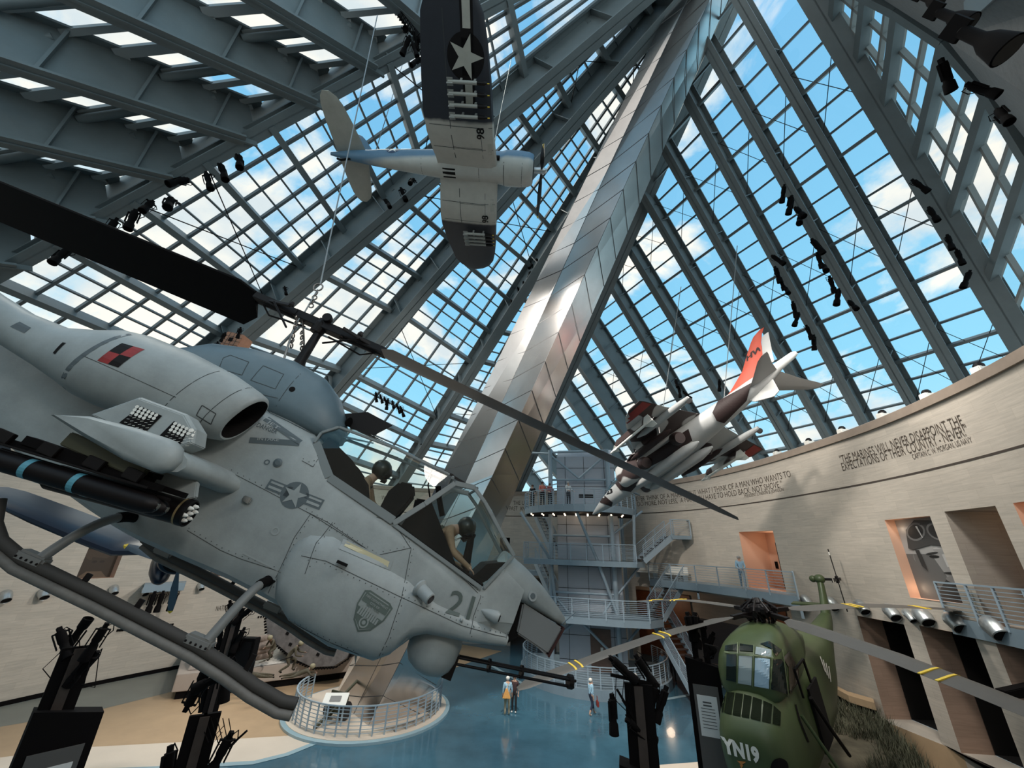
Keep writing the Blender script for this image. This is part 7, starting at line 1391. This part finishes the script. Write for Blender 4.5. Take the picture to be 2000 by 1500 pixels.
c_ = P(1246, 1335, 7.2); column(1246, 1335, 7.2, 'dark lighting column in front of the blue floor, right of centre', .31, P(1240, 1464, 7.2)[2], .85, toC(c_), False, -.5); col_spots(c_, [(-.48, 0, .38, -.9, .7), (.02, .05, .42, -.6, .9), (-.5, 0, -.2, 0, 1), (.32, 0, .0, .3, 1), (-.25, 0, -.55, -1, .6), (.52, 0, -.05, .5, 1)], 'the column in front of the blue floor', .8)
MB_ = MB(); [MB_.tube([c_ + R_w @ A3(-.4 + .15 * k, 0, 0) + A3(0, 0, .1), c_ + R_w @ A3(-.45 + .12 * k, -.05, 0) + A3(0, 0, -.25), c_ + R_w @ A3(-.15, 0, 0) + A3(0, 0, -.5)], .008, 5) for k in range(5)]; MB_.beam(c_ + R_w @ A3(-.5, 0, 0) + A3(0, 0, .12), c_ + R_w @ A3(.4, 0, 0) + A3(0, 0, -.02), .05, .05); MB_.beam(c_ + R_w @ A3(-.4, 0, 0) + A3(0, 0, -.1), c_ + A3(0, 0, -.7), .04, .04); tag(MB_.build('cable_bundle', BLACKM), 'loose black cables on the column in front of the blue floor', 'cable')
c_ = P(1362, 1225, 11.5); column(1362, 1225, 11.5, 'tall dark lighting column with a white sheet, left of the green helicopter', .28, P(1350, 1278, 11.5)[2], .86, toC(c_), True, -.52); col_spots(c_, [(-.25, 0, .35, -.1, 1), (-.02, 0, .35, .1, 1), (.15, 0, .15, .3, 1), (.45, 0, -.15, .5, .8), (-.1, 0, -.1, -.6, .6), (.35, 0, -.55, 1, .7)], 'the column left of the green helicopter', 1.)
# ================================================================== marines' diorama at the left back
stone = mat('diorama_white_rock', (.62, .58, .52), .9, 0, .25, 3, .6, 8); PLINTH = mat('diorama_plinth', (.40, .33, .28), .6, 0, .06, 1)
q4 = [fl(*p, 0) for p in ((335, 1378), (480, 1365), (700, 1325), (760, 1290))]
dz1 = 1.15
fr_ = [hit(px, py, A3(0, 0, dz1), UP) for px, py in ((345, 1318), (475, 1306), (690, 1283), (800, 1262))]; bk_ = [p + unit(A3(p[0], p[1], 0)) * 6.5 for p in fr_]
base_ = fr_ + bk_[::-1]
r = thing('diorama_plinth', 'stone-coloured plinth under the white beach landing diorama', 'plinth', loc=(0, 0, 0)); MB().slab([A3(p[0], p[1], .35) for p in base_], (0, 0, dz1 - .35)).build('plinth_body', PLINTH, r, bevel=.03); MB().slab([A3(*((p * .97 + sum(base_) / 8 * .03))[:2], 0) for p in base_], (0, 0, .35)).build('plinth_recess', BLACKM, r)
blk = hit(352, 1312, A3(0, 0, dz1), UP); r = thing('plinth_block', 'tall pale block at the left end of the diorama plinth', 'plinth', M=M4(frameX(unit(fr_[1] - fr_[0])), A3(blk[0] + .6, blk[1] + 1.4, dz1))); MB().slab([(-.9, -.9, 0), (1.1, -.9, 0), (1.0, -.7, 1.25), (-.6, -.7, 1.25)], (0, 1.8, 0)).build('block_body', PLINTH, r, bevel=.03)
# rough ground
random.seed(3); mb = MB(); nx_, ny_ = 34, 12; vs = []
for i in range(nx_ + 1):
    t = i / nx_; f0_ = fr_[1] * (1 - t) + fr_[3] * t; b0_ = bk_[1] * (1 - t) + bk_[3] * t
    for j in range(ny_ + 1): s_ = j / ny_; p = f0_ * (1 - s_) + b0_ * s_; e_ = min(1, 4 * s_) * min(1, 4 * t + .2); vs.append(A3(p[0], p[1], dz1 + .02 + e_ * (.25 + .9 * s_ * s_ + random.uniform(-.10, .16))))
mb.add(vs, [(i * (ny_ + 1) + j, i * (ny_ + 1) + j + 1, (i + 1) * (ny_ + 1) + j + 1, (i + 1) * (ny_ + 1) + j) for i in range(nx_) for j in range(ny_)]); tag(mb.build('beach_ground', stone, None, True), 'rough white sand and rock ground of the beach diorama', 'ground', None, 'stuff')
# amphibious tractor climbing the log wall
LG = mat('tractor_grey', (.17, .155, .15), .6, .1, .35, 2.5)
lvc = P(612, 1236, 25.5); LM = frameX(RC @ A3(.90, -.34, .12), UP) * .85
lv = thing('amphibious_tractor', 'grey tracked landing vehicle tipped over the log wall of the diorama', 'tracked vehicle', M=M4(LM, lvc))
out = [(-3.2, 1.1), (-3.35, .6), (-3.1, -.1), (-2.4, -.9), (.2, -1.35), (1.6, -1.30), (3.0, -.7), (3.6, .1), (3.5, .75), (2.2, 1.15), (-1.5, 1.35)]
MB().slab([(x, -1.45, z) for x, z in out], (0, 2.9, 0)).build('hull', LG, lv, bevel=.05)
for sg in (-1, 1):
    MB().slab([(x * 1.02, sg * 1.5 - .2, z * 1.02) for x, z in out], (0, .4, 0)).build('side_pontoon', LG, lv, bevel=.03)
    tk = MB(); loop = [A3(x, sg * 1.6, z) * A3(1.05, 1, 1.08) for x, z in out]; pp = pathpts(loop + [loop[0]], .2)
    for a, b in zip(pp[:-1], pp[1:]):
        d = unit(b - a); n_ = np.cross(d, (0, 1, 0)); tk.box((a + b) / 2, (.14, .34, .06), np.array([d, A3(0, 1, 0), n_]).T); tk.box((a + b) / 2 + n_ * -.04, (.03, .34, .06), np.array([d, A3(0, 1, 0), n_]).T)
    tk.build('track', BLACKM, lv)
pk = MB(); [pk.box((x, -1.72, z), (.22, .04, .18)) for x, z in ((-1.9, .5), (-1.2, -.2), (.2, .6), (.1, -.1), (1.4, .3), (1.6, -.5), (2.5, .35), (-.6, -.7))]; pk.build('side_steps', DARK, lv)
MB().box((-1.2, 0, 1.5), (1.6, 1.8, .4)).build('gun_shield', LG, lv, bevel=.03); MB().tube([(-1.6, .3, 1.75), (-2.6, .3, 1.9)], .04, 8).build('machine_gun', BLACK, lv)
LOG = mat('log_wood', (.22, .17, .14), .8, 0, .35, 5, .4, 20)
for i, (a, b) in enumerate((((478, 1268), (532, 1257)), ((478, 1285), (528, 1276)), ((482, 1276), (530, 1266)), ((484, 1252), (524, 1246)))):
    tag(MB().tube([P(*a, 22.6), P(*b, 24)], .26 if i < 2 else .2, 12).build('log', LOG, None, True), 'weathered log of the sea wall beside the tractor, %s one' % ('middle', 'lowest', 'second lowest', 'uppermost')[i], 'log')
CAMO = mat('marine_khaki', (.07, .058, .036), .85, 0, .3, 14); HEL2 = mat('helmet_khaki', (.28, .24, .15), .7)
def m_helmet(o, hd, up, fw, sd): MB().sphere(hd + up * .04, .15, 12, (1, 1, .9)).build('helmet', HEL2, o, True)
MM = [mat('mannequin_skin', (.22, .13, .09), .7), CAMO, CAMO, BLACKM]
crouch = dict(pelvis=(0, 0, .62), waist=(0, .08, .76), chest=(0, .25, .95), neck=(0, .36, 1.06), head=(0, .45, 1.15), crown=(0, .48, 1.23), shL=(-.18, .28, 1.0), elL=(-.25, .45, .78), wrL=(-.15, .68, .75), haL=(-.10, .75, .76), shR=(.18, .28, 1.0), elR=(.28, .35, .72), wrR=(.15, .58, .65), haR=(.10, .65, .65),
              hpL=(-.1, 0, .58), knL=(-.16, .38, .48), anL=(-.15, .28, .08), toL=(-.15, .42, .04), hpR=(.1, 0, .58), knR=(.2, .15, .32), anR=(.22, -.25, .10), toR=(.22, -.1, .04), face=(0, 1, -.1), forearm=1)
prone = dict(pelvis=(0, 0, .16), waist=(0, .16, .18), chest=(0, .38, .26), neck=(0, .52, .34), head=(0, .62, .40), crown=(0, .67, .47), shL=(-.2, .42, .27), elL=(-.34, .58, .08), wrL=(-.18, .80, .12), haL=(-.12, .87, .13), shR=(.2, .42, .27), elR=(.34, .60, .08), wrR=(.2, .82, .12), haR=(.14, .89, .13),
             hpL=(-.1, -.04, .14), knL=(-.2, -.42, .10), anL=(-.22, -.8, .08), toL=(-.22, -.92, .04), hpR=(.1, -.04, .14), knR=(.28, -.32, .10), anR=(.2, -.72, .08), toR=(.2, -.85, .04), face=(0, 1, .2), forearm=1)
def fig(J, px, py, D_depth, yaw, label, mats_=MM, hg=m_helmet, hair=None, s=1., group=None, name='person'):
    f = P(px, py, D_depth); return person(label, J, mats_, hair, hg, group, M4(np.array(Matrix.Rotation(math.radians(yaw), 3, 'Z')), f), name, s)
fig(crouch, 556, 1313, 21.5, -70, 'marine figure crouching with a rifle on the white diorama ground', s=1.15, name='mannequin_marine')
fig(prone, 582, 1322, 21.2, -60, 'marine figure crawling right of the crouching marine', name='mannequin_marine'); fig(prone, 500, 1325, 21.0, 110, 'marine figure lying flat at the left of the diorama', name='mannequin_marine')
fig(crouch, 530, 1288, 23, 160, 'marine figure kneeling by the logs and the tractor', name='mannequin_marine')
for o in [o for o in bpy.data.objects if o.name.startswith('mannequin_marine') and o.parent is None]: o['category'] = 'mannequin'
MB().tube([P(548, 1290, 21.4), P(572, 1282, 21.4)], .03, 6).build('rifle', BLACK); tag(bpy.data.objects['rifle'], 'dark rifle held by the crouching marine figure', 'rifle')
# ================================================================== visitors
def M(n, c, r=.8): return mat('cloth_' + n, c, r, 0, .12, 12)
LBL, NVY, WHT, KHK, DKR, ORB = M('light_blue', (.30, .48, .62)), M('navy', (.02, .025, .05)), M('white', (.7, .7, .68)), M('khaki', (.40, .33, .22)), M('dark', (.02, .018, .02)), M('orange', (.85, .42, .12))
GRAYH, WHH, BRH, BLH = M('hair_grey', (.35, .34, .32)), M('hair_white', (.75, .72, .66)), M('hair_brown', (.10, .05, .03)), M('hair_black', (.02, .015, .012))
SHOE = M('shoe_white', (.6, .6, .58))
def stand_at(px, pyfoot, z, yaw, label, J, mats_, hair, s=1., grp=None, D=None):
    if D is None: p = fl(px, pyfoot, z)
    else: r_ = ray(px, pyfoot); p = A3(*(r_[:2] * D / math.hypot(r_[0], r_[1])), z)
    return person(label, J, mats_, hair, None, grp, M4(np.array(Matrix.Rotation(math.radians(yaw), 3, 'Z')), p), 'person', s), p
J1 = standing(ra=(.45, .35), la=(.45, .35)); J1['sleeve'] = 1
aM, _ = wallhit(1451, 1135)
pm_ = clampD(fl(1451, 1137, ZB), 1.6); stand_at(1451, 1135, ZB, 160, 'man in a light blue shirt standing at the bridge balcony rail', J1, [SKIN, LBL, M('jeans_light', (.22, .32, .42)), SHOE], GRAYH, 1.02, D=math.hypot(*pm_[:2]))
J2 = standing(step=.24, la=(.25, 0), ra=(-.1, 0), h=1.62); J2['ankle'] = 0
BLO = mat('floral_blouse', (.35, .55, .68), .8, 0, .6, 18)
_, pw = stand_at(1156, 1397, 0, -65, 'white-haired woman in a blue and white blouse walking with a red bag', J2, [SKIN, BLO, NVY, SHOE], WHH)
bag = MB(); bag.box((0, 0, 0), (.12, .34, .26)); hb2 = thing('handbag', 'dark red handbag carried by the walking woman', 'bag', M=M4(R_w, pw + A3(.32, -.05, .52))); bag.build('bag_body', M('red_leather', (.25, .04, .03), .5), hb2, bevel=.03); MB().tube([(0, -.12, .1), (0, -.08, .32), (0, .08, .32), (0, .12, .1)], .012, 6).build('bag_handle', M('red_leather', (.25, .04, .03)), hb2, True)
_, pc = stand_at(990, 1398, 0, 10, 'man in a blue patterned shirt with an orange bag, seen from behind', standing(h=1.7), [SKIN, BLO, KHK, SHOE], WHH)
stand_at(1004, 1392, 0, 160, 'dark-haired woman facing the man with the orange bag', standing(h=1.66), [SKIN, M('dark_dress', (.06, .03, .03)), DKR, SHOE], BRH)
ob = thing('shoulder_bag', 'bright orange shoulder bag hanging on the man by the tower', 'bag', M=M4(R_w, pc + A3(-.05, -.32, .98))); MB().slab([(-.22, 0, -.18), (.22, 0, -.18), (.05, 0, .25), (-.05, 0, .25)], (0, .10, 0)).build('bag_body', ORB, ob, bevel=.02); MB().tube([(0, .05, .22), (.1, .12, .5)], .012, 6).build('bag_strap', ORB, ob)
for i, (x, y, s_, c1, hr, lb_) in enumerate(((-4.2, -2.6, 1.0, DKR, BRH, 'woman in black at the left end of the round deck rail'), (-3.3, -3.6, 1.05, M('coral', (.65, .2, .15)), BLH, 'person in a coral shirt leaning on the round deck rail'), (-2.7, -3.9, .95, M('maroon', (.3, .08, .08)), BRH, 'person in dark red beside the coral shirt on the round deck'), (-1.3, -4.1, 1.0, WHT, GRAYH, 'person in a white top at the middle of the round deck rail'))):
    p = np.array(TM @ Vector((x, y, 11.1))); person(lb_, standing(ra=(.5, .1), la=(.5, .1)), [SKIN, c1, DKR, DKR], hr, None, None, M4(np.array(Matrix.Rotation(math.radians(175 + 10 * i), 3, 'Z')), p), 'person', s_)
stand_at(1247, 1392, 0, 170, 'man in a blue checked shirt half hidden behind the lighting column', standing(h=1.78), [SKIN, mat('blue_check', (.25, .42, .6), .8, 0, .6, 25), KHK, SHOE], GRAYH)
stand_at(1298, 1330, 0, 20, 'man in a pale blue shirt beside the lowest tower stair', standing(h=1.75), [SKIN, LBL, KHK, SHOE], GRAYH); stand_at(1317, 1330, 0, 160, 'person in dark clothes in front of the wood-panelled recess', standing(h=1.75), [SKIN, DKR, DKR, DKR], BLH)
o5 = OPEN['low_a']; pd = W(o5[0] + (o5[1] - o5[0]) * .16, PLAT, 2.0); person('person in an orange-lit shirt standing in the first tall dark doorway', standing(), [SKIN, M('orange_lit', (.6, .35, .15)), DKR, DKR], GRAYH, None, None, M4(np.array(Matrix.Rotation(math.radians(150), 3, 'Z')), A3(pd[0], pd[1], PLAT)), 'person', 1.)  # orange doorway light is put into the shirt colour
lamp('doorway_lamp', pd + unit(A3(-pd[0], -pd[1], 0)) * .6 + A3(0, 0, 2.2), 5, (1, .55, .25))
# ================================================================== grass mound under the green helicopter
gm = [(1585, 1345), (1640, 1378), (1700, 1393), (1745, 1425), (1775, 1460), (1830, 1520), (1900, 1640), (1640, 1900), (1420, 1700), (1400, 1560), (1395, 1505), (1440, 1470), (1500, 1400)]
gz_ = 2.25; gp = [hit(x, y, A3(0, 0, gz_ - .15), UP) for x, y in gm]; cg = sum(gp) / len(gp)
EARTH = mat('mound_earth', (.10, .085, .055), .95, 0, .3, 2, .5, 12)
mb = MB(); rings = []
for f_, dz_ in ((1.02, -2.2), (1.01, -.55), (1.0, -.12), (.85, .02), (.6, .08), (.3, .08)): rings.append([A3(*(cg + (p - cg) * f_)[:2], max(0.01, gz_ - .15 + dz_)) for p in gp])
mb.loft(rings, True, True); tag(mb.build('earth_mound', EARTH, None, True), 'dark earth mound under the green helicopter', 'mound', None, 'stuff')
GR1 = mat('dry_grass', (.085, .085, .05), .8, 0, .35, 2.); mb = MB(); random.seed(11); import itertools
def inpoly(p, poly):
    c = False
    for a, b in zip(poly, poly[1:] + poly[:1]):
        if (a[1] > p[1]) != (b[1] > p[1]) and p[0] < (b[0] - a[0]) * (p[1] - a[1]) / (b[1] - a[1]) + a[0]: c = not c
    return c
xs_ = [p[0] for p in gp]; ys_ = [p[1] for p in gp]; cnt = 0
heliinv = GP.R.T
while cnt < 2600:
    x, y = random.uniform(min(xs_), max(xs_)), random.uniform(min(ys_), max(ys_))
    if not inpoly((x, y), gp): continue
    lp = heliinv @ (A3(x, y, gz_) - GP.t) / .92
    if abs(lp[1]) < 1.0 and -6 < lp[0] < 3.5: continue
    cnt += 1; b0_ = A3(x, y, gz_ - .25)
    for k in range(5):
        a = random.uniform(0, 6.28); L_ = random.uniform(.25, .6); lean = A3(math.cos(a), math.sin(a), 0) * random.uniform(.05, .35); w_ = A3(-math.sin(a), math.cos(a), 0) * .014; m_ = b0_ + lean * .4 + A3(0, 0, L_ * .6); mb.add([b0_ - w_, b0_ + w_, m_ + w_ * .7, m_ - w_ * .7, b0_ + lean + A3(0, 0, L_)], [(0, 1, 2, 3), (3, 2, 4)])
tag(mb.build('dry_grass', GR1), 'dry olive grass growing over the mound beside the helicopter', 'grass', None, 'stuff')
cr = thing('platform_bench', 'pale curved bench on the platform behind the green helicopter', 'bench', loc=(0, 0, 0)); bb = [hit(x, y, A3(0, 0, PLAT + .3), UP) for x, y in ((1625, 1352), (1660, 1372), (1712, 1388))]; MB().loft([[p, p + unit(A3(p[0], p[1], 0)) * .7, p + unit(A3(p[0], p[1], 0)) * .7 + A3(0, 0, .25), p + A3(0, 0, .25)] for p in bb]).build('bench_top', TANW, cr); MB().loft([[p + unit(A3(p[0], p[1], 0)) * .15 - A3(0, 0, .3), p + unit(A3(p[0], p[1], 0)) * .5 - A3(0, 0, .3), p + unit(A3(p[0], p[1], 0)) * .5, p + unit(A3(p[0], p[1], 0)) * .15] for p in bb]).build('bench_base', BLACKM, cr)
r = thing('display_rifle_case', 'dark angular exhibit at the right edge beside the tall openings', 'exhibit', M=M4(R_w, P(1992, 1362, 11))); MB().slab([(-.35, 0, .12), (.6, 0, .3), (.6, 0, 0), (-.3, 0, -.05)], (0, .3, 0)).build('exhibit_body', BLACKM, r, bevel=.02); MB().beam((-.5, -.02, -.05), (.7, -.02, -.15), .04, .06).build('exhibit_edge', TANW, r)
# copper coloured crate seen above the cowl
cr = thing('roof_crate', 'copper-brown gridded box on the roof girder above the big cowl', 'box', M=M4(R_w @ np.array(Matrix.Rotation(math.radians(12), 3, 'Y')), P(461, 672, 21))); CO = mat('copper_brown', (.42, .20, .12), .5, 0, .15, 4)
MB().box((0, 0, 0), (1.0, .8, .95)).build('box_body', CO, cr, bevel=.03); MB().box((-.05, -.41, .05), (.22, .02, .22)).build('box_opening', DARK, cr); gl2 = MB(); [gl2.box((x, -.41, 0), (.015, .01, .95)) for x in (-.25, 0, .25)]; [gl2.box((0, -.41, z), (1., .01, .015)) for z in (-.23, 0, .23)]; gl2.build('grid_lines', LINE, cr)
